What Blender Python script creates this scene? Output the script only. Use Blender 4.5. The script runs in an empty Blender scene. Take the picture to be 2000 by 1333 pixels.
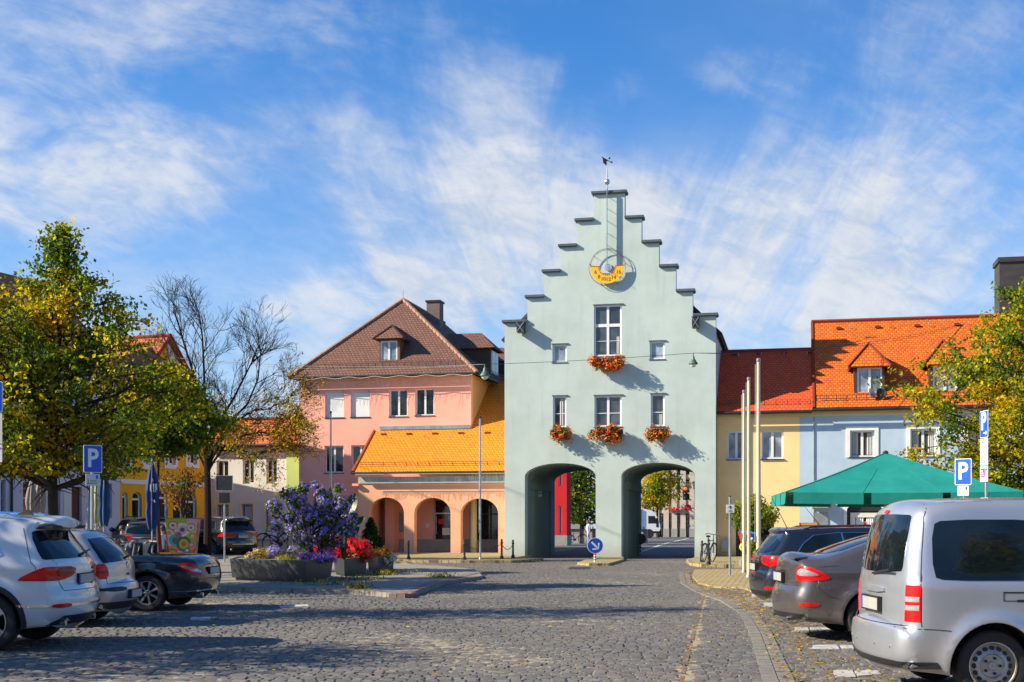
import bpy, bmesh, math, random
import numpy as np
from mathutils import Vector, Matrix, noise
from mathutils.bvhtree import BVHTree
from mathutils.geometry import delaunay_2d_cdt
random.seed(7); RNG = np.random.default_rng(7)
R = math.radians
S = bpy.context.scene
C = S.collection
# ------------------------------------------------------------------ camera
F = 2480.0; CX = 1000.0; HY = 1020.0; EYE = 1.6
cam = bpy.data.cameras.new("camera"); camo = bpy.data.objects.new("camera", cam); C.objects.link(camo)
camo.location = (0, 0, EYE); camo.rotation_euler = (R(90), 0, 0)
cam.sensor_width = 36; cam.lens = F * 36 / 2000; cam.shift_y = (HY - 666.5) / 2000
cam.clip_start = 0.2; cam.clip_end = 3000
S.camera = camo
# ------------------------------------------------------------------ light
SUN = Vector((-2.657, -0.4345, 1.64)).normalized()
sun = bpy.data.lights.new("sun", 'SUN'); sun.energy = 5.0; sun.angle = R(0.5); sun.color = (1.0, 0.88, 0.68)
suno = bpy.data.objects.new("sun", sun); C.objects.link(suno)
suno.rotation_euler = SUN.to_track_quat('Z', 'Y').to_euler()
SKYSTR = 0.086
S.view_settings.view_transform = 'Standard'; S.view_settings.look = 'None'
S.view_settings.exposure = 0.95; S.view_settings.gamma = 1.0
S.cycles.max_bounces = 6; S.cycles.diffuse_bounces = 3; S.cycles.glossy_bounces = 3
S.cycles.transparent_max_bounces = 6; S.cycles.transmission_bounces = 3
S.cycles.use_denoising = True
S.cycles.sample_clamp_indirect = 4

def nd(nt, typ, ins=None, **props):
    n = nt.nodes.new(typ)
    for k, v in props.items(): setattr(n, k, v)
    for k, v in (ins or {}).items():
        s = n.inputs[k]
        if isinstance(v, bpy.types.NodeSocket): nt.links.new(v, s)
        elif hasattr(s.default_value, '__len__') and not isinstance(v, (tuple, list)): s.default_value = [v] * len(s.default_value)
        else:
            if hasattr(s.default_value, '__len__') and len(s.default_value) == 4 and len(v) == 3: v = (*v, 1)
            s.default_value = v
    return n
def mth(nt, op, a, b=0.0, c=0.0, clamp=False):
    n = nd(nt, 'ShaderNodeMath', {0: a, 1: b, 2: c}, operation=op); n.use_clamp = clamp
    return n.outputs[0]
def mapr(nt, v, a, b, c=0.0, d=1.0, smooth=True):
    n = nd(nt, 'ShaderNodeMapRange', {0: v, 1: a, 2: b, 3: c, 4: d})
    if smooth: n.interpolation_type = 'SMOOTHSTEP'
    return n.outputs[0]
def mixc(nt, f, a, b, mode='MIX'):
    n = nd(nt, 'ShaderNodeMix', data_type='RGBA', blend_type=mode)
    for i, v in ((0, f), (6, a), (7, b)):
        if isinstance(v, bpy.types.NodeSocket): nt.links.new(v, n.inputs[i])
        else: n.inputs[i].default_value = (*v, 1) if (i and len(v) == 3) else v
    return n.outputs[2]
# ------------------------------------------------------------------ sky
def make_world():
    w = bpy.data.worlds.new("World"); S.world = w; w.use_nodes = True
    nt = w.node_tree; nt.nodes.clear()
    sky = nd(nt, 'ShaderNodeTexSky', sky_type='NISHITA', sun_disc=False)
    sky.sun_elevation = math.asin(SUN.z); sky.sun_rotation = math.atan2(SUN.x, SUN.y)
    sky.altitude = 400; sky.air_density = 1.0; sky.dust_density = 0.6; sky.ozone_density = 2.5
    hs = nd(nt, 'ShaderNodeHueSaturation', {'Saturation': 1.15, 'Value': 1.0, 'Color': sky.outputs[0]})
    skyc = mixc(nt, 1.0, hs.outputs[0], (0.44, 0.86, 1.18), 'MULTIPLY')
    tc = nd(nt, 'ShaderNodeTexCoord')
    sp = nd(nt, 'ShaderNodeSeparateXYZ', {0: tc.outputs['Generated']})
    x, y, z = sp.outputs
    yy = mth(nt, 'MAXIMUM', mth(nt, 'ABSOLUTE', y), 0.15)
    a = mth(nt, 'DIVIDE', x, yy); e = mth(nt, 'DIVIDE', mth(nt, 'MAXIMUM', z, 0.0), yy)
    zc = mth(nt, 'ADD', mth(nt, 'MAXIMUM', z, 0.0), 0.10)
    u = mth(nt, 'DIVIDE', x, zc); v = mth(nt, 'DIVIDE', y, zc)
    madd_ = lambda p, q: mth(nt, 'ADD', p, q)
    # radiating cirrus: angle and radius about a point low over the gate
    da = mth(nt, 'SUBTRACT', a, 0.06); de = mth(nt, 'SUBTRACT', e, -0.03)
    ang = mth(nt, 'ARCTAN2', da, de); rad = mth(nt, 'SQRT', mth(nt, 'ADD', mth(nt, 'MULTIPLY', da, da), mth(nt, 'MULTIPLY', de, de)))
    fanv = nd(nt, 'ShaderNodeCombineXYZ', {0: mth(nt, 'MULTIPLY', ang, 2.6), 1: mth(nt, 'MULTIPLY', rad, 2.6), 2: 3.3})
    fan = nd(nt, 'ShaderNodeTexNoise', {'Vector': fanv.outputs[0], 'Scale': 1.55, 'Detail': 10, 'Roughness': 0.62, 'Distortion': 0.7}).outputs[0]
    # mottled high cloud on a plane
    warp = nd(nt, 'ShaderNodeTexNoise', {'Vector': nd(nt, 'ShaderNodeCombineXYZ', {0: a, 1: e, 2: 5.0}).outputs[0], 'Scale': 7.0, 'Detail': 3}).outputs[0]
    pl = nd(nt, 'ShaderNodeCombineXYZ', {0: madd_(a, mth(nt, 'MULTIPLY', e, 0.35)), 1: madd_(mth(nt, 'MULTIPLY', e, 1.75), mth(nt, 'MULTIPLY', a, 0.22)), 2: mth(nt, 'MULTIPLY', warp, 0.12)})
    mo = nd(nt, 'ShaderNodeTexNoise', {'Vector': pl.outputs[0], 'Scale': 9.5, 'Detail': 9, 'Roughness': 0.60, 'Distortion': 0.5}).outputs[0]
    fine = nd(nt, 'ShaderNodeTexNoise', {'Vector': pl.outputs[0], 'Scale': 34.0, 'Detail': 6, 'Roughness': 0.6, 'Distortion': 0.6}).outputs[0]
    fibv = nd(nt, 'ShaderNodeCombineXYZ', {0: mth(nt, 'MULTIPLY', ang, 9.0), 1: mth(nt, 'MULTIPLY', rad, 2.2), 2: 1.3})
    fib = nd(nt, 'ShaderNodeTexNoise', {'Vector': fibv.outputs[0], 'Scale': 1.5, 'Detail': 8, 'Roughness': 0.62, 'Distortion': 0.9}).outputs[0]
    big = nd(nt, 'ShaderNodeTexNoise', {'Vector': pl.outputs[0], 'Scale': 3.0, 'Detail': 3, 'Roughness': 0.5}).outputs[0]
    def blob(a0, e0, ra, re):
        q = mth(nt, 'ADD', mth(nt, 'POWER', mth(nt, 'ABSOLUTE', mth(nt, 'DIVIDE', mth(nt, 'SUBTRACT', a, a0), ra)), 2.0),
                mth(nt, 'POWER', mth(nt, 'ABSOLUTE', mth(nt, 'DIVIDE', mth(nt, 'SUBTRACT', e, e0), re)), 2.0))
        return mapr(nt, q, 0.0, 1.0, 1.0, 0.0)
    def pb(px, py, rx, ry): return blob((px - CX) / F, (HY - py) / F, rx / F, ry / F)
    def madd(*t):
        s = t[0]
        for q in t[1:]: s = mth(nt, 'ADD', s, q)
        return s
    W = lambda m, k: mth(nt, 'MULTIPLY', m, k)
    cover = madd(W(pb(120, 330, 520, 210), 0.30), W(pb(150, 60, 520, 150), 0.24), W(pb(560, 270, 260, 90), 0.16), W(pb(960, 150, 190, 90), 0.16),
                 W(pb(700, 60, 260, 110), 0.10), W(pb(980, 420, 420, 260), 0.24), W(pb(1640, 480, 620, 300), 0.30), W(pb(1850, 120, 330, 190), 0.20),
                 W(pb(1480, 150, 160, 80), 0.16), W(pb(760, 590, 420, 120), 0.22),
                 W(pb(1330, 260, 190, 130), -0.22), W(pb(880, 60, 260, 110), -0.04), W(pb(480, 480, 260, 110), -0.10), W(pb(1270, 60, 300, 130), -0.15))
    fm = madd(W(mapr(nt, a, -0.25, 0.0), 0.66), 0.10)          # how much of the fan pattern against the mottled one
    tex = madd(mth(nt, 'MULTIPLY', fan, fm), mth(nt, 'MULTIPLY', mo, mth(nt, 'SUBTRACT', 1.0, fm)), W(fine, 0.16), W(fib, 0.11), W(big, 0.06))
    dens = madd(mapr(nt, madd(tex, cover), 0.62, 1.24, 0, .86), W(mapr(nt, e, .40, .14), .24), W(mapr(nt, big, .35, .75), .10), W(mth(nt, 'MULTIPLY', pb(1620, 500, 640, 330), mapr(nt, madd(fan, W(fib, .35)), .38, .92)), .33), W(mth(nt, 'MULTIPLY', pb(950, 470, 430, 280), mapr(nt, madd(fan, W(fib, .35)), .38, .92)), .27))
    hor = mapr(nt, e, 0.05, 0.33, 0.90, 0.0)
    dens = mth(nt, 'MAXIMUM', mth(nt, 'MINIMUM', dens, 0.93), mth(nt, 'MULTIPLY', hor, mapr(nt, madd(mo, W(fan, 0.5)), 0.55, 0.95, 0.55, 1.0)))
    up = mapr(nt, z, 0.25, 0.6, 1.0, 0.55)
    dens = mth(nt, 'MULTIPLY', dens, up)
    cloud = mixc(nt, mapr(nt, madd(fine, mo), 0.7, 1.25), (3.5, 3.95, 4.7), (4.9, 5.0, 5.2))
    col = mixc(nt, dens, skyc, cloud)
    bg = nd(nt, 'ShaderNodeBackground', {'Color': col, 'Strength': SKYSTR})
    out = nd(nt, 'ShaderNodeOutputWorld', {'Surface': bg.outputs[0]})
make_world()
# ------------------------------------------------------------------ helpers
def ground_z(x, y):
    sm = lambda a, b, t: (lambda q: q * q * (3 - 2 * q))(min(1, max(0, (t - a) / (b - a))))
    return 0.72 * sm(40, 71, y) * (1 - sm(-13, -5, x))
def gp(px, py, z=0.0):
    Z = (EYE - z) * F / (py - HY); return ((px - CX) / F * Z, Z)
def X(px, Z): return (px - CX) / F * Z
def ZH(py, Z): return EYE + (HY - py) * Z / F
class Frame:
    def __init__(s, ox, oy, ang, oz=0.0):
        s.o = Vector((ox, oy, oz)); s.a = ang; c, n = math.cos(ang), math.sin(ang)
        s.r = Vector((c, n, 0)); s.d = Vector((-n, c, 0))
    def loc(s, p): q = Vector(p) - s.o; return Vector((q.dot(s.r), q.dot(s.d), q.z))
    def wor(s, u, y, z): return s.o + s.r * u + s.d * y + Vector((0, 0, z))
    def uz(s, px, py, yl=0.0):
        k = Vector(((px - CX) / F, 1.0, (HY - py) / F)); e = Vector((0, 0, EYE)) - s.o
        t = (yl - e.dot(s.d)) / k.dot(s.d); p = e + k * t
        return (p.dot(s.r), p.z)
    def rect(s, x0, x1, y0, y1, yl=0.0):      # pixel box -> u0,u1,z0,z1
        xm, ym = (x0 + x1) / 2, (y0 + y1) / 2
        return (s.uz(x0, ym, yl)[0], s.uz(x1, ym, yl)[0], s.uz(xm, y1, yl)[1], s.uz(xm, y0, yl)[1])
def tag(o, label=None, cat=None, group=None, kind=None):
    if label: o['label'] = label
    if cat: o['category'] = cat
    if group: o['group'] = group
    if kind: o['kind'] = kind
    return o
def empty(name, loc=(0, 0, 0), rz=0.0, label=None, cat=None, group=None, kind=None):
    o = bpy.data.objects.new(name, None); C.objects.link(o); o.location = loc; o.rotation_euler = (0, 0, rz)
    o.empty_display_size = 0.2
    return tag(o, label, cat, group, kind)
def fempty(name, fr, label, cat, group=None): return empty(name, fr.o, fr.a, label, cat, group)
def link(name, me, parent=None):
    o = bpy.data.objects.new(name, me); C.objects.link(o)
    if parent: o.parent = parent
    return o
def np_mesh(name, V, Q, mats, parent=None, mi=None, smooth=False, uv=None):
    V = np.asarray(V, dtype=np.float32); Q = np.asarray(Q, dtype=np.int32); k = Q.shape[1]
    me = bpy.data.meshes.new(name); me.vertices.add(len(V)); me.vertices.foreach_set('co', V.ravel())
    me.loops.add(Q.size); me.loops.foreach_set('vertex_index', Q.ravel())
    me.polygons.add(len(Q)); me.polygons.foreach_set('loop_start', np.arange(0, Q.size, k, dtype=np.int32))
    try: me.polygons.foreach_set('loop_total', np.full(len(Q), k, dtype=np.int32))
    except Exception: pass
    for m in (mats if isinstance(mats, (list, tuple)) else [mats]): me.materials.append(m)
    if mi is not None: me.polygons.foreach_set('material_index', np.asarray(mi, dtype=np.int32))
    me.update(calc_edges=True); me.validate()
    me.polygons.foreach_set('use_smooth', np.full(len(me.polygons), smooth))
    return link(name, me, parent)
class MB:
    def __init__(s): s.v = []; s.f = []; s.m = []; s.uv = []
    def add(s, vs, fs, mi=0, uvs=None):
        o = len(s.v); s.v += [tuple(p) for p in vs]
        for i, f in enumerate(fs):
            s.f.append(tuple(o + j for j in f)); s.m.append(mi)
            s.uv.append(uvs[i] if uvs else None)
        return s
    def box(s, x0, x1, y0, y1, z0, z1, mi=0, M=None):
        vs = [Vector(p) for p in ((x0, y0, z0), (x1, y0, z0), (x1, y1, z0), (x0, y1, z0), (x0, y0, z1), (x1, y0, z1), (x1, y1, z1), (x0, y1, z1))]
        if M: vs = [M @ p for p in vs]
        return s.add(vs, [(0, 3, 2, 1), (4, 5, 6, 7), (0, 1, 5, 4), (1, 2, 6, 5), (2, 3, 7, 6), (3, 0, 4, 7)], mi)
    def quad(s, *p, mi=0):                    # with metric uv: p0->p1 is u
        p = [Vector(q) for q in p]; u = (p[1] - p[0]).normalized(); n = (p[1] - p[0]).cross(p[-1] - p[0]).normalized(); w = n.cross(u)
        return s.add(p, [tuple(range(len(p)))], mi, [[((q - p[0]).dot(u), (q - p[0]).dot(w)) for q in p]])
    def slab(s, p, th, mi=0, mi2=None):       # roof plane polygon (ccw from outside), thickness below
        mi2 = mi if mi2 is None else mi2
        s.quad(*p, mi=mi); p = [Vector(q) for q in p]; n = (p[1] - p[0]).cross(p[-1] - p[0]).normalized() * th
        k = len(p); b = [q - n for q in p]
        s.add(b, [tuple(reversed(range(k)))], mi2)
        for i in range(k): s.add([p[i], b[i], b[(i + 1) % k], p[(i + 1) % k]], [(0, 1, 2, 3)], mi2)
        return s
    def prism(s, poly, z0, z1, mi=0, top=None):
        k = len(poly); top = top or poly
        s.add([(x, y, z0) for x, y in poly] + [(x, y, z1) for x, y in top],
              [tuple(reversed(range(k))), tuple(range(k, 2 * k))] + [(i, (i + 1) % k, k + (i + 1) % k, k + i) for i in range(k)], mi); return s
    def tube(s, pts, r, n=6, mi=0, cap=True):
        pts = [Vector(p) for p in pts]; k = len(pts); rs = r if hasattr(r, '__len__') else [r] * k
        vs = []; fs = []; ref = None
        for i, p in enumerate(pts):
            t = (pts[min(i + 1, k - 1)] - pts[max(i - 1, 0)])
            if t.length < 1e-9: t = Vector((0, 0, 1))
            t.normalize()
            if ref is None: ref = t.orthogonal().normalized()
            a = (ref - t * ref.dot(t))
            a = a.normalized() if a.length > 1e-6 else t.orthogonal().normalized()
            ref = a; b = t.cross(a)
            for j in range(n):
                q = 2 * math.pi * j / n; vs.append(p + (a * math.cos(q) + b * math.sin(q)) * rs[i])
        for i in range(k - 1):
            for j in range(n): fs.append((i * n + j, i * n + (j + 1) % n, (i + 1) * n + (j + 1) % n, (i + 1) * n + j))
        if cap: fs += [tuple(reversed(range(n))), tuple((k - 1) * n + j for j in range(n))]
        return s.add(vs, fs, mi)
    def lathe(s, prof, n=24, M=None, mi=0, cap=True):   # prof [(r,z)] about local z
        vs = []; k = len(prof)
        for r, z in prof:
            for j in range(n):
                q = 2 * math.pi * j / n; p = Vector((r * math.cos(q), r * math.sin(q), z)); vs.append(M @ p if M else p)
        fs = [(i * n + j, i * n + (j + 1) % n, (i + 1) * n + (j + 1) % n, (i + 1) * n + j) for i in range(k - 1) for j in range(n)]
        if cap: fs += [tuple(reversed(range(n))), tuple((k - 1) * n + j for j in range(n))]
        return s.add(vs, fs, mi)
    def ball(s, c, r, n=10, mi=0, sc=(1, 1, 1)):
        prof = [(max(1e-3, r * math.sin(math.pi * i / n)), -r * math.cos(math.pi * i / n)) for i in range(n + 1)]
        return s.lathe(prof, n + 2, Matrix.Translation(c) @ Matrix.Diagonal((*sc, 1)), mi)
    def build(s, name, mats, parent=None, smooth=False, angle=35):
        me = bpy.data.meshes.new(name); me.from_pydata(s.v, [], s.f)
        for m in (mats if isinstance(mats, (list, tuple)) else [mats]): me.materials.append(m)
        me.polygons.foreach_set('material_index', s.m)
        if any(u for u in s.uv):
            ul = me.uv_layers.new(name="uv"); i = 0
            for f, u in zip(s.f, s.uv):
                for j in range(len(f)):
                    if u: ul.data[i].uv = u[j]
                    i += 1
        me.update()
        if smooth:
            me.shade_smooth(); me.set_sharp_from_angle(angle=R(angle))
        return link(name, me, parent)
def pip(poly, P):                             # points in polygon, numpy
    P = np.asarray(P, float); x, y = P[:, 0], P[:, 1]; ins = np.zeros(len(P), bool); k = len(poly)
    for i in range(k):
        x1, y1 = poly[i]; x2, y2 = poly[(i + 1) % k]
        if y1 == y2: continue
        c = ((y1 > y) != (y2 > y)) & (x < (x2 - x1) * (y - y1) / (y2 - y1) + x1); ins ^= c
    return ins
def tri_poly(loops, extra=()):                # first loop outer, others holes -> verts, tris
    pts = []; ed = []
    for lp in loops:
        o = len(pts); k = len(lp); pts += [Vector(p) for p in lp]; ed += [(o + i, o + (i + 1) % k) for i in range(k)]
    pts += [Vector(p) for p in extra]
    r = delaunay_2d_cdt(pts, ed, [], 0, 1e-5)
    V = [(p.x, p.y) for p in r[0]]; T = [tuple(t) for t in r[2]]
    cen = np.array([[sum(V[i][0] for i in t) / 3, sum(V[i][1] for i in t) / 3] for t in T])
    keep = pip(loops[0], cen)
    for h in loops[1:]: keep &= ~pip(h, cen)
    out = []
    for t, q in zip(T, keep):
        if q:
            a, b, c = (V[i] for i in t)
            if (b[0] - a[0]) * (c[1] - a[1]) - (b[1] - a[1]) * (c[0] - a[0]) < 0: t = t[::-1]
            out.append(t)
    return V, out
def rect_loop(r): u0, u1, z0, z1 = r; return [(u0, z0), (u1, z0), (u1, z1), (u0, z1)]
def arch_loop(u0, u1, z0, zs, zt, n=14):      # springing zs, crown zt (elliptic)
    c = (u0 + u1) / 2; h = (u1 - u0) / 2
    return [(u0, z0), (u1, z0)] + [(c + h * math.cos(math.pi * i / n), zs + (zt - zs) * math.sin(math.pi * i / n)) for i in range(n + 1)]
def wall_mb(mb, outer, holes, y0, y1, mi=0, edge=None):   # prism in x-z, front at y0, back at y1
    V, T = tri_poly([outer] + list(holes)); edge = mi if edge is None else edge
    mb.add([(x, y0, z) for x, z in V], T, mi)
    mb.add([(x, y1, z) for x, z in V], [t[::-1] for t in T], mi)
    for k, lp in enumerate([outer] + list(holes)):
        n = len(lp)
        for i in range(n):
            (xa, za), (xb, zb) = lp[i], lp[(i + 1) % n]
            q = [(xa, y0, za), (xa, y1, za), (xb, y1, zb), (xb, y0, zb)]
            mb.add(q, [(3, 2, 1, 0)] if False else [(0, 1, 2, 3)], mi if k == 0 else edge)
    return mb
def wall(parent, outer, holes, y0, y1, mat, name='wall'): return wall_mb(MB(), outer, holes, y0, y1).build(name, mat, parent)
def text_mesh(txt, size, bold=0.0, ext=0.002):
    cu = bpy.data.curves.new('lettering', 'FONT'); cu.body = txt; cu.size = size; cu.extrude = ext; cu.offset = bold
    cu.align_x = 'CENTER'; cu.align_y = 'CENTER'; cu.resolution_u = 3
    o = bpy.data.objects.new('lettering', cu); C.objects.link(o)
    dg = bpy.context.evaluated_depsgraph_get(); me = bpy.data.meshes.new_from_object(o.evaluated_get(dg))
    bpy.data.objects.remove(o); bpy.data.curves.remove(cu)
    return me
def put_text(mb, txt, size, M, mi, bold=0.0):   # text in the local x-y plane, moved by M
    me = text_mesh(txt, size, bold); mb.add([M @ v.co for v in me.vertices], [tuple(p.vertices) for p in me.polygons], mi); bpy.data.meshes.remove(me)
FACE = Matrix.Rotation(R(90), 4, 'X')           # x-y plane -> x-z plane facing -y
def copy_tree(o, parent=None):
    c = o.copy(); C.objects.link(c)
    if parent: c.parent = parent
    for ch in list(o.children): copy_tree(ch, c)
    return c
# ------------------------------------------------------------------ materials
def principled(name):
    m = bpy.data.materials.new(name); m.use_nodes = True; nt = m.node_tree
    return m, nt, nt.nodes['Principled BSDF']
def setp(b, **k):
    for n, v in k.items():
        s = b.inputs[n.replace('_', ' ')]
        s.default_value = (*v, 1) if hasattr(v, '__len__') and len(v) == 3 and len(s.default_value) == 4 else v
def M(name, col, rough=0.6, metal=0.0, var=0.10, scale=3.0, bump=0.0, bscale=60.0, coat=0.0, spec=0.5, emit=None, stretch=None):
    m, nt, b = principled(name); setp(b, Base_Color=col, Roughness=rough, Metallic=metal, Coat_Weight=coat, Specular_IOR_Level=spec)
    tc = nd(nt, 'ShaderNodeTexCoord').outputs['Object']
    if stretch: tc = nd(nt, 'ShaderNodeMapping', {'Vector': tc, 'Scale': stretch}).outputs[0]
    if var:
        n = nd(nt, 'ShaderNodeTexNoise', {'Vector': tc, 'Scale': scale, 'Detail': 5, 'Roughness': 0.6}).outputs[0]
        c = mixc(nt, mapr(nt, n, 0.3, 0.7, smooth=False), tuple(x * (1 - var) for x in col), tuple(min(1, x * (1 + var)) for x in col))
        nt.links.new(c, b.inputs['Base Color'])
        nt.links.new(mapr(nt, n, 0.3, 0.7, max(0.02, rough * 0.88), min(1, rough * 1.1)), b.inputs['Roughness'])
    if bump:
        h = nd(nt, 'ShaderNodeTexNoise', {'Vector': tc, 'Scale': bscale, 'Detail': 3}).outputs[0]
        nt.links.new(nd(nt, 'ShaderNodeBump', {'Height': h, 'Strength': bump, 'Distance': 0.01}).outputs[0], b.inputs['Normal'])
    if emit: setp(b, Emission_Color=emit[0], Emission_Strength=emit[1])
    return m
def plaster(name, col, var=0.07, grime=0.10):
    m, nt, b = principled(name); setp(b, Roughness=0.9, Specular_IOR_Level=0.2)
    tc = nd(nt, 'ShaderNodeTexCoord').outputs['Object']
    n1 = nd(nt, 'ShaderNodeTexNoise', {'Vector': tc, 'Scale': 0.55, 'Detail': 6, 'Roughness': 0.62}).outputs[0]
    st = nd(nt, 'ShaderNodeMapping', {'Vector': tc, 'Scale': (2.2, 2.2, 0.22)}).outputs[0]
    n2 = nd(nt, 'ShaderNodeTexNoise', {'Vector': st, 'Scale': 1.3, 'Detail': 5, 'Roughness': 0.6}).outputs[0]
    n3 = nd(nt, 'ShaderNodeTexNoise', {'Vector': tc, 'Scale': 9, 'Detail': 4}).outputs[0]
    c = mixc(nt, mapr(nt, n1, 0.3, 0.7), tuple(x * (1 - var) for x in col), tuple(min(1, x * (1 + var)) for x in col))
    c = mixc(nt, mapr(nt, n2, 0.52, 0.78, 0, grime), c, tuple(x * 0.62 for x in col))
    c = mixc(nt, mapr(nt, n3, 0.4, 0.75, 0, 0.10), c, tuple(min(1, x * 1.12) for x in col))
    zz = nd(nt, 'ShaderNodeSeparateXYZ', {0: tc}).outputs[2]
    c = mixc(nt, mth(nt, 'MULTIPLY', mapr(nt, mth(nt, 'ADD', zz, mth(nt, 'MULTIPLY', n3, 0.5)), 1.15, 0.25), 0.4), c, (0.20, 0.17, 0.13))   # splash dirt at the foot of the wall
    nt.links.new(c, b.inputs['Base Color'])
    h = nd(nt, 'ShaderNodeTexNoise', {'Vector': tc, 'Scale': 28, 'Detail': 6, 'Roughness': 0.7}).outputs[0]
    h2 = nd(nt, 'ShaderNodeTexNoise', {'Vector': tc, 'Scale': 2.2, 'Detail': 2}).outputs[0]
    hh = mth(nt, 'ADD', h, mth(nt, 'MULTIPLY', h2, 1.6))
    nt.links.new(nd(nt, 'ShaderNodeBump', {'Height': hh, 'Strength': 0.30, 'Distance': 0.012}).outputs[0], b.inputs['Normal'])
    return m
def tiles(name, c1, c2, mort, w=0.19, h=0.165, patch=0.35):
    m, nt, b = principled(name); setp(b, Roughness=0.78, Specular_IOR_Level=0.3)
    uv = nd(nt, 'ShaderNodeUVMap').outputs[0]
    wob = nd(nt, 'ShaderNodeTexNoise', {'Vector': uv, 'Scale': 1.6, 'Detail': 2}).outputs[1]
    wv = nd(nt, 'ShaderNodeVectorMath', {0: wob, 1: (0.5, 0.5, 0.5)}, operation='SUBTRACT').outputs[0]
    wv = nd(nt, 'ShaderNodeVectorMath', {0: wv, 3: 0.05}, operation='SCALE').outputs[0]
    uv2 = nd(nt, 'ShaderNodeVectorMath', {0: uv, 1: wv}, operation='ADD').outputs[0]
    br = nd(nt, 'ShaderNodeTexBrick', {'Vector': uv2, 'Color1': c1, 'Color2': c2, 'Mortar': mort, 'Scale': 1.0, 'Mortar Size': 0.012, 'Mortar Smooth': 0.3, 'Bias': 0.0, 'Brick Width': w, 'Row Height': h}, offset=0.5)
    n = nd(nt, 'ShaderNodeTexNoise', {'Vector': uv, 'Scale': 0.7, 'Detail': 5, 'Roughness': 0.65}).outputs[0]
    n4 = nd(nt, 'ShaderNodeTexNoise', {'Vector': uv, 'Scale': 6.0, 'Detail': 3, 'Roughness': 0.65}).outputs[0]
    c = mixc(nt, mapr(nt, n, 0.42, 0.72, 0, patch), br.outputs[0], tuple(x * 0.55 for x in c1))
    c = mixc(nt, mapr(nt, n4, 0.52, 0.75, 0, 0.32), c, tuple(min(1, x * 1.45) for x in c2))
    n5 = nd(nt, 'ShaderNodeTexNoise', {'Vector': nd(nt, 'ShaderNodeMapping', {'Vector': uv, 'Scale': (2.5, 0.35, 1)}).outputs[0], 'Scale': 1.2, 'Detail': 6, 'Roughness': 0.7}).outputs[0]
    c = mixc(nt, mapr(nt, n5, 0.5, 0.75, 0, 0.28), c, (0.10, 0.075, 0.05))
    nt.links.new(c, b.inputs['Base Color'])
    v = nd(nt, 'ShaderNodeSeparateXYZ', {0: uv2}).outputs
    fu = mth(nt, 'FRACT', mth(nt, 'ADD', mth(nt, 'DIVIDE', v[0], w), mth(nt, 'MULTIPLY', mth(nt, 'FLOOR', mth(nt, 'MODULO', mth(nt, 'DIVIDE', v[1], h), 2.0)), 0.5)))
    sc = mth(nt, 'MULTIPLY', mth(nt, 'POWER', mth(nt, 'ABSOLUTE', mth(nt, 'SUBTRACT', fu, 0.5)), 2.0), 1.3)   # rounded tile ends
    saw = mth(nt, 'SUBTRACT', 1.0, mth(nt, 'FRACT', mth(nt, 'SUBTRACT', mth(nt, 'DIVIDE', v[1], h), sc)))
    hh = mth(nt, 'SUBTRACT', saw, mth(nt, 'MULTIPLY', br.outputs['Fac'], 0.4))
    nt.links.new(nd(nt, 'ShaderNodeBump', {'Height': hh, 'Strength': 1.0, 'Distance': 0.034}).outputs[0], b.inputs['Normal'])
    return m
def paint(name, col, metal=0.0, rough=0.28, coat=0.8, flake=0.0):
    m, nt, b = principled(name); setp(b, Base_Color=col, Metallic=metal, Roughness=rough, Coat_Weight=coat, Coat_Roughness=0.05)
    tc = nd(nt, 'ShaderNodeTexCoord').outputs['Object']
    n = nd(nt, 'ShaderNodeTexNoise', {'Vector': tc, 'Scale': 2.0, 'Detail': 6, 'Roughness': 0.7}).outputs[0]
    sp = nd(nt, 'ShaderNodeSeparateXYZ', {0: tc}).outputs[2]
    low = mth(nt, 'MULTIPLY', mapr(nt, sp, 0.75, 0.22), mapr(nt, n, 0.3, 0.7, 0.25, 0.9))     # road dust on the lower body
    c = mixc(nt, mth(nt, 'MULTIPLY', low, 0.45), col, (0.20, 0.17, 0.14))
    nt.links.new(c, b.inputs['Base Color'])
    nt.links.new(mth(nt, 'ADD', mapr(nt, n, 0.3, 0.75, rough * 0.85, rough * 1.2), mth(nt, 'MULTIPLY', low, 0.25)), b.inputs['Roughness'])
    w = nd(nt, 'ShaderNodeTexNoise', {'Vector': tc, 'Scale': 1.1, 'Detail': 1}).outputs[0]
    nt.links.new(nd(nt, 'ShaderNodeBump', {'Height': w, 'Strength': 0.10, 'Distance': 0.05}).outputs[0], b.inputs['Normal'])
    return m
def leafmat(name, col, var=0.3, trans=0.52, rough=0.55):
    m = bpy.data.materials.new(name); m.use_nodes = True; nt = m.node_tree; nt.nodes.clear()
    g = nd(nt, 'ShaderNodeNewGeometry').outputs['Random Per Island']
    hsv = nd(nt, 'ShaderNodeHueSaturation', {'Hue': mapr(nt, g, 0, 1, 0.485, 0.515, False), 'Value': mapr(nt, g, 0, 1, 1 - var, 1 + var, False), 'Color': col}).outputs[0]
    d = nd(nt, 'ShaderNodeBsdfPrincipled', {'Base Color': hsv, 'Roughness': rough, 'Specular IOR Level': 0.25})
    t = nd(nt, 'ShaderNodeBsdfTranslucent', {'Color': mixc(nt, 1.0, hsv, (1.25, 1.2, 0.6), 'MULTIPLY')})
    mx = nd(nt, 'ShaderNodeMixShader', {0: trans, 1: d.outputs[0], 2: t.outputs[0]})
    nd(nt, 'ShaderNodeOutputMaterial', {'Surface': mx.outputs[0]})
    return m
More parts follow.
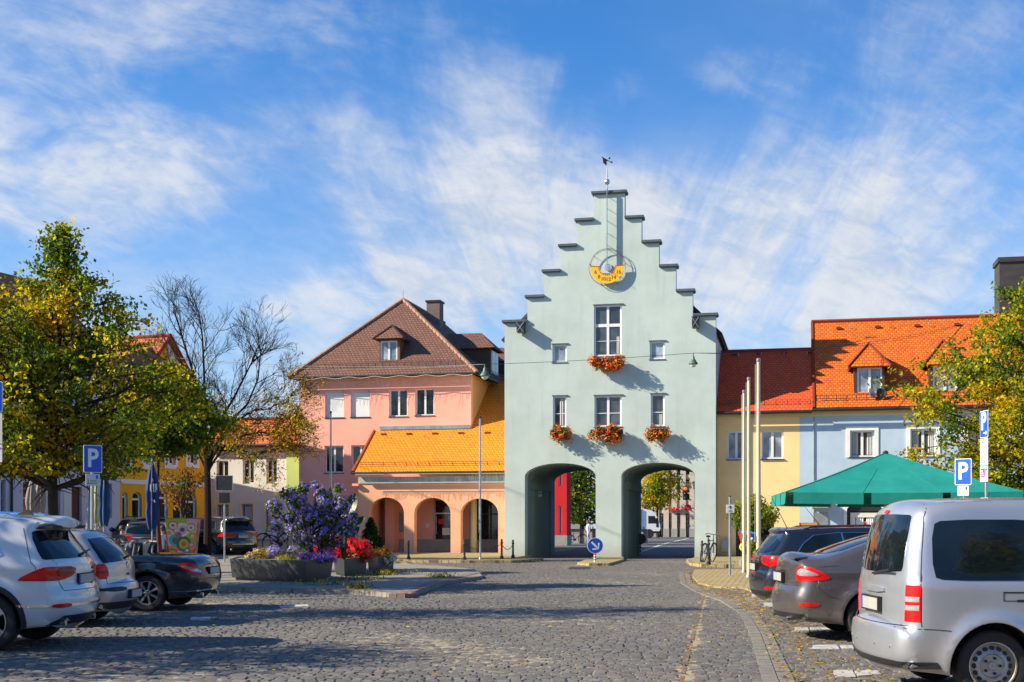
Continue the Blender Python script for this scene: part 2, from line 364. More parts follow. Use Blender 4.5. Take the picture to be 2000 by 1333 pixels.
def glassy(name, col=(0.012, 0.016, 0.022), rough=0.04, spec=0.8, var=0.0):
    m, nt, b = principled(name); setp(b, Base_Color=col, Roughness=rough, Specular_IOR_Level=spec)
    tc = nd(nt, 'ShaderNodeTexCoord').outputs['Object']
    n = nd(nt, 'ShaderNodeTexNoise', {'Vector': tc, 'Scale': 1.4, 'Detail': 3}).outputs[0]
    c = mixc(nt, mapr(nt, n, 0.35, 0.7), tuple(x * 0.6 for x in col), tuple(min(1, x * 1.8) for x in col)); nt.links.new(c, b.inputs['Base Color'])
    nt.links.new(nd(nt, 'ShaderNodeBump', {'Height': n, 'Strength': 0.05, 'Distance': 0.04}).outputs[0], b.inputs['Normal'])
    return m
def stone_mat(name, cols, rough=0.7, bs=30):
    m, nt, b = principled(name); setp(b, Specular_IOR_Level=0.22)
    g = nd(nt, 'ShaderNodeNewGeometry').outputs['Random Per Island']
    rp = nd(nt, 'ShaderNodeValToRGB', {0: g}); el = rp.color_ramp.elements
    while len(el) < len(cols): el.new(0.5)
    for i, c in enumerate(cols): el[i].position = i / (len(cols) - 1); el[i].color = (*c, 1)
    tc = nd(nt, 'ShaderNodeTexCoord').outputs['Object']
    n = nd(nt, 'ShaderNodeTexNoise', {'Vector': tc, 'Scale': 14, 'Detail': 5, 'Roughness': 0.7}).outputs[0]
    n2 = nd(nt, 'ShaderNodeTexNoise', {'Vector': tc, 'Scale': 0.45, 'Detail': 4}).outputs[0]
    c = mixc(nt, mapr(nt, n, 0.3, 0.75, 0, 0.5), rp.outputs[0], (0.075, 0.072, 0.068))
    c = mixc(nt, mapr(nt, n2, 0.45, 0.75, 0, 0.35), c, (0.19, 0.165, 0.13))
    nt.links.new(c, b.inputs['Base Color']); nt.links.new(mapr(nt, n, 0.3, 0.7, rough - 0.14, rough + 0.12), b.inputs['Roughness'])
    h = nd(nt, 'ShaderNodeTexNoise', {'Vector': tc, 'Scale': bs, 'Detail': 4}).outputs[0]
    nt.links.new(nd(nt, 'ShaderNodeBump', {'Height': h, 'Strength': 0.5, 'Distance': 0.012}).outputs[0], b.inputs['Normal'])
    return m
def paving(name, c1, c2, mort, w, h, mortar=0.012, rot=0.0, rough=0.8, offset=0.5, bump=0.4, patch=(0.25, 0.2, 0.12), pf=0.3):
    m, nt, b = principled(name); setp(b, Roughness=rough, Specular_IOR_Level=0.3)
    tc = nd(nt, 'ShaderNodeTexCoord').outputs['Object']
    wob = nd(nt, 'ShaderNodeTexNoise', {'Vector': tc, 'Scale': 5, 'Detail': 2}).outputs[1]
    wv = nd(nt, 'ShaderNodeVectorMath', {0: nd(nt, 'ShaderNodeVectorMath', {0: wob, 1: (0.5, 0.5, 0.5)}, operation='SUBTRACT').outputs[0], 3: mortar * 2.5}, operation='SCALE').outputs[0]
    mp = nd(nt, 'ShaderNodeMapping', {'Vector': nd(nt, 'ShaderNodeVectorMath', {0: tc, 1: wv}, operation='ADD').outputs[0], 'Rotation': (0, 0, rot)}).outputs[0]
    br = nd(nt, 'ShaderNodeTexBrick', {'Vector': mp, 'Color1': c1, 'Color2': c2, 'Mortar': mort, 'Scale': 1.0, 'Mortar Size': mortar, 'Mortar Smooth': 0.4, 'Brick Width': w, 'Row Height': h}, offset=offset)
    n = nd(nt, 'ShaderNodeTexNoise', {'Vector': tc, 'Scale': 0.6, 'Detail': 6, 'Roughness': 0.65}).outputs[0]
    n2 = nd(nt, 'ShaderNodeTexNoise', {'Vector': tc, 'Scale': 22, 'Detail': 4, 'Roughness': 0.7}).outputs[0]
    c = mixc(nt, mapr(nt, n, 0.42, 0.7, 0, pf), br.outputs[0], patch)
    c = mixc(nt, mapr(nt, n2, 0.35, 0.75, 0, 0.4), c, tuple(x * 0.5 for x in c1))
    nt.links.new(c, b.inputs['Base Color'])
    hh = mth(nt, 'SUBTRACT', mth(nt, 'MULTIPLY', n2, 0.5), br.outputs['Fac'])
    nt.links.new(nd(nt, 'ShaderNodeBump', {'Height': hh, 'Strength': bump, 'Distance': 0.02}).outputs[0], b.inputs['Normal'])
    return m
m_mint = plaster('mint_plaster', (0.485, 0.568, 0.530), 0.08, 0.34)
m_mint_shade = plaster('shaded_mint_plaster', (0.20, 0.255, 0.235), 0.08, 0.3)  # darker copy of the mint, passage shade put into the colour
m_pink = plaster('pink_plaster', (0.87, 0.42, 0.32))
m_arc = plaster('salmon_plaster', (0.84, 0.425, 0.265))
m_orw = plaster('orange_plaster', (0.74, 0.36, 0.10))
m_peach = plaster('peach_plaster', (0.90, 0.64, 0.31))
m_cream = plaster('cream_plaster', (0.76, 0.68, 0.40))
m_blue = plaster('blue_plaster', (0.43, 0.55, 0.66))
m_white = plaster('white_plaster', (0.70, 0.69, 0.62), 0.06, 0.2)
m_lilac = plaster('lilac_plaster', (0.66, 0.60, 0.64))
m_lime = plaster('lime_plaster', (0.45, 0.58, 0.18))
m_yel = plaster('yellow_plaster', (0.86, 0.44, 0.025))
m_red = plaster('red_plaster', (0.60, 0.025, 0.03))
m_trim = M('white_trim', (0.78, 0.77, 0.74), 0.6, var=0.05)
m_frame = M('white_window_frame', (0.80, 0.80, 0.78), 0.4, var=0.03)
m_tor = tiles('orange_tiles', (0.78, 0.175, 0.010), (0.58, 0.105, 0.012), (0.20, 0.03, 0.01))
m_tor2 = tiles('bright_orange_tiles', (0.88, 0.30, 0.012), (0.80, 0.24, 0.012), (0.33, 0.08, 0.01), patch=0.12)
m_tred = tiles('red_tiles', (0.94, 0.115, 0.022), (0.80, 0.08, 0.02), (0.26, 0.03, 0.015))
m_tbr = tiles('brown_tiles', (0.215, 0.105, 0.075), (0.165, 0.08, 0.06), (0.05, 0.025, 0.02))
m_told = tiles('weathered_tiles', (0.62, 0.19, 0.07), (0.46, 0.12, 0.05), (0.16, 0.05, 0.02))
m_slate = tiles('dark_tiles', (0.07, 0.06, 0.06), (0.05, 0.045, 0.05), (0.02, 0.02, 0.02))
m_cap = M('grey_coping_metal', (0.10, 0.125, 0.14), 0.5, 0.3, var=0.15)
m_zinc = M('zinc', (0.34, 0.37, 0.40), 0.45, 0.6, var=0.15)
m_dark = M('dark_metal', (0.035, 0.035, 0.038), 0.5, 0.4, var=0.2)
m_black = M('black_plastic', (0.015, 0.015, 0.016), 0.6, var=0.15)
m_steel = M('galvanised_steel', (0.42, 0.43, 0.44), 0.42, 0.7, var=0.12)
m_alu = M('aluminium', (0.62, 0.63, 0.65), 0.3, 0.85, var=0.06)
m_polec = M('cream_pole_paint', (0.62, 0.55, 0.38), 0.4, var=0.06)
m_wood = M('brown_wood', (0.16, 0.07, 0.03), 0.6, var=0.25, scale=2, stretch=(14, 14, 1.5))
m_woodl = M('light_wood', (0.52, 0.22, 0.06), 0.6, var=0.25, scale=3, stretch=(1, 1, 14))
m_dwood = M('dark_brown_wood', (0.06, 0.03, 0.022), 0.65, var=0.25, scale=3, stretch=(10, 10, 1))
m_glass = glassy('window_glass', (0.045, 0.055, 0.065))
m_gdark = glassy('dark_window_glass', (0.016, 0.018, 0.02))
m_gblue = glassy('pale_window_glass', (0.22, 0.27, 0.32), 0.08)
m_blind = M('white_blind', (0.74, 0.75, 0.74), 0.7, var=0.03, stretch=(1, 1, 12))
m_curt = M('curtain', (0.46, 0.45, 0.44), 0.8, var=0.3, scale=2, stretch=(14, 1, 0.4))
m_carglass = glassy('car_glass', (0.006, 0.011, 0.016), 0.03, 0.5)
m_grey = M('grey_stone', (0.30, 0.29, 0.27), 0.85, var=0.15, bump=0.3)
m_red_s = M('red_paint', (0.62, 0.02, 0.02), 0.4, var=0.05)
m_white_s = M('white_paint', (0.80, 0.80, 0.80), 0.4, var=0.05)
m_bluesign = M('sign_blue', (0.005, 0.085, 0.52), 0.35, var=0.04)
m_pinksign = M('magenta_print', (0.68, 0.04, 0.24), 0.5, var=0.05)
m_print = M('grey_print', (0.22, 0.22, 0.23), 0.5, var=0.05)
m_paper = M('sign_cream', (0.72, 0.70, 0.62), 0.5, var=0.06)
m_yplate = M('yellow_dial_paint', (0.86, 0.47, 0.01), 0.5, var=0.04)
m_terra = M('terracotta', (0.50, 0.13, 0.03), 0.8, var=0.15)
m_gl = [leafmat('leaf_green', (0.140, 0.205, 0.012)), leafmat('leaf_dark_green', (0.078, 0.135, 0.012)), leafmat('leaf_yellow_green', (0.40, 0.36, 0.012)),
        leafmat('leaf_gold', (0.66, 0.44, 0.012)), leafmat('leaf_rust', (0.38, 0.15, 0.014))]
m_bark = M('bark', (0.038, 0.027, 0.021), 0.95, var=0.3, scale=5, bump=0.8, bscale=18, stretch=(3, 3, 0.7))
m_flred = leafmat('petal_orange_red', (0.78, 0.055, 0.012), 0.25, 0.25)
m_florg = leafmat('petal_orange', (0.80, 0.24, 0.015), 0.25, 0.25)
m_flpink = leafmat('petal_red', (0.70, 0.010, 0.045), 0.25, 0.25)
m_flvio = leafmat('petal_violet', (0.33, 0.28, 0.86), 0.3, 0.3)
m_flvio2 = leafmat('petal_purple', (0.27, 0.10, 0.55), 0.3, 0.3)
m_flyel = leafmat('petal_yellow', (0.80, 0.50, 0.02), 0.2, 0.3)
m_flwht = leafmat('petal_white', (0.75, 0.75, 0.70), 0.15, 0.3)
m_gfol = leafmat('foliage_green', (0.075, 0.15, 0.014))
m_gfol2 = leafmat('foliage_dark', (0.022, 0.05, 0.012))
m_asph = M('asphalt', (0.085, 0.085, 0.088), 0.85, var=0.2, scale=1.5, bump=0.4, bscale=70)
m_dirt = M('ground_soil', (0.16, 0.145, 0.12), 0.9, var=0.2, scale=0.6, bump=0.4)
m_joint = M('joint_sand', (0.29, 0.24, 0.16), 0.95, var=0.4, scale=6, bump=0.5)
m_kerb = stone_mat('kerb_granite', [(0.26, 0.24, 0.22), (0.33, 0.30, 0.26), (0.22, 0.17, 0.14)], 0.8)
m_gut = stone_mat('pale_granite_setts', [(0.19, 0.18, 0.165), (0.27, 0.245, 0.205), (0.22, 0.20, 0.175)], 0.8)
m_cob = stone_mat('basalt_setts', [(0.108, 0.104, 0.099), (0.148, 0.141, 0.132), (0.128, 0.118, 0.106), (0.195, 0.182, 0.163), (0.138, 0.132, 0.126)], 0.72)
m_cob2 = paving('far_setts', (0.125, 0.122, 0.12), (0.165, 0.158, 0.148), (0.17, 0.14, 0.10), 0.17, 0.125, 0.012, R(11), 0.7, bump=0.6, patch=(0.16, 0.14, 0.11))
m_slab = paving('paving_slabs', (0.235, 0.22, 0.20), (0.29, 0.265, 0.235), (0.15, 0.125, 0.09), 0.42, 0.30, 0.012, R(14))
m_slaby = paving('warm_paving', (0.33, 0.265, 0.15), (0.47, 0.37, 0.18), (0.13, 0.095, 0.045), 0.30, 0.20, 0.020, R(12), patch=(0.46, 0.33, 0.10), bump=.8, pf=.45)
m_rslab = stone_mat('red_kerb_slabs', [(0.30, 0.19, 0.145), (0.25, 0.165, 0.135), (0.29, 0.23, 0.19)], 0.85)
m_mark = M('worn_white_marking', (0.42, 0.41, 0.385), 0.8, var=0.25, scale=6)
m_skin = M('skin', (0.52, 0.27, 0.18), 0.6, var=0.06)
m_hair = M('dark_hair', (0.03, 0.02, 0.015), 0.6, var=0.2)
m_twig = M('dark_twig', (.030, .020, .016), 1.0, var=.2, spec=.1)
m_light = M('fairy_light', (0.60, 0.55, 0.42), 0.5, var=0.0)
# ------------------------------------------------------------------ ground
TA = -R(12.5)
TX, TY = X(1192, 55.1), 55.1
T = Frame(TX, TY, TA)                          # gate front: x right along the facade, y away from the square
def sheet(name, poly, h, mat, step=3.0, skirt=0.0, kind='structure', parent=None):
    xs = [p[0] for p in poly]; ys = [p[1] for p in poly]
    g = [(x, y) for x in np.arange(min(xs), max(xs), step) for y in np.arange(min(ys), max(ys), step)]
    g = [q for q, k in zip(g, pip(poly, g)) if k] if g else []
    dense = []
    for i in range(len(poly)):
        a, b = poly[i], poly[(i + 1) % len(poly)]; n = max(1, int(math.dist(a, b) / step))
        dense += [(a[0] + (b[0] - a[0]) * j / n, a[1] + (b[1] - a[1]) * j / n) for j in range(n)]
    V, Tr = tri_poly([dense], g); mb = MB()
    mb.add([(x, y, ground_z(x, y) + h) for x, y in V], Tr, 0)
    if skirt:
        k = len(dense)
        for i in range(k):
            a, b = dense[i], dense[(i + 1) % k]; za, zb = ground_z(*a) + h, ground_z(*b) + h
            mb.add([(*a, za), (*a, za - skirt), (*b, zb - skirt), (*b, zb)], [(0, 1, 2, 3)], 0)
    o = mb.build(name, mat, parent); tag(o, kind=kind); return o
def gps(l, z=0.0): return [gp(x, y, z) for x, y in l]
# base terrain
gx = np.concatenate([np.arange(-600, -60, 60), np.arange(-60, 60, 4), np.arange(60, 601, 60)]); gy = np.concatenate([np.arange(-200, 0, 50), np.arange(0, 100, 4), np.arange(100, 1500, 100)])
V = [(x, y, ground_z(x, y) - 0.03) for y in gy for x in gx]; n = len(gx)
Q = [(j * n + i, j * n + i + 1, (j + 1) * n + i + 1, (j + 1) * n + i) for j in range(len(gy) - 1) for i in range(n - 1)]
tag(np_mesh('ground', V, Q, m_dirt), kind='structure')
island = gps([(943, 1125)], 0.1) + [(-1.2, 40.5), (-2.6, 44), (-6, 47.5), (-12, 50.5), (-30, 52), (-34, 46), (-24, 38), (-13, 32.5)] + gps([(424, 1155), (586, 1160), (700, 1163), (765, 1168), (790, 1170), (812, 1165), (870, 1143)], 0.0)
road_near = [(-40, 4), (-40, 60), (-6, 62), *[tuple(T.wor(u, 0.4, 0).xy) for u in (-5, 6)], (30, 40), (30, 4)]
sheet('road', [(-60, -20), (-60, 60), *[tuple(T.wor(u, 0.5, 0).xy) for u in (-30, 6, 40)], (60, -20)], -0.001, m_cob2, 4)
sheet('road_joints', [(-13, 9), (-13, 36), (-6, 38.5), (-6, 54), (6.6, 54), (7.2, 50), (6.2, 42), (6.2, 38.5), (12, 38.5), (12, 9)], 0.003, m_joint, 3)
sheet('asphalt_road', [tuple(T.wor(u, y, 0).xy) for u, y in ((-40, 8.5), (-5, 8.5), (-5, 0.5), (6, 0.5), (6, 8.5), (60, 8.5), (60, 120), (-40, 120))], 0.004, m_asph, 5)
sheet('pavement', island, 0.10, m_slab, 2.5, 0.14)
walk = gps([(1062, 1096), (1030, 1099.5), (1000, 1101), (900, 1101), (800, 1100), (745, 1099), (700, 1096)], 0) + [tuple(T.wor(u, y, 0).xy) for u, y in ((-17, -2), (-17, 18), (-4.6, 18), (-4.6, 1), (-3.7, 1), (-3.7, -3))]
sheet('pavement_by_arcade', walk, 0.12, m_slaby, 2.5, 0.16)
med = gps([(1128, 1104), (1150, 1106), (1188, 1106), (1219, 1097)], 0) + [tuple(T.wor(u, 0.2, 0).xy) for u in (0.52, -0.68)]
sheet('traffic_island', med, 0.10, m_slaby, 2, 0.14)
rw = gps([(1341, 1098), (1346, 1106), (1370, 1109), (1480, 1110), (1640, 1108)], 0) + [tuple(T.wor(u, y, 0).xy) for u, y in ((32, -3), (32, 4), (4.6, 4), (4.6, 1), (3.8, 0.2), (3.7, -2.0))]
sheet('pavement_by_houses', rw, 0.12, m_slaby, 2.5, 0.16)
rw2 = gps([(1356, 1116), (1352, 1128), (1364, 1142), (1400, 1150), (1450, 1152), (1476, 1160)], 0) + [(6.4, 27), (11, 27), (11.5, 39)] + gps([(1480, 1114)], 0)
sheet('pavement_by_flagpoles', rw2, 0.05, m_slaby, 2.5, 0.07)
def strip(name, pts, w, h, mat, seg=0.22):     # row of setts along a polyline (world xy)
    mb = MB(); d = 0
    for (a, b) in zip(pts[:-1], pts[1:]):
        a, b = Vector(a), Vector(b); L = (b - a).length; t = (b - a) / L; nrm = Vector((-t.y, t.x)); s = 0
        while s < L:
            l = min(seg * random.uniform(0.8, 1.25), L - s)
            if l > 0.05:
                for k in range(max(1, int(w / 0.16))):
                    ww = w / max(1, int(w / 0.16)); o0 = k * ww + 0.006; o1 = (k + 1) * ww - 0.006; hz = h + random.uniform(-.004, .006)
                    q = [a + t * (s + .006) + nrm * o0, a + t * (s + l - .006) + nrm * o0, a + t * (s + l - .006) + nrm * o1, a + t * (s + .006) + nrm * o1]
                    z = ground_z(a.x, a.y)
                    mb.prism([tuple(p) for p in q], z - 0.03, z + hz)
            s += l
    return tag(mb.build(name, mat), kind='structure')
gut = gps([(1640, 1480), (1552, 1333), (1508, 1240), (1480, 1200), (1437, 1175), (1385, 1158), (1352, 1140), (1346, 1118)], 0)
strip('gutter', gut, 0.32, 0.028, m_gut, 0.2)
strip('kerb_by_houses', gps([(1341, 1098), (1346, 1106), (1370, 1109), (1480, 1110), (1640, 1108)], 0), 0.16, 0.125, m_kerb, 0.9)
strip('kerb_by_arcade', gps([(1062, 1096), (1030, 1099.5), (1000, 1101), (900, 1101), (800, 1100), (745, 1099), (700, 1096)], 0)[::-1], 0.16, 0.125, m_kerb, 0.9)
strip('kerb_of_pavement', gps([(424, 1155), (586, 1160), (700, 1163), (765, 1168), (790, 1170), (812, 1165), (870, 1143), (943, 1125)], 0), 0.34, 0.108, m_rslab, 0.8)
# ---- setts, one small stone each, merged into one road surface
def setts():
    ang = R(-9.5); c, s = math.cos(ang), math.sin(ang)       # rows run across the road
    P = []
    v = 0.0
    for j in range(375):
        v = 9 + j * 0.120
        u = -16 + RNG.uniform(0, 0.2); n = 215
        L = RNG.uniform(0.105, 0.185, n); st = u + np.concatenate([[0], np.cumsum(L)[:-1]])
        P.append(np.stack([st, st + L, np.full(n, v), np.full(n, v + 0.120)], 1))
    P = np.concatenate(P); cu = (P[:, 0] + P[:, 1]) / 2; cv = (P[:, 2] + P[:, 3]) / 2
    x = c * cu - s * cv; y = s * cu + c * cv
    keep = (y > 10.5) & (y < 54.0) & (x < 4.3 + .175 * (y - 30) + 60 * (y < 36)) & (x > -60 + 54 * (y > 38) + 2 * (y > 46)) & (np.abs(x) < 0.47 * y + 1.5) & (x > -12.8) & (x < 11.8) & ~pip(island, np.stack([x, y], 1)) & ~pip(rw2, np.stack([x, y], 1)) & ~pip(rw, np.stack([x, y], 1)) & ~pip(walk, np.stack([x, y], 1)) & ~pip(med, np.stack([x, y], 1))
    gp_ = np.array(gut)
    for a, b in zip(gp_[:-1], gp_[1:]):
        t = (b - a) / np.linalg.norm(b - a); nr = np.array([-t[1], t[0]]); q = np.stack([x, y], 1) - a
        al = q @ t; ac = q @ nr; keep &= ~((al > -.05) & (al < np.linalg.norm(b - a) + .05) & (ac > 0.05) & (ac < 0.27))
    sa, sb = np.array(gp(1334, 1340)), np.array(gp(1390, 1108)); st_ = (sb - sa) / np.linalg.norm(sb - sa); keep &= np.abs((np.stack([x, y], 1) - sa) @ np.array([-st_[1], st_[0]])) > .055
    P = P[keep]; x = x[keep]; y = y[keep]; n = len(P)
    gap = 0.009; ins = RNG.uniform(0.008, 0.016, n)
    g1 = RNG.uniform(0.003, 0.009, (n, 4)); u0 = P[:, 0] + g1[:, 0]; u1 = P[:, 1] - g1[:, 1]; v0 = P[:, 2] + g1[:, 2]; v1 = P[:, 3] - g1[:, 3]
    top = 0.012 + RNG.normal(0, 0.0030, n) + 0.008 * np.sin(x * 0.9 + 1.3 * np.sin(y * 0.35)) * np.sin(y * 0.5 + x * 0.2)
    tl = RNG.normal(0, 0.04, (n, 2)); jit = RNG.normal(0, 0.004, (n, 4, 2))
    cs = [(u0, v0), (u1, v0), (u1, v1), (u0, v1)]; V = np.zeros((n, 13, 3))
    rot = RNG.normal(0, 0.05, n); cu = (u0 + u1) / 2; cv = (v0 + v1) / 2
    def place(k, du, dv, z):
        uu = cu + du * np.cos(rot) - dv * np.sin(rot); vv = cv + du * np.sin(rot) + dv * np.cos(rot)
        V[:, k, 0] = c * uu - s * vv; V[:, k, 1] = s * uu + c * vv; V[:, k, 2] = z
    for k, (a, b) in enumerate(cs):
        du = a - cu + jit[:, k, 0]; dv = b - cv + jit[:, k, 1]
        place(k, du, dv, 0.0 * top - 0.002)
        place(4 + k, du * 0.97, dv * 0.97, top * 0.55)
        f = 1 - ins / 0.07
        place(8 + k, du * f, dv * f, top + du * tl[:, 0] + dv * tl[:, 1])
    place(12, 0 * cu, 0 * cv, top + 0.004)
    q = []
    for lo in (0, 4):
        for i in range(4): q.append((lo + i, lo + (i + 1) % 4, lo + 4 + (i + 1) % 4, lo + 4 + i))
    Fq = np.array(q); tri = np.array([(8, 9, 12, 12), (9, 10, 12, 12), (10, 11, 12, 12), (11, 8, 12, 12)])
    marks = [gps(l) for l in ([(1585, 1272), (1640, 1272), (1634, 1263), (1588, 1264)], [(1645, 1271), (1668, 1271), (1664, 1264), (1641, 1264)], [(1553, 1235), (1580, 1235), (1577, 1229), (1552, 1229)], [(1584, 1234), (1640, 1233), (1634, 1229), (1582, 1229)],
             [(1493, 1188), (1530, 1188), (1526, 1180), (1492, 1180)], [(1470, 1168), (1500, 1168), (1497, 1163), (1468, 1163)], [(1632, 1328), (1672, 1327), (1664, 1313), (1628, 1314)], [(1676, 1325), (1722, 1322), (1712, 1314), (1669, 1315)],
             [(548, 1190), (604, 1187), (600, 1183), (545, 1186)], [(372, 1214), (412, 1212), (410, 1208), (372, 1210)])]
    mk = np.zeros(n, bool); xy = V[:, 12, :2]
    for m in marks: mk |= pip(m, xy)
    pm_ = MB()
    for m in marks: pm_.prism(m[::-1], -0.01, 0.026)
    tag(pm_.build('parking_markings', m_mark), kind='structure')
    for nm, sel, mat in (('cobbled_road', ~mk, m_cob),):
        W = V[sel]; k = len(W); base = (np.arange(k) * 13)[:, None, None]
        faces = (Fq[None] + base).reshape(-1, 4); T3 = (tri[None, :, :3] + base).reshape(-1, 3)
        me_v = W.reshape(-1, 3)
        quad_t = faces
        # triangles and quads in one mesh: split quads
        allT = np.concatenate([T3, quad_t[:, [0, 1, 2]], quad_t[:, [0, 2, 3]]])
        tag(np_mesh(nm, me_v, allT, mat, smooth=False), kind='structure')
setts()
def litter(name, n, gen, mats, size=(0.03, 0.07), z=0.03):
    V = []; Q = []; mi = []
    for i in range(n):
        x, y = gen(); s = random.uniform(*size); a = random.uniform(0, 6.3); cx, sx = math.cos(a) * s, math.sin(a) * s; h = z + random.uniform(0, 0.012); t = random.uniform(-.4, .4) * s
        o = len(V); V += [(x - cx, y - sx, h), (x + sx * .5, y - cx * .5, h + t * .3 + .01), (x + cx, y + sx, h + .004), (x - sx * .5, y + cx * .5, h - t * .3 + .01)]; Q.append((o, o + 1, o + 2, o + 3)); mi.append(random.choices(range(len(mats)), [4, 4, 1, 1][:len(mats)])[0])
    return tag(np_mesh(name, V, Q, mats, mi=mi), kind='stuff')
def gen_gut():
    i = random.randrange(len(gut) - 1); a, b = gut[i], gut[i + 1]; t = random.random(); o = abs(random.gauss(0, 0.9)) - 0.15
    return a[0] + (b[0] - a[0]) * t + o, a[1] + (b[1] - a[1]) * t
def gen_all():
    y = random.uniform(11, 36); return random.uniform(-0.45, 0.45) * y, y
_gg = gen_gut
litter('fallen_leaves', 2600, lambda: gen_gut() if random.random() < 0.75 else gen_all(), [m_gl[3], m_gl[4], m_gl[2]], (0.02, 0.045), 0.03)
# white lines on the asphalt beyond the gate
mb = MB()
for pts, w in (([(1252, 1078), (1300, 1062), (1345, 1052)], 0.14), ([(1252, 1063), (1356, 1063)], 0.18), ([(1252, 1055.5), (1356, 1055)], 0.25)):
    g = [Vector(gp(*p)) for p in pts]
    for a, b in zip(g[:-1], g[1:]):
        t = (b - a).normalized(); nr = Vector((-t.y, t.x)) * w
        mb.add([(*(a - nr), 0.012), (*(b - nr), 0.012), (*(b + nr), 0.012), (*(a + nr), 0.012)], [(0, 1, 2, 3)])
tag(mb.build('road_markings', m_mark), kind='structure')

a, b = Vector(gp(1334, 1340)), Vector(gp(1390, 1108)); strip('joint_line', [tuple(a), tuple(b)], 0.06, 0.006, M('seam_setts', (.20, .13, .075), .9, var=.3, scale=9), .12)
q = gps([(1110, 1113), (1152, 1113), (1151, 1109), (1113, 1109)]); dm = MB().prism(q, -.01, .027); tag(dm.build('drain_cover', m_dark), kind='structure')
litter('seam_leaves', 150, lambda: (lambda t: (a.x + (b.x - a.x) * t + random.gauss(0, .07), a.y + (b.y - a.y) * t))(random.random() ** 1.6), [m_gl[4], m_gl[3]], (.015, .035), .02)
# ------------------------------------------------------------------ buildings
def win(parent, r, y, cols=2, rows=(), fw=0.07, pane=None, frame=None, sill=None, tilt=None, name='window', depth=0.06):
    """window set at depth y: frame mesh with pane and sill as sub-parts; rows = fractions of height with a bar"""
    u0, u1, z0, z1 = r; fr = MB(); d = depth
    fr.box(u0, u0 + fw, y, y + d, z0, z1); fr.box(u1 - fw, u1, y, y + d, z0, z1)
    fr.box(u0 + fw, u1 - fw, y, y + d, z0, z0 + fw); fr.box(u0 + fw, u1 - fw, y, y + d, z1 - fw, z1)
    for i in range(1, cols):
        c = u0 + (u1 - u0) * i / cols; fr.box(c - fw * .7, c + fw * .7, y + .003, y + d, z0 + fw, z1 - fw)
    for q in rows:
        c = z0 + (z1 - z0) * q[0]; h = q[1] / 2; fr.box(u0 + fw, u1 - fw, y + .008, y + d - .004, c - h, c + h)
    o = fr.build(name, frame or m_frame, parent)
    pm = MB().box(u0 + fw * .5, u1 - fw * .5, y + d * .55, y + d * .7, z0 + fw * .5, z1 - fw * .5).build('pane', pane or m_glass, o)
    if sill: MB().box(u0 - .04, u1 + .04, y - sill[0], y + .01, z0 - 0.035, z0 + 0.0).build('sill', sill[1], o)
    return o
def awin(parent, r, y, pane=None, frame=None, surround=None, zs=None, sr=0.12, name='window'):   # round-headed
    u0, u1, z0, z1 = r; zs = zs or z1 - (u1 - u0) / 2; fw = 0.07
    L = arch_loop(u0, u1, z0, zs, z1); I = arch_loop(u0 + fw, u1 - fw, z0 + fw, zs, z1 - fw)
    fr = wall_mb(MB(), L, [I], y, y + .06); c = (u0 + u1) / 2; fr.box(u0 + fw, u1 - fw, y + .005, y + .05, zs - .05, zs + .05)
    o = fr.build(name, frame or m_frame, parent)
    wall_mb(MB(), arch_loop(u0 + .03, u1 - .03, z0 + .03, zs, z1 - .03), [], y + .03, y + .045).build('pane', pane or m_gdark, o)
    if surround: wall_mb(MB(), arch_loop(u0 - sr, u1 + sr, z0 - .02, zs, z1 + sr), [L], y - .13, y + .0).build('surround', surround, o)
    return o
def gutter(parent, a, b, r=0.07, mat=None, name='gutter'):
    return MB().tube([a, b], r, 8).build(name, mat or m_dark, parent, True)
def snow_guard(parent, a, b, off, n, mat=None, fence=False):
    mb = MB(); a, b = Vector(a), Vector(b); off = Vector(off); 
    for i in range(n + 1):
        p = a.lerp(b, i / n); mb.tube([p, p + off], 0.014, 4)
    for k in ((0.55, 1.0) if not fence else (0.4, 1.0)): mb.tube([a + off * k, b + off * k], 0.014, 4)
    if fence:
        m = int((b - a).length / 0.16)
        for i in range(m + 1):
            p = a.lerp(b, i / m); mb.tube([p + off * .4, p + off], 0.008, 3)
    return mb.build('snow_guard', mat or m_dark, parent)
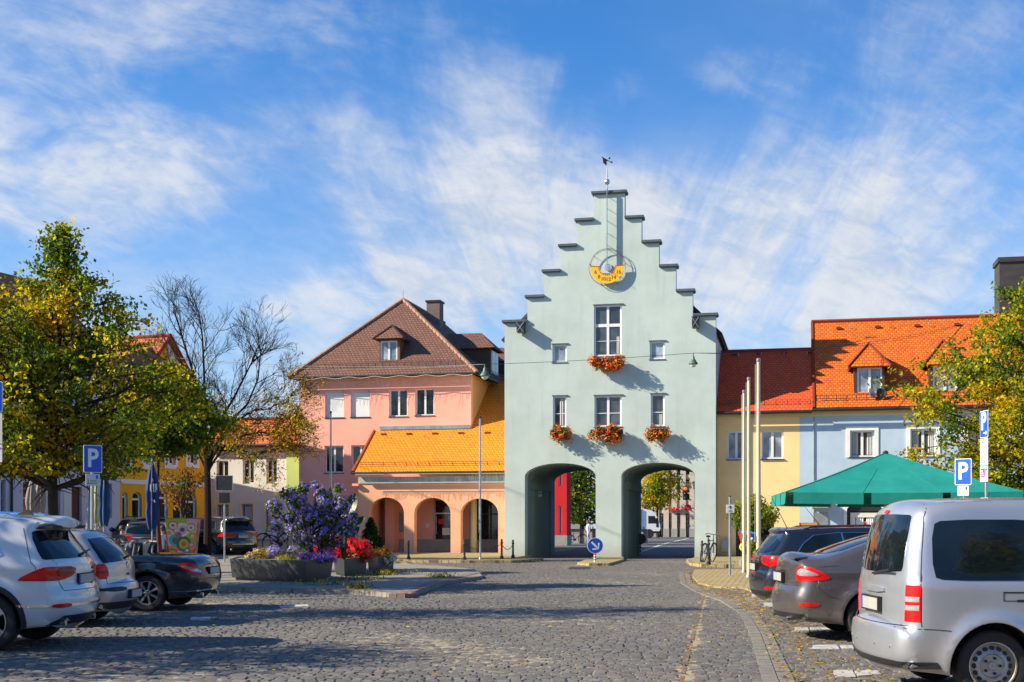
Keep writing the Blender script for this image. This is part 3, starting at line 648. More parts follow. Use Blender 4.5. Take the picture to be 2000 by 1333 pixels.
def dormer(parent, fr, r, y, z0, hood, zap, back, wmat, rmat, win_r, ov=0.22, pane=None, board=None):
    """dormer box r=(u0,u1) from z0 to eave 'hood', front at y, going back; hipped hood with apex zap"""
    u0, u1 = r; c = (u0 + u1) / 2; b = MB()
    w0, w1, wz0, wz1 = win_r
    wall_mb(b, [(u0, z0), (u1, z0), (u1, hood), (u0, hood)], [rect_loop(win_r)], y, y + .12)
    b.add([(u0, y + .12, z0), (u0, y + back, hood), (u0, y + .12, hood), (u0, y + back, z0)], [(0, 2, 1, 3)])
    b.add([(u1, y + .12, z0), (u1, y + back, hood), (u1, y + .12, hood), (u1, y + back, z0)], [(0, 3, 1, 2)])
    b.box(u0 + .02, u1 - .02, y + .125, y + .16, z0, hood - .02)
    d = b.build('dormer', wmat, parent)
    rf = MB(); a = (c, y + (zap - hood) * .62, zap); L, Rr = (u0 - ov, y - ov, hood - .06), (u1 + ov, y - ov, hood - .06); bk = y + back
    rf.slab([L, Rr, a], .07); rf.slab([Rr, (u1 + ov, bk, hood - .06), (c, bk, zap), a], .07); rf.slab([(u0 - ov, bk, hood - .06), L, a, (c, bk, zap)], .07)
    rf.build('dormer_roof', rmat, d)
    hp = MB(); hp.tube([L, a], .06, 5); hp.tube([Rr, a], .06, 5); hp.tube([a, (c, bk, zap)], .06, 5); hp.build('ridge_tile', rmat, d)
    fr_ = MB(); fw = .07; yy = y + .03
    for q in ((w0, w0 + fw, wz0, wz1), (w1 - fw, w1, wz0, wz1), (w0 + fw, w1 - fw, wz0, wz0 + fw), (w0 + fw, w1 - fw, wz1 - fw, wz1), ((w0 + w1) / 2 - .05, (w0 + w1) / 2 + .05, wz0 + fw, wz1 - fw)): fr_.box(q[0], q[1], yy, yy + .06, q[2], q[3])
    fr_.box(w0 + .03, w1 - .03, yy + .035, yy + .045, wz0 + .03, wz1 - .03, 1); fr_.box(w0 - .04, w1 + .04, y - .06, y + .03, wz0 - .05, wz0 - .0, 2)
    fr_.build('dormer_window', [m_frame, pane or m_gblue, m_dark], d)
    return d
def curtain_strip(mb, u0, u1, z0, z1, y, n=7):
    for i in range(n):
        a = u0 + (u1 - u0) * i / n; b = u0 + (u1 - u0) * (i + 1) / n; m = (a + b) / 2
        mb.add([(a, y, z0), (m, y - .03, z0), (b, y, z0), (a, y, z1), (m, y - .03, z1), (b, y, z1)], [(0, 1, 4, 3), (1, 2, 5, 4)])

# ---------------------------------------------------------------- town gate
def build_gate():
    g = fempty('town_gate', T, 'pale mint green town gate with stepped gable, two archways and a sundial', 'town gate')
    up = lambda px, py: T.uz(px, py, 0)
    uL, uR = up(985.5, 800)[0], up(1398, 800)[0]
    # measured step heights and risers
    hts = [up(1172, 379)[1]] + [(up(a, b)[1] + up(c, d)[1]) / 2 for a, b, c, d in ((1142, 432, 1236, 426), (1108, 482, 1270, 474), (1076, 531, 1303, 522), (1043, 580, 1337, 571), (998, 630, 1383, 617))]
    lx = [up(p, q)[0] for p, q in ((1160, 405), (1127, 456), (1095, 506), (1063, 555), (1030, 604))] + [uL]
    rx = [up(p, q)[0] for p, q in ((1220, 402), (1253, 450), (1287, 498), (1320, 547), (1353, 594))] + [uR]
    outer = [(uL, 0), (uR, 0)]
    for k in range(5, -1, -1):
        outer.append((rx[k], hts[k]))
        if k: outer.append((rx[k - 1], hts[k]))
    for k in range(0, 6):
        outer.append((lx[k], hts[k]))
        if k < 5: outer.append((lx[k], hts[k + 1]))
    def archhole(x0, x1, yt, ys):
        u0 = up(x0, 1000)[0]; u1 = up(x1, 1000)[0]; zs = up((x0 + x1) / 2, ys)[1]; zt = up((x0 + x1) / 2, yt)[1]
        return arch_loop(u0, u1, -0.02, zs, zt, 18)
    A1 = archhole(1025, 1163.5, 905, 931); A2 = archhole(1213.5, 1357, 904, 930)
    # the holes touch the ground: cut them from the outline instead
    base = [(uL, 0)] + [A1[0]] + list(reversed(A1[2:])) + [A1[1]] + [A2[0]] + list(reversed(A2[2:])) + [A2[1]] + [(uR, 0)]
    base = [(u, max(0, z)) for u, z in base]
    def dd(l):
        o = []
        for p in l:
            if not o or math.dist(o[-1], p) > 1e-4: o.append(p)
        return o
    front = dd(base + outer[2:])
    W = {}
    for nm, px in dict(tall=(1160, 1214, 596, 696), sl=(1079, 1107, 673, 708), sr=(1269, 1298, 667, 702), ll=(1080, 1106, 774, 835), lm=(1161, 1214, 773, 834), lr=(1271, 1298, 770, 833)).items(): W[nm] = T.rect(*px)
    mb = wall_mb(MB(), front, [rect_loop(r) for r in W.values()], 0, 0.38)
    eave = hts[5] - 0.55
    body = dd(base + [(uR - .0, eave), (uL + .0, eave)])
    wall_mb(mb, body, [], 0.381, 7.2)
    mb.build('wall', m_mint, g)
    # passage details on the inner faces
    tr = MB()
    for A in (A1, A2):
        u0, u1 = A[0][0], A[1][0]; zs = A[2][1]
        for ux, s in ((u0, 1), (u1, -1)):
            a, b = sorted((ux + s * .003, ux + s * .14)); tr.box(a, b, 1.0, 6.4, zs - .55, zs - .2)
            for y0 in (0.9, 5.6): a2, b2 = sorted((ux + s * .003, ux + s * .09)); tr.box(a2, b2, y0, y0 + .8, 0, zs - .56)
    tr.build('passage_beam', m_mint_shade, g)
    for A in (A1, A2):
        u0, u1 = A[0][0], A[1][0]; zs = A[2][1]; zt = max(p[1] for p in A); ln = wall_mb(MB(), arch_loop(u0 + .002, u1 - .002, .0, zs, zt - .002, 18), [arch_loop(u0 + .05, u1 - .05, -.05, zs - .02, zt - .05, 18)], .62, 6.9); ln.build('passage_shade_lining', m_mint_shade, g)  # added inner skin that carries the painted shade of the passage
    vt = MB()
    u0 = A1[0][0]
    for k in range(2): vt.box(u0 + .004, u0 + .06, 2.6, 3.6, 2.75 + .22 * k, 2.9 + .22 * k)
    vt.build('air_vent', m_cap, g)
    def cap(a, b, z, ovl, ovr):
        c = MB(); c.box(a - ovl, b + ovr, -.13, .50, z, z + .10); c.box(a - ovl + .03, b + ovr - .03, -.10, .47, z - .035, z - .001); c.build('coping', m_cap, g)
    cap(lx[0], rx[0], hts[0], .1, .1)
    for k in range(1, 6):
        cap(lx[k], lx[k - 1] - .005, hts[k], .1, -.0); cap(rx[k - 1] + .005, rx[k], hts[k], -.0, .1)
    # roof behind the gable
    zr = hts[1] - .2; c = (lx[0] + rx[0]) / 2; k = (zr - (eave - .15)) / (rx[5] - c + .25)
    rf = MB(); y0, y1 = .39, 7.35; eR, eL = uR + .25, uL - .25; ez = eave - .15
    rf.slab([(eR, y0, ez), (eR, y1, ez), (c, y1, zr), (c, y0, zr)], .14); rf.slab([(eL, y1, ez), (eL, y0, ez), (c, y0, zr), (c, y1, zr)], .14)
    wall_mb(rf, [(uL + .05, eave), (uR - .05, eave), (c, zr - .2)], [], 7.0, 7.19)
    rf.build('roof', m_slate, g)
    # windows
    win(g, W['tall'], .07, 2, ((0.605, .13), (.30, .02)), .075, m_glass, sill=(.1, m_cap))
    win(g, W['sl'], .07, 1, (), .075, m_gblue, sill=(.1, m_cap)); win(g, W['sr'], .07, 1, (), .075, m_gblue, sill=(.1, m_cap))
    for q in ('ll', 'lm', 'lr'): win(g, W[q], .07, 2 if q == 'lm' else 1, ((.44, .03),), .075, m_glass, sill=(.1, m_cap))
    for q in ('ll', 'lr', 'tall'):
        u0, u1, z0, z1 = W[q]; cm = MB()
        if q == 'll': curtain_strip(cm, u0 + .3, u0 + .46, z0 + .1, z1 - .1, .104, 2)
        else: curtain_strip(cm, u1 - .22, u1 - .1, z0 + .1, z0 + (z1 - z0) * .38, .104, 2)
        cm.build('curtain', m_curt, g)
    tb = MB()
    for r in W.values(): tb.box(r[0] - .04, r[1] + .08, -.05, .02, r[3] + .004, r[3] + .04)
    tb.build('window_flashing', m_cap, g)
    # floodlights
    for x0, x1, y0, y1 in ((1013, 1027, 633, 652), (1353, 1366, 623, 643)):
        u0, u1, z0, z1 = T.rect(x0, x1, y0, y1); f = MB(); f.box(u0, u1, -.45, -.06, z0, z1); f.box((u0 + u1) / 2 - .03, (u0 + u1) / 2 + .03, -.06, .0, z0 + .1, z1 - .1)
        for (a, b) in (((u0, z0), (u1, z1)), ((u0, z1), (u1, z0))): f.tube([(a[0], -.46, a[1]), (b[0], -.46, b[1])], .015, 4, 1)
        f.box(u0 - .02, u1 + .02, -.47, -.06, z1, z1 + .03, 0); f.build('floodlight', [m_dark, m_zinc], g)
    # sundial
    cu, cz = up(1187, 523); sd = MB(); ro, ri = .73, .345; n = 28; st = -.17
    a0, a1 = R(176), R(364)
    for k in range(n):
        q0 = a0 + (a1 - a0) * k / n; q1 = a0 + (a1 - a0) * (k + 1) / n
        P = lambda q, r, y: (cu + r * math.cos(q), y, cz + r * math.sin(q))
        sd.add([P(q0, ri, st - .02), P(q1, ri, st - .02), P(q1, ro, st - .02), P(q0, ro, st - .02), P(q0, ri, st), P(q1, ri, st), P(q1, ro, st), P(q0, ro, st)],
               [(0, 3, 2, 1)[::-1], (4, 5, 6, 7)[::-1], (0, 1, 5, 4), (3, 7, 6, 2), (0, 4, 7, 3), (1, 2, 6, 5)], 0)
        if k % 2 == 0: sd.add([P(q0, ri, st - .023), P(q1, ri, st - .023), P(q1, ri + .05, st - .023), P(q0, ri + .05, st - .023)], [(0, 1, 2, 3)], 1)
    for side in (a0, a1): sd.tube([(cu + ri * math.cos(side), st - .025, cz + ri * math.sin(side)), (cu + (ro - .02) * math.cos(side), st - .025, cz + (ro - .02) * math.sin(side))], .012, 4, 1)
    for t, q in (('6', 203), ('8', 230), ('10', 252), ('12', 275), ('14', 300), ('16', 333)):
        q = R(q); rr = .555; M4 = Matrix.Translation((cu + rr * math.cos(q), st - .024, cz + rr * math.sin(q))) @ FACE
        put_text(sd, t, .22, M4, 2, .004)
    dial = sd.build('sundial', [m_yplate, m_red_s, M('dial_brown', (.23, .10, .01), .6)], g)
    rg = MB(); pts = [(cu + .80 * math.cos(2 * math.pi * k / 40), st - .0, cz - .01 + .80 * math.sin(2 * math.pi * k / 40)) for k in range(41)]; rg.tube(pts, .011, 5)
    pts = [(cu + .745 * math.cos(R(t)), st + .03, cz + .745 * math.sin(R(t))) for t in range(0, 182, 6)]; rg.tube(pts, .012, 5)
    for t in (10, 35, 90, 140, 168, 225, 250, 300): rg.tube([(cu + .8 * math.cos(R(t)), st, cz + .8 * math.sin(R(t))), (cu + .8 * math.cos(R(t)) + .02, 0, cz + .8 * math.sin(R(t)) - .02)], .012, 4)
    rg.build('dial_ring', m_cap, dial, True)
    gm = MB(); gm.tube([(cu, st - .02, cz + .0), (cu + .32, -.36, cz - .42)], .010, 5); gm.lathe([(.16, -.01), (.16, .01)], 20, Matrix.Translation((cu + .03, -.05, cz)) @ FACE, 1)
    gm.box(cu - .07, cu + .07, -.20, -.18, cz - .16, cz + .12, 1); gm.build('gnomon', [m_dark, m_alu], dial)
    ztop = up(1186, 352)[1]; fin = MB(); fin.box(cu - .012, cu + .012, -.26, -.16, cz + .1, hts[0] + .15); fin.box(cu - .03, cu - .012, -.18, -.165, cz + .7, hts[2] + .2)
    for k in range(5):
        z = cz + .95 + k * .53; fin.tube([(cu, -.2, z), (cu + .0, 0, z - .0)], .012, 4)
    fin.tube([(cu, -.20, hts[0] + .1), (cu, -.20, ztop + .35)], .028, 6); fin.tube([(cu, -.20, ztop + .3), (cu, -.2, up(1185, 318)[1])], .014, 6)
    fin.build('dial_rod', m_zinc, dial)
    vz = up(1185, 316)[1]; v = MB(); v.ball((cu, -.2, up(1187, 358)[1]), .125, 10, 0)
    v.tube([(cu - .24, -.2, vz + .16), (cu + .22, -.2, vz - .13)], .018, 5, 1)
    v.add([(cu - .20, -.2, vz + .13), (cu + .02, -.2, vz - .02), (cu + .0, -.2, vz - .26), (cu - .17, -.2, vz - .10)], [(0, 1, 2, 3), (3, 2, 1, 0)], 1)
    v.ball((cu + .2, -.2, vz - .10), .045, 6, 1); v.ball((cu + .10, -.2, vz + .08), .045, 6, 1); v.build('weather_vane', [m_alu, m_dark], g, True)
    return g
build_gate()

# ---------------------------------------------------------------- pink house
YP = 7.0
def build_pink():
    Pk = Frame(*T.wor(*[0, YP, 0]).xy, TA); U = lambda x, y: Pk.uz(x, y, 0)
    h = fempty('pink_house', Pk, 'pink three storey house with steep brown tiled hip roof beside the gate', 'house')
    u0, u1 = U(584, 850)[0], U(920, 790)[0]; ze = (U(584, 740)[1] + U(920, 729)[1]) / 2; dep = 13.0
    rects = [Pk.rect(*q) for q in ((635, 672, 764, 816), (685, 722, 763, 815), (760, 796, 761, 814), (811, 848, 759, 812), (634, 671, 871, 924), (686, 722, 870, 924))]
    low = [Pk.rect(612, 648, 956, 1040), Pk.rect(668, 694, 980, 1066)]
    wl = MB(); wall_mb(wl, [(u0, 0), (u1, 0), (u1, ze), (u0, ze)], [rect_loop(r) for r in rects] + [arch_loop(low[0][0], low[0][1], .1, low[0][3] - .6, low[0][3]), rect_loop(low[1])], 0, .35)
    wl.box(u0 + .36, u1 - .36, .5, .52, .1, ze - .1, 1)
    wl.build('wall', [m_pink, m_black], h)
    sd = MB(); sd.box(u1 - .34, u1, .352, dep, 0, ze); sd.build('side_wall', m_orw, h)
    sd = MB(); sd.box(u0, u0 + .34, .352, dep, 0, ze); sd.box(u0 + .35, u1 - .35, dep - .3, dep - .001, 0, ze); sd.build('rear_wall', m_pink, h)
    for i, r in enumerate(rects):
        if i < 2:
            w = win(h, r, .12, 1, (), .06, m_blind, sill=(.16, m_dark)); MB().box(r[0] + .05, r[1] - .05, .10, .13, r[2] + .02, r[3] - .12).build('shutter', m_blind, w)
        else: win(h, r, .12, 2, (), .07, m_gdark, sill=(.16, m_dark))
    awin(h, (low[0][0], low[0][1], .1, low[0][3]), .2, m_gdark, m_dark, zs=low[0][3] - .6); win(h, low[1], .12, 2, (), .07, m_gdark)
    rects2 = [(u1 - .01)]
    # roof: full hip towards the square, ridge going back
    c = (u0 + u1) / 2; ov = .38; hw = (u1 - u0) / 2 + ov; za = Pk.uz(790, 586, 3.3)[1]; ya = 3.3; zo = ze + .02
    e = [(u0 - ov, -ov, zo), (u1 + ov, -ov, zo), (u1 + ov, dep + ov, zo), (u0 - ov, dep + ov, zo)]; ap = (c, ya, za); ap2 = (c, dep - 1.5, za)
    rf = MB(); rf.slab([e[0], e[1], ap], .13); rf.slab([e[1], e[2], ap2, ap], .13); rf.slab([e[3], e[0], ap, ap2], .13); rf.slab([e[2], e[3], ap2], .13)
    rf.build('roof', m_tbr, h)
    rt = MB()
    for a, b in ((e[0], ap), (e[1], ap), (ap, ap2)):
        a, b = Vector(a), Vector(b); n = int((b - a).length / .36)
        for i in range(n):
            p, q = a.lerp(b, i / n), a.lerp(b, (i + 1.12) / n); rt.tube([p + Vector((0, 0, .0)), q + Vector((0, 0, .03))], [.12, .09], 6)
    rt.build('ridge_tile', M('ridge_tile_clay', (.30, .16, .10), .8, var=.3), h)
    gutter(h, (u0 - ov - .02, -ov - .06, zo - .06), (u1 + ov, -ov - .06, zo - .06)); gutter(h, (u1 + ov + .06, -ov, zo - .06), (u1 + ov + .06, dep, zo - .06))
    sl = (za - zo) / (ya + ov); snow_guard(h, (u0 + .35, -ov + .35, zo + sl * .35), (u1 - .4, -ov + .35, zo + sl * .35), (0, -.10, .22), 22)
    snow_guard(h, (u1 + ov - .4, .2, zo + .4), (u1 + ov - .4, 8, zo + .4), (.1, 0, .22), 16)
    # dormer on the front hip
    yf = .28; r = Pk.rect(741, 781, 660, 708, yf); wr = Pk.rect(743, 776, 666, 706, yf)
    dormer(h, Pk, (r[0], r[1]), yf, r[2] - .2, r[3], Pk.uz(764, 634, yf)[1], 3.2, m_wood, m_tbr, wr, .26)
    # dormer on the right slope, facing right
    dz = zo + .25; dl = MB(); xr = u1 + ov - .45
    yA, yB = 4.4, 6.2
    dl.box(xr - 2.0, xr, yA, yB, dz, dz + 1.6); d2 = dl.build('dormer', m_dwood, h)
    q = MB(); zz = dz + 1.61; xe = xr + .3
    q.slab([(xe, yA - .25, zz), (xe, yB + .25, zz), (xr - .7, (yA + yB) / 2, zz + .95)], .07); q.slab([(xr - 2.6, yA - .25, zz), (xe, yA - .25, zz), (xr - .7, (yA + yB) / 2, zz + .95), (xr - 2.6, (yA + yB) / 2, zz + .95)], .07)
    q.slab([(xe, yB + .25, zz), (xr - 2.6, yB + .25, zz), (xr - 2.6, (yA + yB) / 2, zz + .95), (xr - .7, (yA + yB) / 2, zz + .95)], .07); q.build('dormer_roof', m_tbr, d2)
    q = MB(); q.box(xr + .003, xr + .07, yA + .2, yB - .2, dz + .25, dz + 1.5); q.box(xr + .071, xr + .075, yA + .3, (yA + yB) / 2 - .05, dz + .35, dz + 1.45, 1); q.box(xr + .071, xr + .075, (yA + yB) / 2 + .05, yB - .3, dz + .35, dz + 1.45, 1); q.build('dormer_window', [m_frame, m_gblue], d2)
    dl = MB(); dl.box(xr - 2.0, xr, 9.2, 11.0, dz, dz + 1.5); d3 = dl.build('dormer', m_dwood, h); q = MB(); q.slab([(xr - 2.6, 9.0, zz - .1), (xr + .3, 9.0, zz - .1), (xr - .6, 10.1, zz + .8), (xr - 2.6, 10.1, zz + .8)], .07); q.slab([(xr + .3, 11.2, zz - .1), (xr - 2.6, 11.2, zz - .1), (xr - 2.6, 10.1, zz + .8), (xr - .6, 10.1, zz + .8)], .07); q.build('dormer_roof', m_tbr, d3)
    ch = MB(); yc = 6.2; cu0 = c + .45; ch.box(cu0, cu0 + .75, yc, yc + .8, za - 1.6, za + .35); ch.box(cu0 - .06, cu0 + .81, yc - .06, yc + .86, za + .351, za + .45, 1); ch.build('chimney', [m_tbr if False else M('chimney_brick', (.16, .12, .11), .85, var=.3, scale=8), m_dark], h)
    MB().tube([ap, (c, ya, za + .5)], .01, 4).build('lightning_rod', m_dark, h)
    # white flashing where the arcade roof meets the wall
    f = Pk.rect(742, 919, 832, 839); MB().box(f[0], f[1] + .02, -.09, -.002, f[2], f[3]).build('flashing', m_zinc, h)
    # icicle fairy lights below the eave
    sl_ = MB(); n = 95; ze2 = zo - .13
    for i in range(n):
        u = u0 - .2 + (u1 - u0 + .4) * i / (n - 1); l = random.choice((.15, .25, .4, .55, .3)) * random.uniform(.7, 1.2); s = .06 * math.sin(i * .5)
        sl_.tube([(u, -ov - .14, ze2 + s * .3), (u + .02 * random.uniform(-1, 1), -ov - .14 + random.uniform(-.02, .05), ze2 - l)], .005, 3)
    sl_.tube([(u0 - .2 + (u1 - u0 + .4) * i / 40, -ov - .14, ze2 + .04 * math.sin(i * 1.1)) for i in range(41)], .014, 4)
    o = sl_.build('string_lights', m_light); o.location = Pk.o; o.rotation_euler = (0, 0, TA); tag(o, 'icicle fairy lights hanging under the brown roof eave of the pink house', 'string lights')
    return Pk, u0, u1, ze
Pk, pu0, pu1, pze = build_pink()

# ---------------------------------------------------------------- arcade annex
YA = 4.0
def build_arcade():
    A = Frame(*T.wor(0, YA, 0).xy, TA); U = lambda x, y: A.uz(x, y, 0)
    h = fempty('arcade_annex', A, 'salmon arcade with three round arches under a bright orange tiled roof', 'arcade')
    u0 = U(700, 1000)[0]; u1 = T.uz(985.5, 1000)[0] - .02; ze = U(840, 931)[1]; b = .12
    arches = []
    for x0, x1, yt, ys in ((720, 789, 972, 1003), (809, 880, 972.5, 1003), (899.5, 973, 974, 1004)):
        a0, a1 = U(x0, 1030)[0], U(x1, 1030)[0]; arches.append((a0, a1, U((x0 + x1) / 2, ys)[1], U((x0 + x1) / 2, yt)[1]))
    out = [(u0, b)]
    for a0, a1, zs, zt in arches: L = arch_loop(a0, a1, b, zs, zt, 18); out += [L[0]] + list(reversed(L[2:])) + [L[1]]
    o2 = []
    for p in out + [(u1 + .0, b), (u1 + .0, ze), (u0, ze)]:
        if not o2 or math.dist(o2[-1], p) > 1e-4: o2.append(p)
    mb = wall_mb(MB(), o2, [], 0, .45); mb.box(u0, u0 + .4, .452, 2.98, b, ze)
    zf = U(840, 944)[1]
    mb.build('wall', m_arc, h)
    fb = MB(); fb.box(u0 + .05, u1, -.05, -.003, zf, ze); fb.box(u0 - .25, u0 + .06, -.2, .0, zf - .12, zf - .0, 1); fb.build('fascia', [M('fascia_grey', (.36, .41, .45), .6), m_arc], h)
    # inside: back wall, floor, ceiling, door, windows
    yb = 2.6; bw = MB(); c0, c1 = u0 + .41, u1 - .0
    wr = A.rect(771, 800, 1001, 1039, yb); dr = A.rect(846, 884, 974, 1078, yb); dr = (dr[0], dr[1], b, dr[3]); gr = (A.uz(917, 1000, yb)[0], c1 - .1, b + .05, dr[3])
    wall_mb(bw, [(c0, b), (c1, b), (c1, ze - .1), (c0, ze - .1)], [rect_loop(wr), rect_loop(dr), rect_loop(gr)], yb, yb + .3)
    px = A.uz(752, 1000, 1.7)[0]; bw.box(px, px + .45, 1.7, yb - .002, b, ze - .12)
    bw.build('inner_wall', m_pink, h)
    MB().box(c0, c1, .452, yb, ze - .1, ze - .05).build('ceiling', m_arc, h)
    MB().box(c0, c1, yb - .03, yb - .001, b, b + .62).build('plinth', m_grey, h)
    win(h, wr, yb + .1, 1, (), .06, m_gblue, frame=m_zinc)
    d = win(h, dr, yb + .08, 1, ((.72, .07),), .09, m_gdark, frame=m_alu, name='door')
    pl = MB(); xa, xb = dr[0] + .35, dr[0] + .75
    pl.box(dr[0] + .14, dr[0] + .17, yb + .03, yb + .05, 1.0, 1.9, 1)
    for k, (z, w_) in enumerate(((2.75, .35), (2.66, .3), (1.86, .22), (1.8, .3), (1.74, .26), (1.68, .3))): pl.box(xb + .02, xb + .02 + w_ * .8, yb + .1, yb + .106, z, z + .04, 0)
    pl.box(xa - .1, xa + .2, yb + .1, yb + .106, 1.5, 1.75, 2); pl.box(xa + .1, xa + .5, yb + .1, yb + .106, .95, 1.3, 0); pl.build('notice', [m_white_s, m_alu, m_red_s], d)
    win(h, gr, yb + .1, 3, ((.7, .06),), .06, m_gdark, frame=m_dark)
    uc = A.uz(925, 1000, 1.5)[0]; MB().lathe([(.17, b), (.17, ze - .1)], 16, Matrix.Translation((uc, 1.5, 0))).build('column', m_cream, h, True)
    nb = A.rect(904, 910, 1020, 1035, .2); bx = A.rect(832, 838, 1022, 1031, yb); MB().box(bx[0], bx[1], yb - .05, yb - .001, bx[2], bx[3]).build('letter_box', m_trim, h)
    # roof
    ov = .35; zE = A.uz(840, 921, -ov)[1]; z7 = A.uz(840, 838, 3.0)[1]; k = (z7 - zE) / (3.0 + ov); yr = 6.9; P = lambda u, y: (u, y, zE + k * (y + ov))
    rl = u0 - .18; ur = u1 + .0; uw = pu1 + .003
    rf = MB(); rf.slab([P(rl, -ov), P(ur, -ov), P(ur, 2.9), P(rl, 2.9)], .12); rf.slab([P(uw, 2.902), P(ur, 2.902), P(ur, yr), P(uw, yr)], .12)
    rf.slab([(ur, 11.5, zE + k * (yr + ov) - 3.6), (uw, 11.5, zE + k * (yr + ov) - 3.6), P(uw, yr), P(ur, yr)], .12)
    rf.build('roof', m_tor2, h)
    rt = MB(); rt.tube([P(rl, -ov), P(rl, 2.9)], .08, 6); rt.tube([P(uw, yr), P(ur, yr)], .1, 6); rt.build('ridge_tile', m_tor2, h)
    gutter(h, (rl, -ov - .07, zE - .06), (ur, -ov - .07, zE - .06), .06)
    snow_guard(h, P(rl + .3, -ov + .4), P(ur, -ov + .4), (0, -.08, .2), 14)
    for i in range(4): u = rl + .9 + i * (ur - rl) / 4.2; p = Vector(P(u, 2.3)); MB().tube([p, p + Vector((0, -.12, .15)), p + Vector((0, -.2, .05))], .014, 4).build('roof_hook', m_zinc, h)
    for i in range(6): u = rl + .6 + i * (ur - rl) / 6.2; p = Vector(P(u, 2.55)); MB().box(u - .12, u + .12, 2.5, 2.72, p.z, p.z + .09).build('vent_tile', m_tor, h)
    sl_ = MB(); n = 120
    for i in range(n):
        u = u0 + (u1 - u0) * i / (n - 1); l = random.choice((.15, .25, .35, .5)) * random.uniform(.7, 1.1)
        sl_.tube([(u, -ov - .16, zE - .12), (u + .02 * random.uniform(-1, 1), -ov - .15, zE - .12 - l)], .007, 3)
    sl_.tube([(u0, -ov - .16, zE - .12), (u1, -ov - .16, zE - .12)], .014, 4)
    o = sl_.build('string_lights', m_light); o.location = A.o; o.rotation_euler = (0, 0, TA); tag(o, 'icicle fairy lights hanging along the arcade eave below the orange roof', 'string lights')
build_arcade()

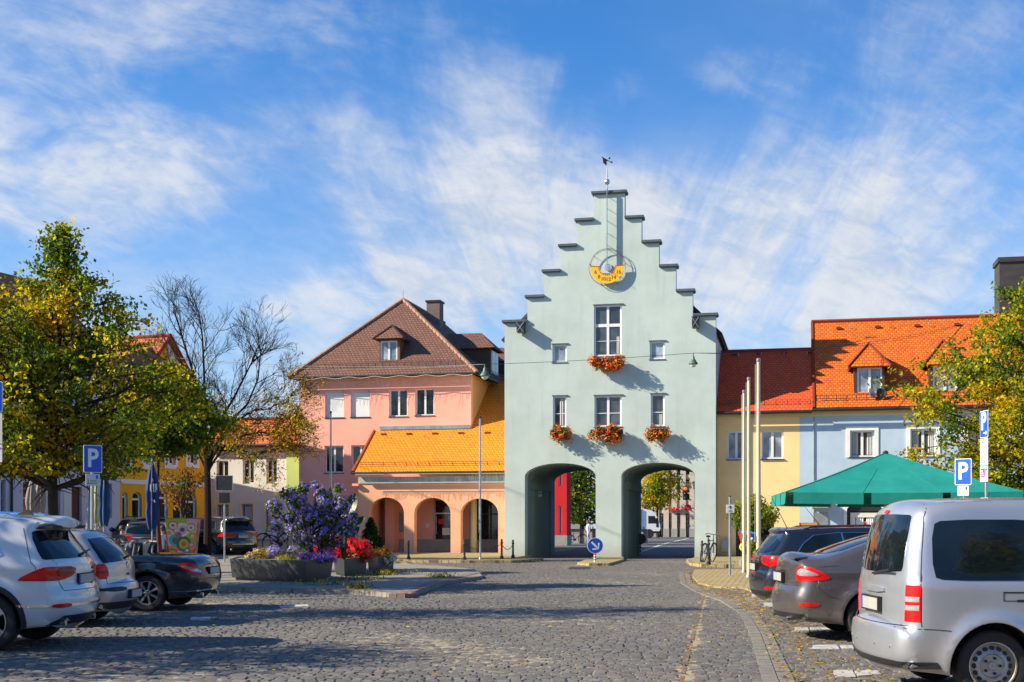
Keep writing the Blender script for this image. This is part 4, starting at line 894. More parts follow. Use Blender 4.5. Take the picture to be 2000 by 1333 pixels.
# ---------------------------------------------------------------- peach and blue houses on the right
YH = 0.62
H = Frame(*T.wor(0, YH, 0).xy, TA)
def build_right():
    U = lambda x, y: H.uz(x, y, 0)
    xl = T.uz(1398, 900)[0] + .02; xm = U(1562, 900)[0]; xr = U(2120, 900)[0]; xv = U(1588, 800)[0]; b = .1
    zE = U(1590, 801)[1]; kz = .86; dep = 8.4; ov = .35
    h = fempty('peach_house', H, 'narrow peach house with shaded red roof squeezed between gate and blue house', 'house')
    w2 = [H.rect(1420, 1456, 842, 898), H.rect(1487, 1530, 841, 897)]
    ad = H.rect(1437, 1512, 979, 1085); ad = (ad[0], ad[1], b, ad[3])
    L = arch_loop(ad[0], ad[1], b, ad[3] - .85, ad[3], 16)
    out = [(xl, b), L[0]] + list(reversed(L[2:])) + [L[1], (xm, b), (xm, zE), (xl, zE)]; o2 = []
    for p in out:
        if not o2 or math.dist(o2[-1], p) > 1e-4: o2.append(p)
    zb = U(1500, 818)[1]
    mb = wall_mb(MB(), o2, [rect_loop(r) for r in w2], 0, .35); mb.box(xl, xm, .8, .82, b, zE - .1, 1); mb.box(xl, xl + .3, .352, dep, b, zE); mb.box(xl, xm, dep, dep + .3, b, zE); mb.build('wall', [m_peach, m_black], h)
    MB().box(xl, xm, -.05, -.003, zb, zE).build('cornice', m_cream, h)
    for r in w2: win(h, r, .10, 2, (), .075, m_gblue, sill=(.16, m_dark))
    fr = wall_mb(MB(), arch_loop(ad[0] + .01, ad[1] - .01, b, ad[3] - .86, ad[3] - .02, 16), [arch_loop(ad[0] + .13, ad[1] - .13, b + .02, ad[3] - .9, ad[3] - .16, 16)], .08, .2)
    dr = fr.build('archway', m_dwood, h); MB().box(ad[0] + .1, ad[1] - .1, .42, .45, b, ad[3] - .1).build('pane', m_gdark, dr)
    gb = MB(); u0, u1 = ad[0] + 1.15, ad[1] - .15
    for k in range(6): gb.box(u0 + (u1 - u0) * k / 5 - .02, u0 + (u1 - u0) * k / 5 + .02, .22, .25, b, 1.0)
    gb.box(u0, u1, .215, .255, .98, 1.04); gb.build('gate', m_black, dr)
    fl = MB(); q = H.rect(1494, 1510, 992, 1000, .3); fl.box(q[0], q[1], .30, .31, q[2], q[3]); fl.box(q[0], q[1], .296, .299, q[2] + .05, q[2] + .12, 1); fl.build('pennant', [m_red_s, m_white_s], dr)
    ab = H.rect(1410, 1426, 1053, 1075); MB().box(ab[0], ab[1], -.16, -.002, ab[2], ab[3]).box(ab[0] - .05, ab[1] + .05, -.22, -.002, ab[2] - .05, ab[2] - .002).build('letter_box', m_zinc, h)
    P = lambda u, y: (u, y, zE - .02 + kz * (y + ov)); yr = U(1490, 690) and 3.15
    rf = MB(); rf.slab([P(xl, -ov), P(xv, -ov), P(xv, yr), P(xl, yr)], .12); zr = P(0, yr)[2]; rf.slab([(xv, dep + .6, zE), (xl, dep + .6, zE), (xl, yr, zr), (xv, yr, zr)], .12); rf.build('roof', m_tred, h)
    rt = MB(); rt.tube([P(xl, yr), P(xv, yr)], .09, 6); rt.build('ridge_tile', m_tred, h)
    gutter(h, (xl, -ov - .07, zE - .1), (xm + .5, -ov - .07, zE - .1)); snow_guard(h, P(xl + .1, -.05), P(xv - .1, -.05), (0, -.08, .2), 8)
    for i in range(4): p = Vector(P(xl + .8 + i * 1.0, yr - .35)); MB().tube([p, p + Vector((0, -.14, .16)), p + Vector((0, -.2, .02))], .018, 4).build('roof_hook', m_zinc, h)
    for i in range(4): p = Vector(P(xl + .6 + i * 1.1, yr - .2)); MB().box(p.x - .12, p.x + .12, p.y - .1, p.y + .1, p.z, p.z + .08).build('vent_tile', m_tred, h)
    # ---- blue house
    h = fempty('blue_house', H, 'light blue house with orange tiled roof and hipped dormers behind the green parasol', 'house')
    w3 = [H.rect(1660, 1708, 841, 893), H.rect(1778, 1806 + 22, 838, 892), H.rect(1890, 1938, 836, 890), H.rect(2000, 2048, 834, 888)]
    sh = H.rect(1654, 1724, 976, 1040); sh = (sh[0], sh[1], .75, sh[3]); SL = [(sh[0], sh[2]), (sh[1], sh[2]), (sh[1], sh[3] - .4), (sh[1] - .35, sh[3]), (sh[0] + .35, sh[3]), (sh[0], sh[3] - .4)]
    sh2 = H.rect(1790, 1860, 976, 1040); sh2 = (sh2[0], sh2[1], .75, sh2[3]); SL2 = [(sh2[0], sh2[2]), (sh2[1], sh2[2]), (sh2[1], sh2[3] - .4), (sh2[1] - .35, sh2[3]), (sh2[0] + .35, sh2[3]), (sh2[0], sh2[3] - .4)]
    mb = wall_mb(MB(), [(xm + .004, b), (xr, b), (xr, zE), (xm + .004, zE)], [rect_loop(r) for r in w3] + [SL, SL2], 0.0, .35)
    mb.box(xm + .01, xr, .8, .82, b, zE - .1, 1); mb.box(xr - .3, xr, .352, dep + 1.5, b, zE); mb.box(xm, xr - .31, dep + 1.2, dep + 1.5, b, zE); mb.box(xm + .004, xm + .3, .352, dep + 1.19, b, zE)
    mb.build('wall', [m_blue, m_black], h)
    MB().box(xm + .004, xr, -.05, -.003, zb + .06, zE).build('cornice', m_cream, h)
    for r in w3:
        w = win(h, r, .12, 2, (), .075, m_glass, sill=(.16, m_dark)); wall_mb(MB(), rect_loop((r[0] - .16, r[1] + .16, r[2] - .02, r[3] + .17)), [rect_loop(r)], -.035, -.003).build('surround', m_trim, w)
        cm = MB(); curtain_strip(cm, r[0] + .1, r[0] + .34, r[2] + .1, r[3] - .1, .153, 3); curtain_strip(cm, r[1] - .3, r[1] - .1, r[2] + .1, r[3] - .1, .153, 3); cm.build('curtain', m_curt, w)
    for s_, SLx in ((sh, SL), (sh2, SL2)):
        wn = wall_mb(MB(), SLx, [rect_loop((s_[0] + .12, s_[1] - .12, s_[2] + .12, s_[3] - .5))], .1, .2).build('shop_window', m_dark, h)
        MB().box(s_[0] + .1, s_[1] - .1, .24, .25, s_[2] + .1, s_[3] - .48).build('pane', m_gdark, wn)
        og = [(u, z) for u, z in SLx]; cx_ = (s_[0] + s_[1]) / 2
        big = [(cx_ + (u - cx_) * 1.16, z if z < 1 else z + .16) for u, z in og]; wall_mb(MB(), big, [og], -.04, -.003).build('surround', m_trim, wn)
        f2 = MB(); a0, a1, c0, c1 = s_[0] + .15, s_[1] - .15, s_[2] + .25, s_[3] - .55
        wall_mb(f2, rect_loop((a0, a1, c0, c1)), [rect_loop((a0 + .2, a1 - .2, c0 + .2, c1 - .2))], .14, .17); f2.build('display_frame', m_paper, wn)
        cm = MB(); curtain_strip(cm, a0 + .22, a0 + .55, c0 + .2, c1 - .2, .2, 4); curtain_strip(cm, a1 - .5, a1 - .22, c0 + .2, c1 - .2, .2, 4); cm.build('curtain', m_blind, wn)
        pc = MB(); pc.box(cx_ - .12, cx_ + .25, .215, .235, c0 + .25, c1 - .25, 0); pc.ball((cx_ + .08, .21, c0 + .5), .11, 8, 1, (1, .3, 1.4)); pc.ball((cx_ + .12, .21, c0 + .78), .07, 8, 1, (1, .3, 1)); pc.build('display_picture', [m_gdark, m_red_s], wn)
    P = lambda u, y: (u, y, zE + .06 + kz * (y + ov)); yr = 4.75; zr = P(0, yr)[2]
    rf = MB(); rf.slab([P(xv + .004, -ov), P(xr + .2, -ov), P(xr + .2, yr), P(xv + .004, yr)], .14); rf.slab([(xr + .2, dep + 2, zE), (xv, dep + 2, zE), (xv, yr, zr), (xr + .2, yr, zr)], .14); rf.build('roof', m_tor, h)
    gw = MB(); wall_mb(gw, [], [], 0, 0) if False else None
    tri = [(-ov + .3, zE), (dep + 1.5, zE), (yr, zr - .2)]
    gw.add([(xv + .03, y, z) for y, z in tri] + [(xv + .2, y, z) for y, z in tri], [(0, 2, 1), (3, 4, 5), (0, 1, 4, 3), (1, 2, 5, 4), (2, 0, 3, 5)]); gw.build('gable_wall', m_trim, h)
    rt = MB(); n = 40
    for i in range(n): a, c2 = Vector(P(xv, yr)).lerp(Vector(P(xr, yr)), i / n), Vector(P(xv, yr)).lerp(Vector(P(xr, yr)), (i + 1.1) / n); rt.tube([a, c2 + Vector((0, 0, .02))], [.11, .09], 6)
    rt.tube([P(xv + .03, -ov), P(xv + .03, yr)], .07, 5); rt.build('ridge_tile', m_tor, h)
    gutter(h, (xm + .5, -ov - .07, zE - .04), (xr, -ov - .07, zE - .04)); snow_guard(h, P(xv + .15, .0), P(xr, .0), (0, -.08, .24), 26, fence=True)
    for x0, x1, y0, y1, wx0, wx1, wy0, wy1, ax, ay in ((1668, 1728, 714, 771, 1674, 1723, 718, 769, 1699, 672), (1815, 1876, 710, 768, 1822, 1870, 714, 766, 1846, 666)):
        yf = .42; r = H.rect(x0, x1, y0, y1, yf); wr = H.rect(wx0, wx1, wy0, wy1, yf)
        dormer(h, H, (r[0], r[1]), yf, r[2] - .25, r[3], H.uz(ax, ay, yf + .8)[1], 3.0, m_dwood, m_tor, wr, .24)
    for i in range(6): p = Vector(P(xv + 1.2 + i * 1.7, yr - .5)); MB().box(p.x - .12, p.x + .12, p.y - .1, p.y + .1, p.z, p.z + .09).build('vent_tile', m_tor, h); MB().tube([p + Vector((.5, 0, 0)), p + Vector((.5, -.14, .16)), p + Vector((.5, -.2, .02))], .018, 4).build('roof_hook', m_zinc, h)
    for x, mt in ((1702, m_paper), (1721, m_dark)):
        p = H.uz(x, 769, .1); d = MB(); Mx = Matrix.Translation((p[0], .0, p[1])) @ Matrix.Rotation(R(55 if mt == m_paper else 12), 4, 'Z') @ Matrix.Rotation(R(75), 4, 'X')
        d.lathe([(.02, -.05), (.14, -.03), (.23, .02), (.22, .028), (.13, -.015), (.02, -.03)], 18, Mx); d.tube([Mx @ Vector((0, -.2, 0)), Mx @ Vector((0, -.08, .26))], .012, 4, 1); d.tube([(p[0], .05, p[1]), (p[0], .25, p[1] - .25)], .02, 5, 1)
        d.build('satellite_dish', [mt, m_dark], h)
    q = H.rect(1586, 1617, 976, 993); MB().box(q[0], q[1], -.5, -.002, q[2], q[3]).build('awning_box', m_zinc, h)
    q = H.rect(1588, 1617, 1002, 1030); MB().box(q[0], q[1], -.04, -.002, q[2], q[3]).build('notice_board', m_zinc, h)
    MB().tube([(U(1589.5, 900)[0], -.03, b), (U(1589.5, 900)[0], -.03, zE - .3)], .02, 6).build('downpipe', m_zinc, h)
    # dark boxed chimney beyond the ridge
    c0 = H.uz(1952, 580, 6.5)[0]; zt = H.uz(1970, 512, 6.5)[1]; ch = MB(); ch.box(c0, c0 + 1.8, 6.5, 8.0, zE + 1.5, zt)
    ch.box(c0 - .07, c0 + 1.87, 6.43, 8.07, zt + .001, zt + .22); ch.build('chimney', M('dark_slate_cladding', (.045, .038, .036), .6, var=.25, scale=1.2, stretch=(1, 1, 4)), h)
build_right()
def wood_screen():
    q = H.rect(1563, 1596, 1022, 1048, -1.2); w = empty('wooden_screen', H.wor((q[0] + q[1]) / 2, -1.2, .12), TA, 'small slatted light brown wooden screen at the foot of the blue wall', 'screen'); hw = (q[1] - q[0]) / 2; mb = MB(); z = .02
    while z < q[3] - .12: mb.box(-hw, hw, -.02, .02, z, z + .13); z += .145
    mb.build('slat_panel', m_woodl, w); MB().box(-hw - .04, -hw, -.03, .03, 0, q[3] - .1).box(hw, hw + .04, -.03, .03, 0, q[3] - .1).build('post', m_wood, w)
wood_screen()
# ---------------------------------------------------------------- left row of houses
LA = math.atan2(0.923, 0.385)
Lf = Frame(X(235, 60), 60.0, LA)
def build_left():
    U = lambda x, y: Lf.uz(x, y, 0)
    h = fempty('yellow_house', Lf, 'deep yellow gabled house with white round headed windows behind the blue parasol', 'house')
    u1 = U(402, 900)[0]; pk = U(324, 661); zs = U(385, 776); zg = zs[1] - (zs[1] - pk[1]) / (zs[0] - pk[0]) * -(0) ; k = (pk[1] - zs[1]) / (zs[0] - pk[0]); c = pk[0]; zE = pk[1] - k * (u1 - c); uA = 0.0; zE0 = pk[1] - k * (c - uA)
    wa = [Lf.rect(*q) for q in ((239, 250, 962, 1030), (258, 277, 961, 1030), (308, 328, 957, 1032), (338, 358, 963, 1032), (362, 384, 963, 1032))]
    wu = [Lf.rect(*q) for q in ((236, 252, 872, 910), (280, 296, 870, 909), (325, 342, 868, 908), (366, 384, 866, 907))]
    wt = Lf.rect(307, 323, 697, 733)
    al = lambda r, n=10: arch_loop(r[0], r[1], r[2], r[3] - (r[1] - r[0]) / 2, r[3], n)
    wall(h, [(uA, -.3), (u1, -.3), (u1, zE), (c, pk[1]), (uA, zE0)], [al(r) for r in wa] + [rect_loop(r) for r in wu] + [al(wt)], 0, .35, m_yel)
    MB().box(u1 - .35, u1, .352, 11, -.3, zE).box(uA, uA + .35, .352, 11, -.3, zE0).build('side_wall', m_yel, h)
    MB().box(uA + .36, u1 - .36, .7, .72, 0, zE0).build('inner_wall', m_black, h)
    for r in wa + [wt]: awin(h, r, .14, m_gdark, m_frame, m_trim)
    for r in wu:
        w = win(h, r, .12, 2, (), .08, m_gdark); wall_mb(MB(), rect_loop((r[0] - .18, r[1] + .18, r[2] - .2, r[3] + .15)), [rect_loop(r)], -.05, -.003).build('surround', m_trim, w)
    zb = U(320, 943)[1]; MB().box(uA, u1, -.06, -.003, zb - .14, zb + .08).build('belt_course', m_trim, h)
    ov = .4; rf = MB(); pkz = pk[1] + .12
    e0 = (uA - ov, zE0 - k * ov + .12); e1 = (u1 + ov, zE - k * ov + .12)
    rf.slab([(e0[0], 11.3, e0[1]), (e0[0], -.3, e0[1]), (c, -.3, pkz), (c, 11.3, pkz)], .14); rf.slab([(e1[0], -.3, e1[1]), (e1[0], 11.3, e1[1]), (c, 11.3, pkz), (c, -.3, pkz)], .14); rf.build('roof', m_told, h)
    rt = MB(); rt.tube([(c, -.3, pkz), (c, 11.3, pkz)], .11, 6); rt.tube([(e0[0], -.3, e0[1]), (c, -.3, pkz)], .07, 5); rt.tube([(e1[0], -.3, e1[1]), (c, -.3, pkz)], .07, 5); rt.build('ridge_tile', m_tred, h)
    wb = MB(); wall_mb(wb, [(c + .2, pk[1] - 1.2), (u1, zE - .0), (u1, zE + .0 + .001), (c, pk[1] - .05)], [], -.06, -.003); wb.build('gable_board', m_trim, h)
    # pale lilac house nearer the camera
    h = fempty('lilac_house', Lf, 'pale lilac house with dark doorways and old orange roof behind the left tree', 'house')
    uB = U(-12, 960)[0]; zr = 9.2
    hol = [Lf.rect(204, 219, 945, 1012), Lf.rect(140, 160, 951, 1050), Lf.rect(96, 118, 952, 1050), Lf.rect(45, 62, 938, 1030), Lf.rect(2, 11, 938, 1030)]
    up = [Lf.rect(200, 222, 855, 905), Lf.rect(150, 172, 852, 902), Lf.rect(96, 120, 848, 900), Lf.rect(42, 66, 845, 898), Lf.rect(200, 222, 760, 808), Lf.rect(150, 172, 756, 804), Lf.rect(96, 120, 750, 800)]
    ze = max(U(120, 715)[1], 7.5); us = U(20, 900)[0]
    wall(h, [(uB, -.3), (-.01, -.3), (-.01, ze), (uB, ze)], [rect_loop(r) for r in hol + up], 0, .35, m_lilac)
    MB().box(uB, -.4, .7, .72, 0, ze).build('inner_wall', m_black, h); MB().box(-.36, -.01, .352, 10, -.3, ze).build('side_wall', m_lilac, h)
    for i, r in enumerate(hol):
        if i in (1, 2): MB().box(r[0], r[1], .15, .2, r[2], r[3]).build('door', m_dwood if i == 2 else M('dark_red_door', (.075, .018, .015), .5, var=.2, stretch=(8, 8, 1), scale=2), h)
        else: win(h, r, .12, 1, ((.62, .06),), .08, m_gdark, m_zinc)
    for r in up:
        w = win(h, r, .12, 2, (), .08, m_gdark); wall_mb(MB(), rect_loop((r[0] - .15, r[1] + .15, r[2] - .15, r[3] + .15)), [rect_loop(r)], -.04, -.003).build('surround', m_trim, w)
    q = Lf.rect(124, 138, 958, 1020); MB().box(q[0], q[1], -.03, -.003, q[2], q[3]).build('menu_board', m_paper, h)
    ux = U(21, 900)[0]; MB().tube([(ux, -.06, 0), (ux, -.06, ze)], .06, 6).build('downpipe', m_dark, h)
    kk = .95; rf = MB(); P = lambda u, y: (u, y, ze + kk * (y + .35)); rf.slab([P(uB, -.35), P(.2, -.35), P(.2, 4.6), P(uB, 4.6)], .14); rf.slab([(.2, 9.6, ze), (uB, 9.6, ze), P(uB, 4.6), P(.2, 4.6)], .14); rf.build('roof', m_told, h)
    wall_mb(gm := MB(), [(0, 0), (.2, 0), (.2, .2)], [], 0, .01); g2 = MB(); g2.add([(-.02, 0.36, ze), (-.02, 9, ze), (-.02, 4.6, ze + kk * 4.6), (-.3, .36, ze), (-.3, 9, ze), (-.3, 4.6, ze + kk * 4.6)], [(0, 1, 2), (5, 4, 3)]); g2.build('gable_wall', m_white, h)
    gutter(h, (uB, -.42, ze - .02), (.2, -.42, ze - .02))
    # red geraniums under one upper window
    p = Lf.wor((up[0][0] + up[0][1]) / 2, -.16, up[0][2] - .02); return p
lilac_box = build_left()
def build_white():
    Wf = Frame(X(500, 69), 69.0, TA); U = lambda x, y: Wf.uz(x, y, 0)
    h = fempty('cream_house', Wf, 'plain off white two storey house behind the parked black car', 'house')
    u0, u1 = U(399, 900)[0], U(560, 900)[0]; ze = U(500, 871)[1]
    up = [Wf.rect(*q) for q in ((423, 446, 900, 946), (474, 496, 898, 945), (520, 541, 897, 944))]; lo = [Wf.rect(*q) for q in ((425, 447, 986, 1030), (472, 494, 985, 1028), (518, 541, 984, 1027))]
    wall(h, [(u0, 0), (u1, 0), (u1, ze), (u0, ze)], [rect_loop(r) for r in up + lo], 0, .35, m_white)
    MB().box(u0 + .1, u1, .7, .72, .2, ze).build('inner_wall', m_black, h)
    for r in up: win(h, r, .14, 2, (), .07, m_gdark, m_frame, sill=(.14, m_zinc))
    for r in lo:
        w = win(h, r, .14, 1, (), .06, m_gdark, m_zinc); wall_mb(MB(), rect_loop((r[0] - .12, r[1] + .12, r[2] - .12, r[3] + .12)), [rect_loop(r)], -.03, -.003).build('surround', m_cream, w)
        cm = MB(); curtain_strip(cm, r[0] + .1, r[1] - .1, r[2] + .1, r[3] - .08, .17, 5); cm.build('curtain', m_curt, w)
    u2 = U(640, 900)[0]
    k = .9; P = lambda u, y: (u, y, ze + k * (y + .3)); zr = U(500, 818)[1]; 
    yr = 2.5
    for _ in range(20): yr = (Wf.uz(510, 819, yr)[1] - ze) / k - .3
    rf = MB(); rf.slab([P(u0, -.3), P(u2, -.3), P(u2, yr), P(u0, yr)], .14); rf.slab([(u2, 2 * yr, ze), (u0, 2 * yr, ze), P(u0, yr), P(u2, yr)], .14); rf.build('roof', m_told, h)
    MB().tube([P(u0, yr), P(u2, yr)], .1, 6).build('ridge_tile', m_tor, h); gutter(h, (u0, -.37, ze), (u2, -.37, ze))
    g = fempty('lime_house', Wf, 'narrow lime green wall between the off white house and the pink house', 'house'); MB().box(u1 + .003, u2 + 1.5, -.05, .3, 0, ze - .02).build('wall', m_lime, g)
build_white()
# ---------------------------------------------------------------- beyond the gate
def build_beyond():
    Bf = Frame(X(1107, 86), 86.0, TA); h = fempty('red_building', Bf, 'bright red rendered building glimpsed through the left archway', 'building'); U = lambda x, y: Bf.uz(x, y, 0)
    u0 = U(930, 1000)[0]; zp = U(1095, 1046)[1]; r1 = Bf.rect(1091, 1098, 988, 1044); r2 = Bf.rect(1091, 1098, 925, 950)
    wall(h, [(u0, zp), (0, zp), (0, 7.4), (u0, 7.4)], [rect_loop(r1), rect_loop(r2)], 0, .3, m_red)
    for r in (r1, r2): win(h, r, .1, 1, (), .09, m_gdark, sill=(.1, m_zinc))
    MB().box(-.3, 0, .302, 1.6, zp, 7.4).build('side_wall', m_red, h); MB().box(u0, .03, -.05, 1.6, 0, zp - .002).build('plinth', m_grey, h); MB().box(u0 - .2, .15, -.2, 1.75, 7.401, 7.6).build('roof', m_dark, h)
    Kf = Frame(X(1300, 135), 135.0, TA); h = fempty('office_building', Kf, 'pale grid fronted office building seen through the right archway', 'building'); U = lambda x, y: Kf.uz(x, y, 0)
    u0, u1 = U(1225, 1000)[0], U(1420, 1000)[0]; px = [1262, 1282, 1301, 1317, 1334, 1352, 1372, 1392]; m_cst = M('pale_cast_stone', (.52, .46, .40), .8, var=.06)
    MB().box(u0, u1, .8, 12, 0, 15).build('wall', m_gdark, h)
    pm = MB()
    for i, x in enumerate(px):
        u = U(x, 1000)[0]; pm.box(u - .28, u + .28, 0, .79, .9, 15)
    pm.box(u0, U(1275, 1000)[0], -.01, .81, 0, 15)
    pm.build('pillar', m_cst, h); lm = MB()
    for y0, y1 in ((1003, 977), (937, 928), (885, 876), (965, 963)): z0, z1 = U(1300, y0)[1], U(1300, y1)[1]; lm.box(u0, u1, .12, .78, z0, z1)
    lm.build('ledge', m_cst, h)
    bm = MB()
    for i, x in enumerate(px): u = U(x, 1000)[0]; bm.box(u - .32, u + .32, -.04, .79, 0, .898)
    bm.build('pillar_base', m_grey, h)
    rb = Kf.rect(1306, 1329, 991, 998); sg = MB(); w_ = (rb[1] - rb[0]) / 5; [sg.box(rb[0] + k * w_, rb[0] + (k + .72) * w_, -.3, -.1, rb[2], rb[3] - .1 * (k % 2)) for k in range(5)]; p = U(1344, 992); sg.lathe([(.36, -.12), (.36, .12)], 20, Matrix.Translation((p[0], -.5, p[1])) @ FACE); sg.build('red_sign', m_red_s, h)
    gm = MB()
    for i in range(len(px) - 1):
        a, b = U(px[i], 1000)[0] + .3, U(px[i + 1], 1000)[0] - .3; gm.box(a, b, .5, .55, 4.1 * .55, 4.1 * .55 + .06); gm.box((a + b) / 2 - .03, (a + b) / 2 + .03, .5, .55, .1, 3.2); gm.box(a, b, .62, .66, U(1300, 958)[1], U(1300, 940)[1], 1)
    gm.build('window_bar', [m_frame, m_zinc], h)
    # low wall with railings
    w = empty('garden_wall', (X(1108, 95), 95, 0), TA, 'low stone wall with railings under the trees past the left archway', 'wall'); m = MB(); m.box(0, 6, 0, .3, 0, 1.05); m.build('wall', m_grey, w); m = MB()
    for k in range(7): m.box(k * .95, k * .95 + .08, -.1, -.02, 0, 1.25)
    m.box(0, 6, -.09, -.03, 1.0, 1.08); m.build('railing', m_dark, w)
    # lorry
    L = empty('lorry', (X(1289, 126), 126, .0), R(-4), 'white box lorry with dark cab windows beyond the right archway', 'lorry')
    b = MB(); b.box(-7.2, -2.0, -1.2, 1.2, .95, 3.0); b.build('cargo_box', M('lorry_white', (.74, .76, .78), .4, var=.04), L)
    prof = [(-1.85, .7), (-.1, .7), (0, .95), (-.05, 1.45), (-.45, 2.35), (-.9, 2.75), (-1.85, 2.95)]; c = wall_mb(MB(), prof, [], -1.05, 1.05); cb = c.build('cab', m_white_s, L)
    g = MB(); g.add([(-1.2, -1.056, 1.45), (-.22, -1.056, 1.45), (-.58, -1.056, 2.2), (-1.2, -1.056, 2.2)], [(0, 1, 2, 3)]); g.box(-.42, -.2, -1.07, -1.04, 1.1, 2.0); g.build('side_window', m_gdark, cb)
    g = MB(); g.box(-.1, .12, -1.25, -1.1, 1.5, 2.1); g.build('mirror', m_black, cb); g = MB(); g.box(-7.2, -.05, -1.0, 1.0, .5, .949); g.build('chassis', m_dark, L)
    for x in (-1.1, -5.4):
        for y in (-.95, .95): MB().lathe([(.2, -.12), (.42, -.13), (.46, -.08), (.46, .08), (.42, .13), (.2, .12)], 18, Matrix.Translation((x, y, .47)) @ FACE).build('wheel', m_black, L)
    # traffic light on its wire
    t = empty('traffic_light', (X(1338, 112), 112, 0), 0, 'traffic light glowing red on a mast arm past the right archway', 'traffic light'); zz = ZH(957, 112)
    MB().tube([(1.6, .2, 0), (1.6, .2, zz + .4), (0, .2, zz + .45)], .04, 6).build('pole', m_zinc, t); MB().box(-.17, .17, -.1, .12, zz - .9, zz + .3).build('housing', m_black, t)
    MB().ball((0, -.1, zz + .1), .15, 8).build('red_lamp', M('red_lamp', (.9, .06, .01), .4, emit=((1, .08, .01), 1.2)), t)
    MB().ball((0, -.06, zz - .35), .13, 8).ball((0, -.06, zz - .75), .13, 8).build('dark_lamp', m_dark, t)
build_beyond()

def plain_house(fr, w, dep, ze, zr, wm, rm, label):
    h = fempty('house', fr, label, 'house', 'houses outside the photo'); b = MB(); b.box(0, w, 0, dep, 0, ze); b.add([(0, 0, ze), (0, dep, ze), (0, dep / 2, zr), (w, 0, ze), (w, dep, ze), (w, dep / 2, zr)], [(0, 2, 1), (3, 4, 5)]); b.build('wall', wm, h)
    r = MB(); k = (zr - ze) / (dep / 2); r.slab([(-.2, -.4, ze - .4 * k), (w + .2, -.4, ze - .4 * k), (w + .2, dep / 2, zr + .05), (-.2, dep / 2, zr + .05)], .12); r.slab([(w + .2, dep + .4, ze - .4 * k), (-.2, dep + .4, ze - .4 * k), (-.2, dep / 2, zr + .05), (w + .2, dep / 2, zr + .05)], .12); r.build('roof', rm, h)
    n = max(2, int(w / 2.6))
    for z in (1.0, 4.0):
        for i in range(n): u = w * (i + .5) / n; win(h, (u - .55, u + .55, z, z + 1.6), -.05, 2, (), .07, m_gdark)
plain_house(Frame(*Lf.wor(-22, .3, 0).xy, LA), 12.8, 9, 6.6, 10.4, m_cream, m_told, 'cream house along the left side beyond the photo')
plain_house(Frame(*Lf.wor(-37, .6, 0).xy, LA), 14.5, 9, 6.2, 9.8, m_white, m_tor, 'off white house on the left beyond the photo')
for x, w, ze, zr, a, b, l in ((24, 15, 6.5, 11, m_cream, m_tor, 'cream house behind the photographer'), (8, 12, 7.5, 12, m_pink, m_told, 'pink house behind the photographer'), (-5, 14, 6.8, 11, m_peach, m_tbr, 'peach house behind the photographer'), (-20, 13, 7.2, 11.5, m_white, m_tor, 'white house behind the photographer')): plain_house(Frame(x, -24, math.pi), w, 10, ze, zr, a, b, l)
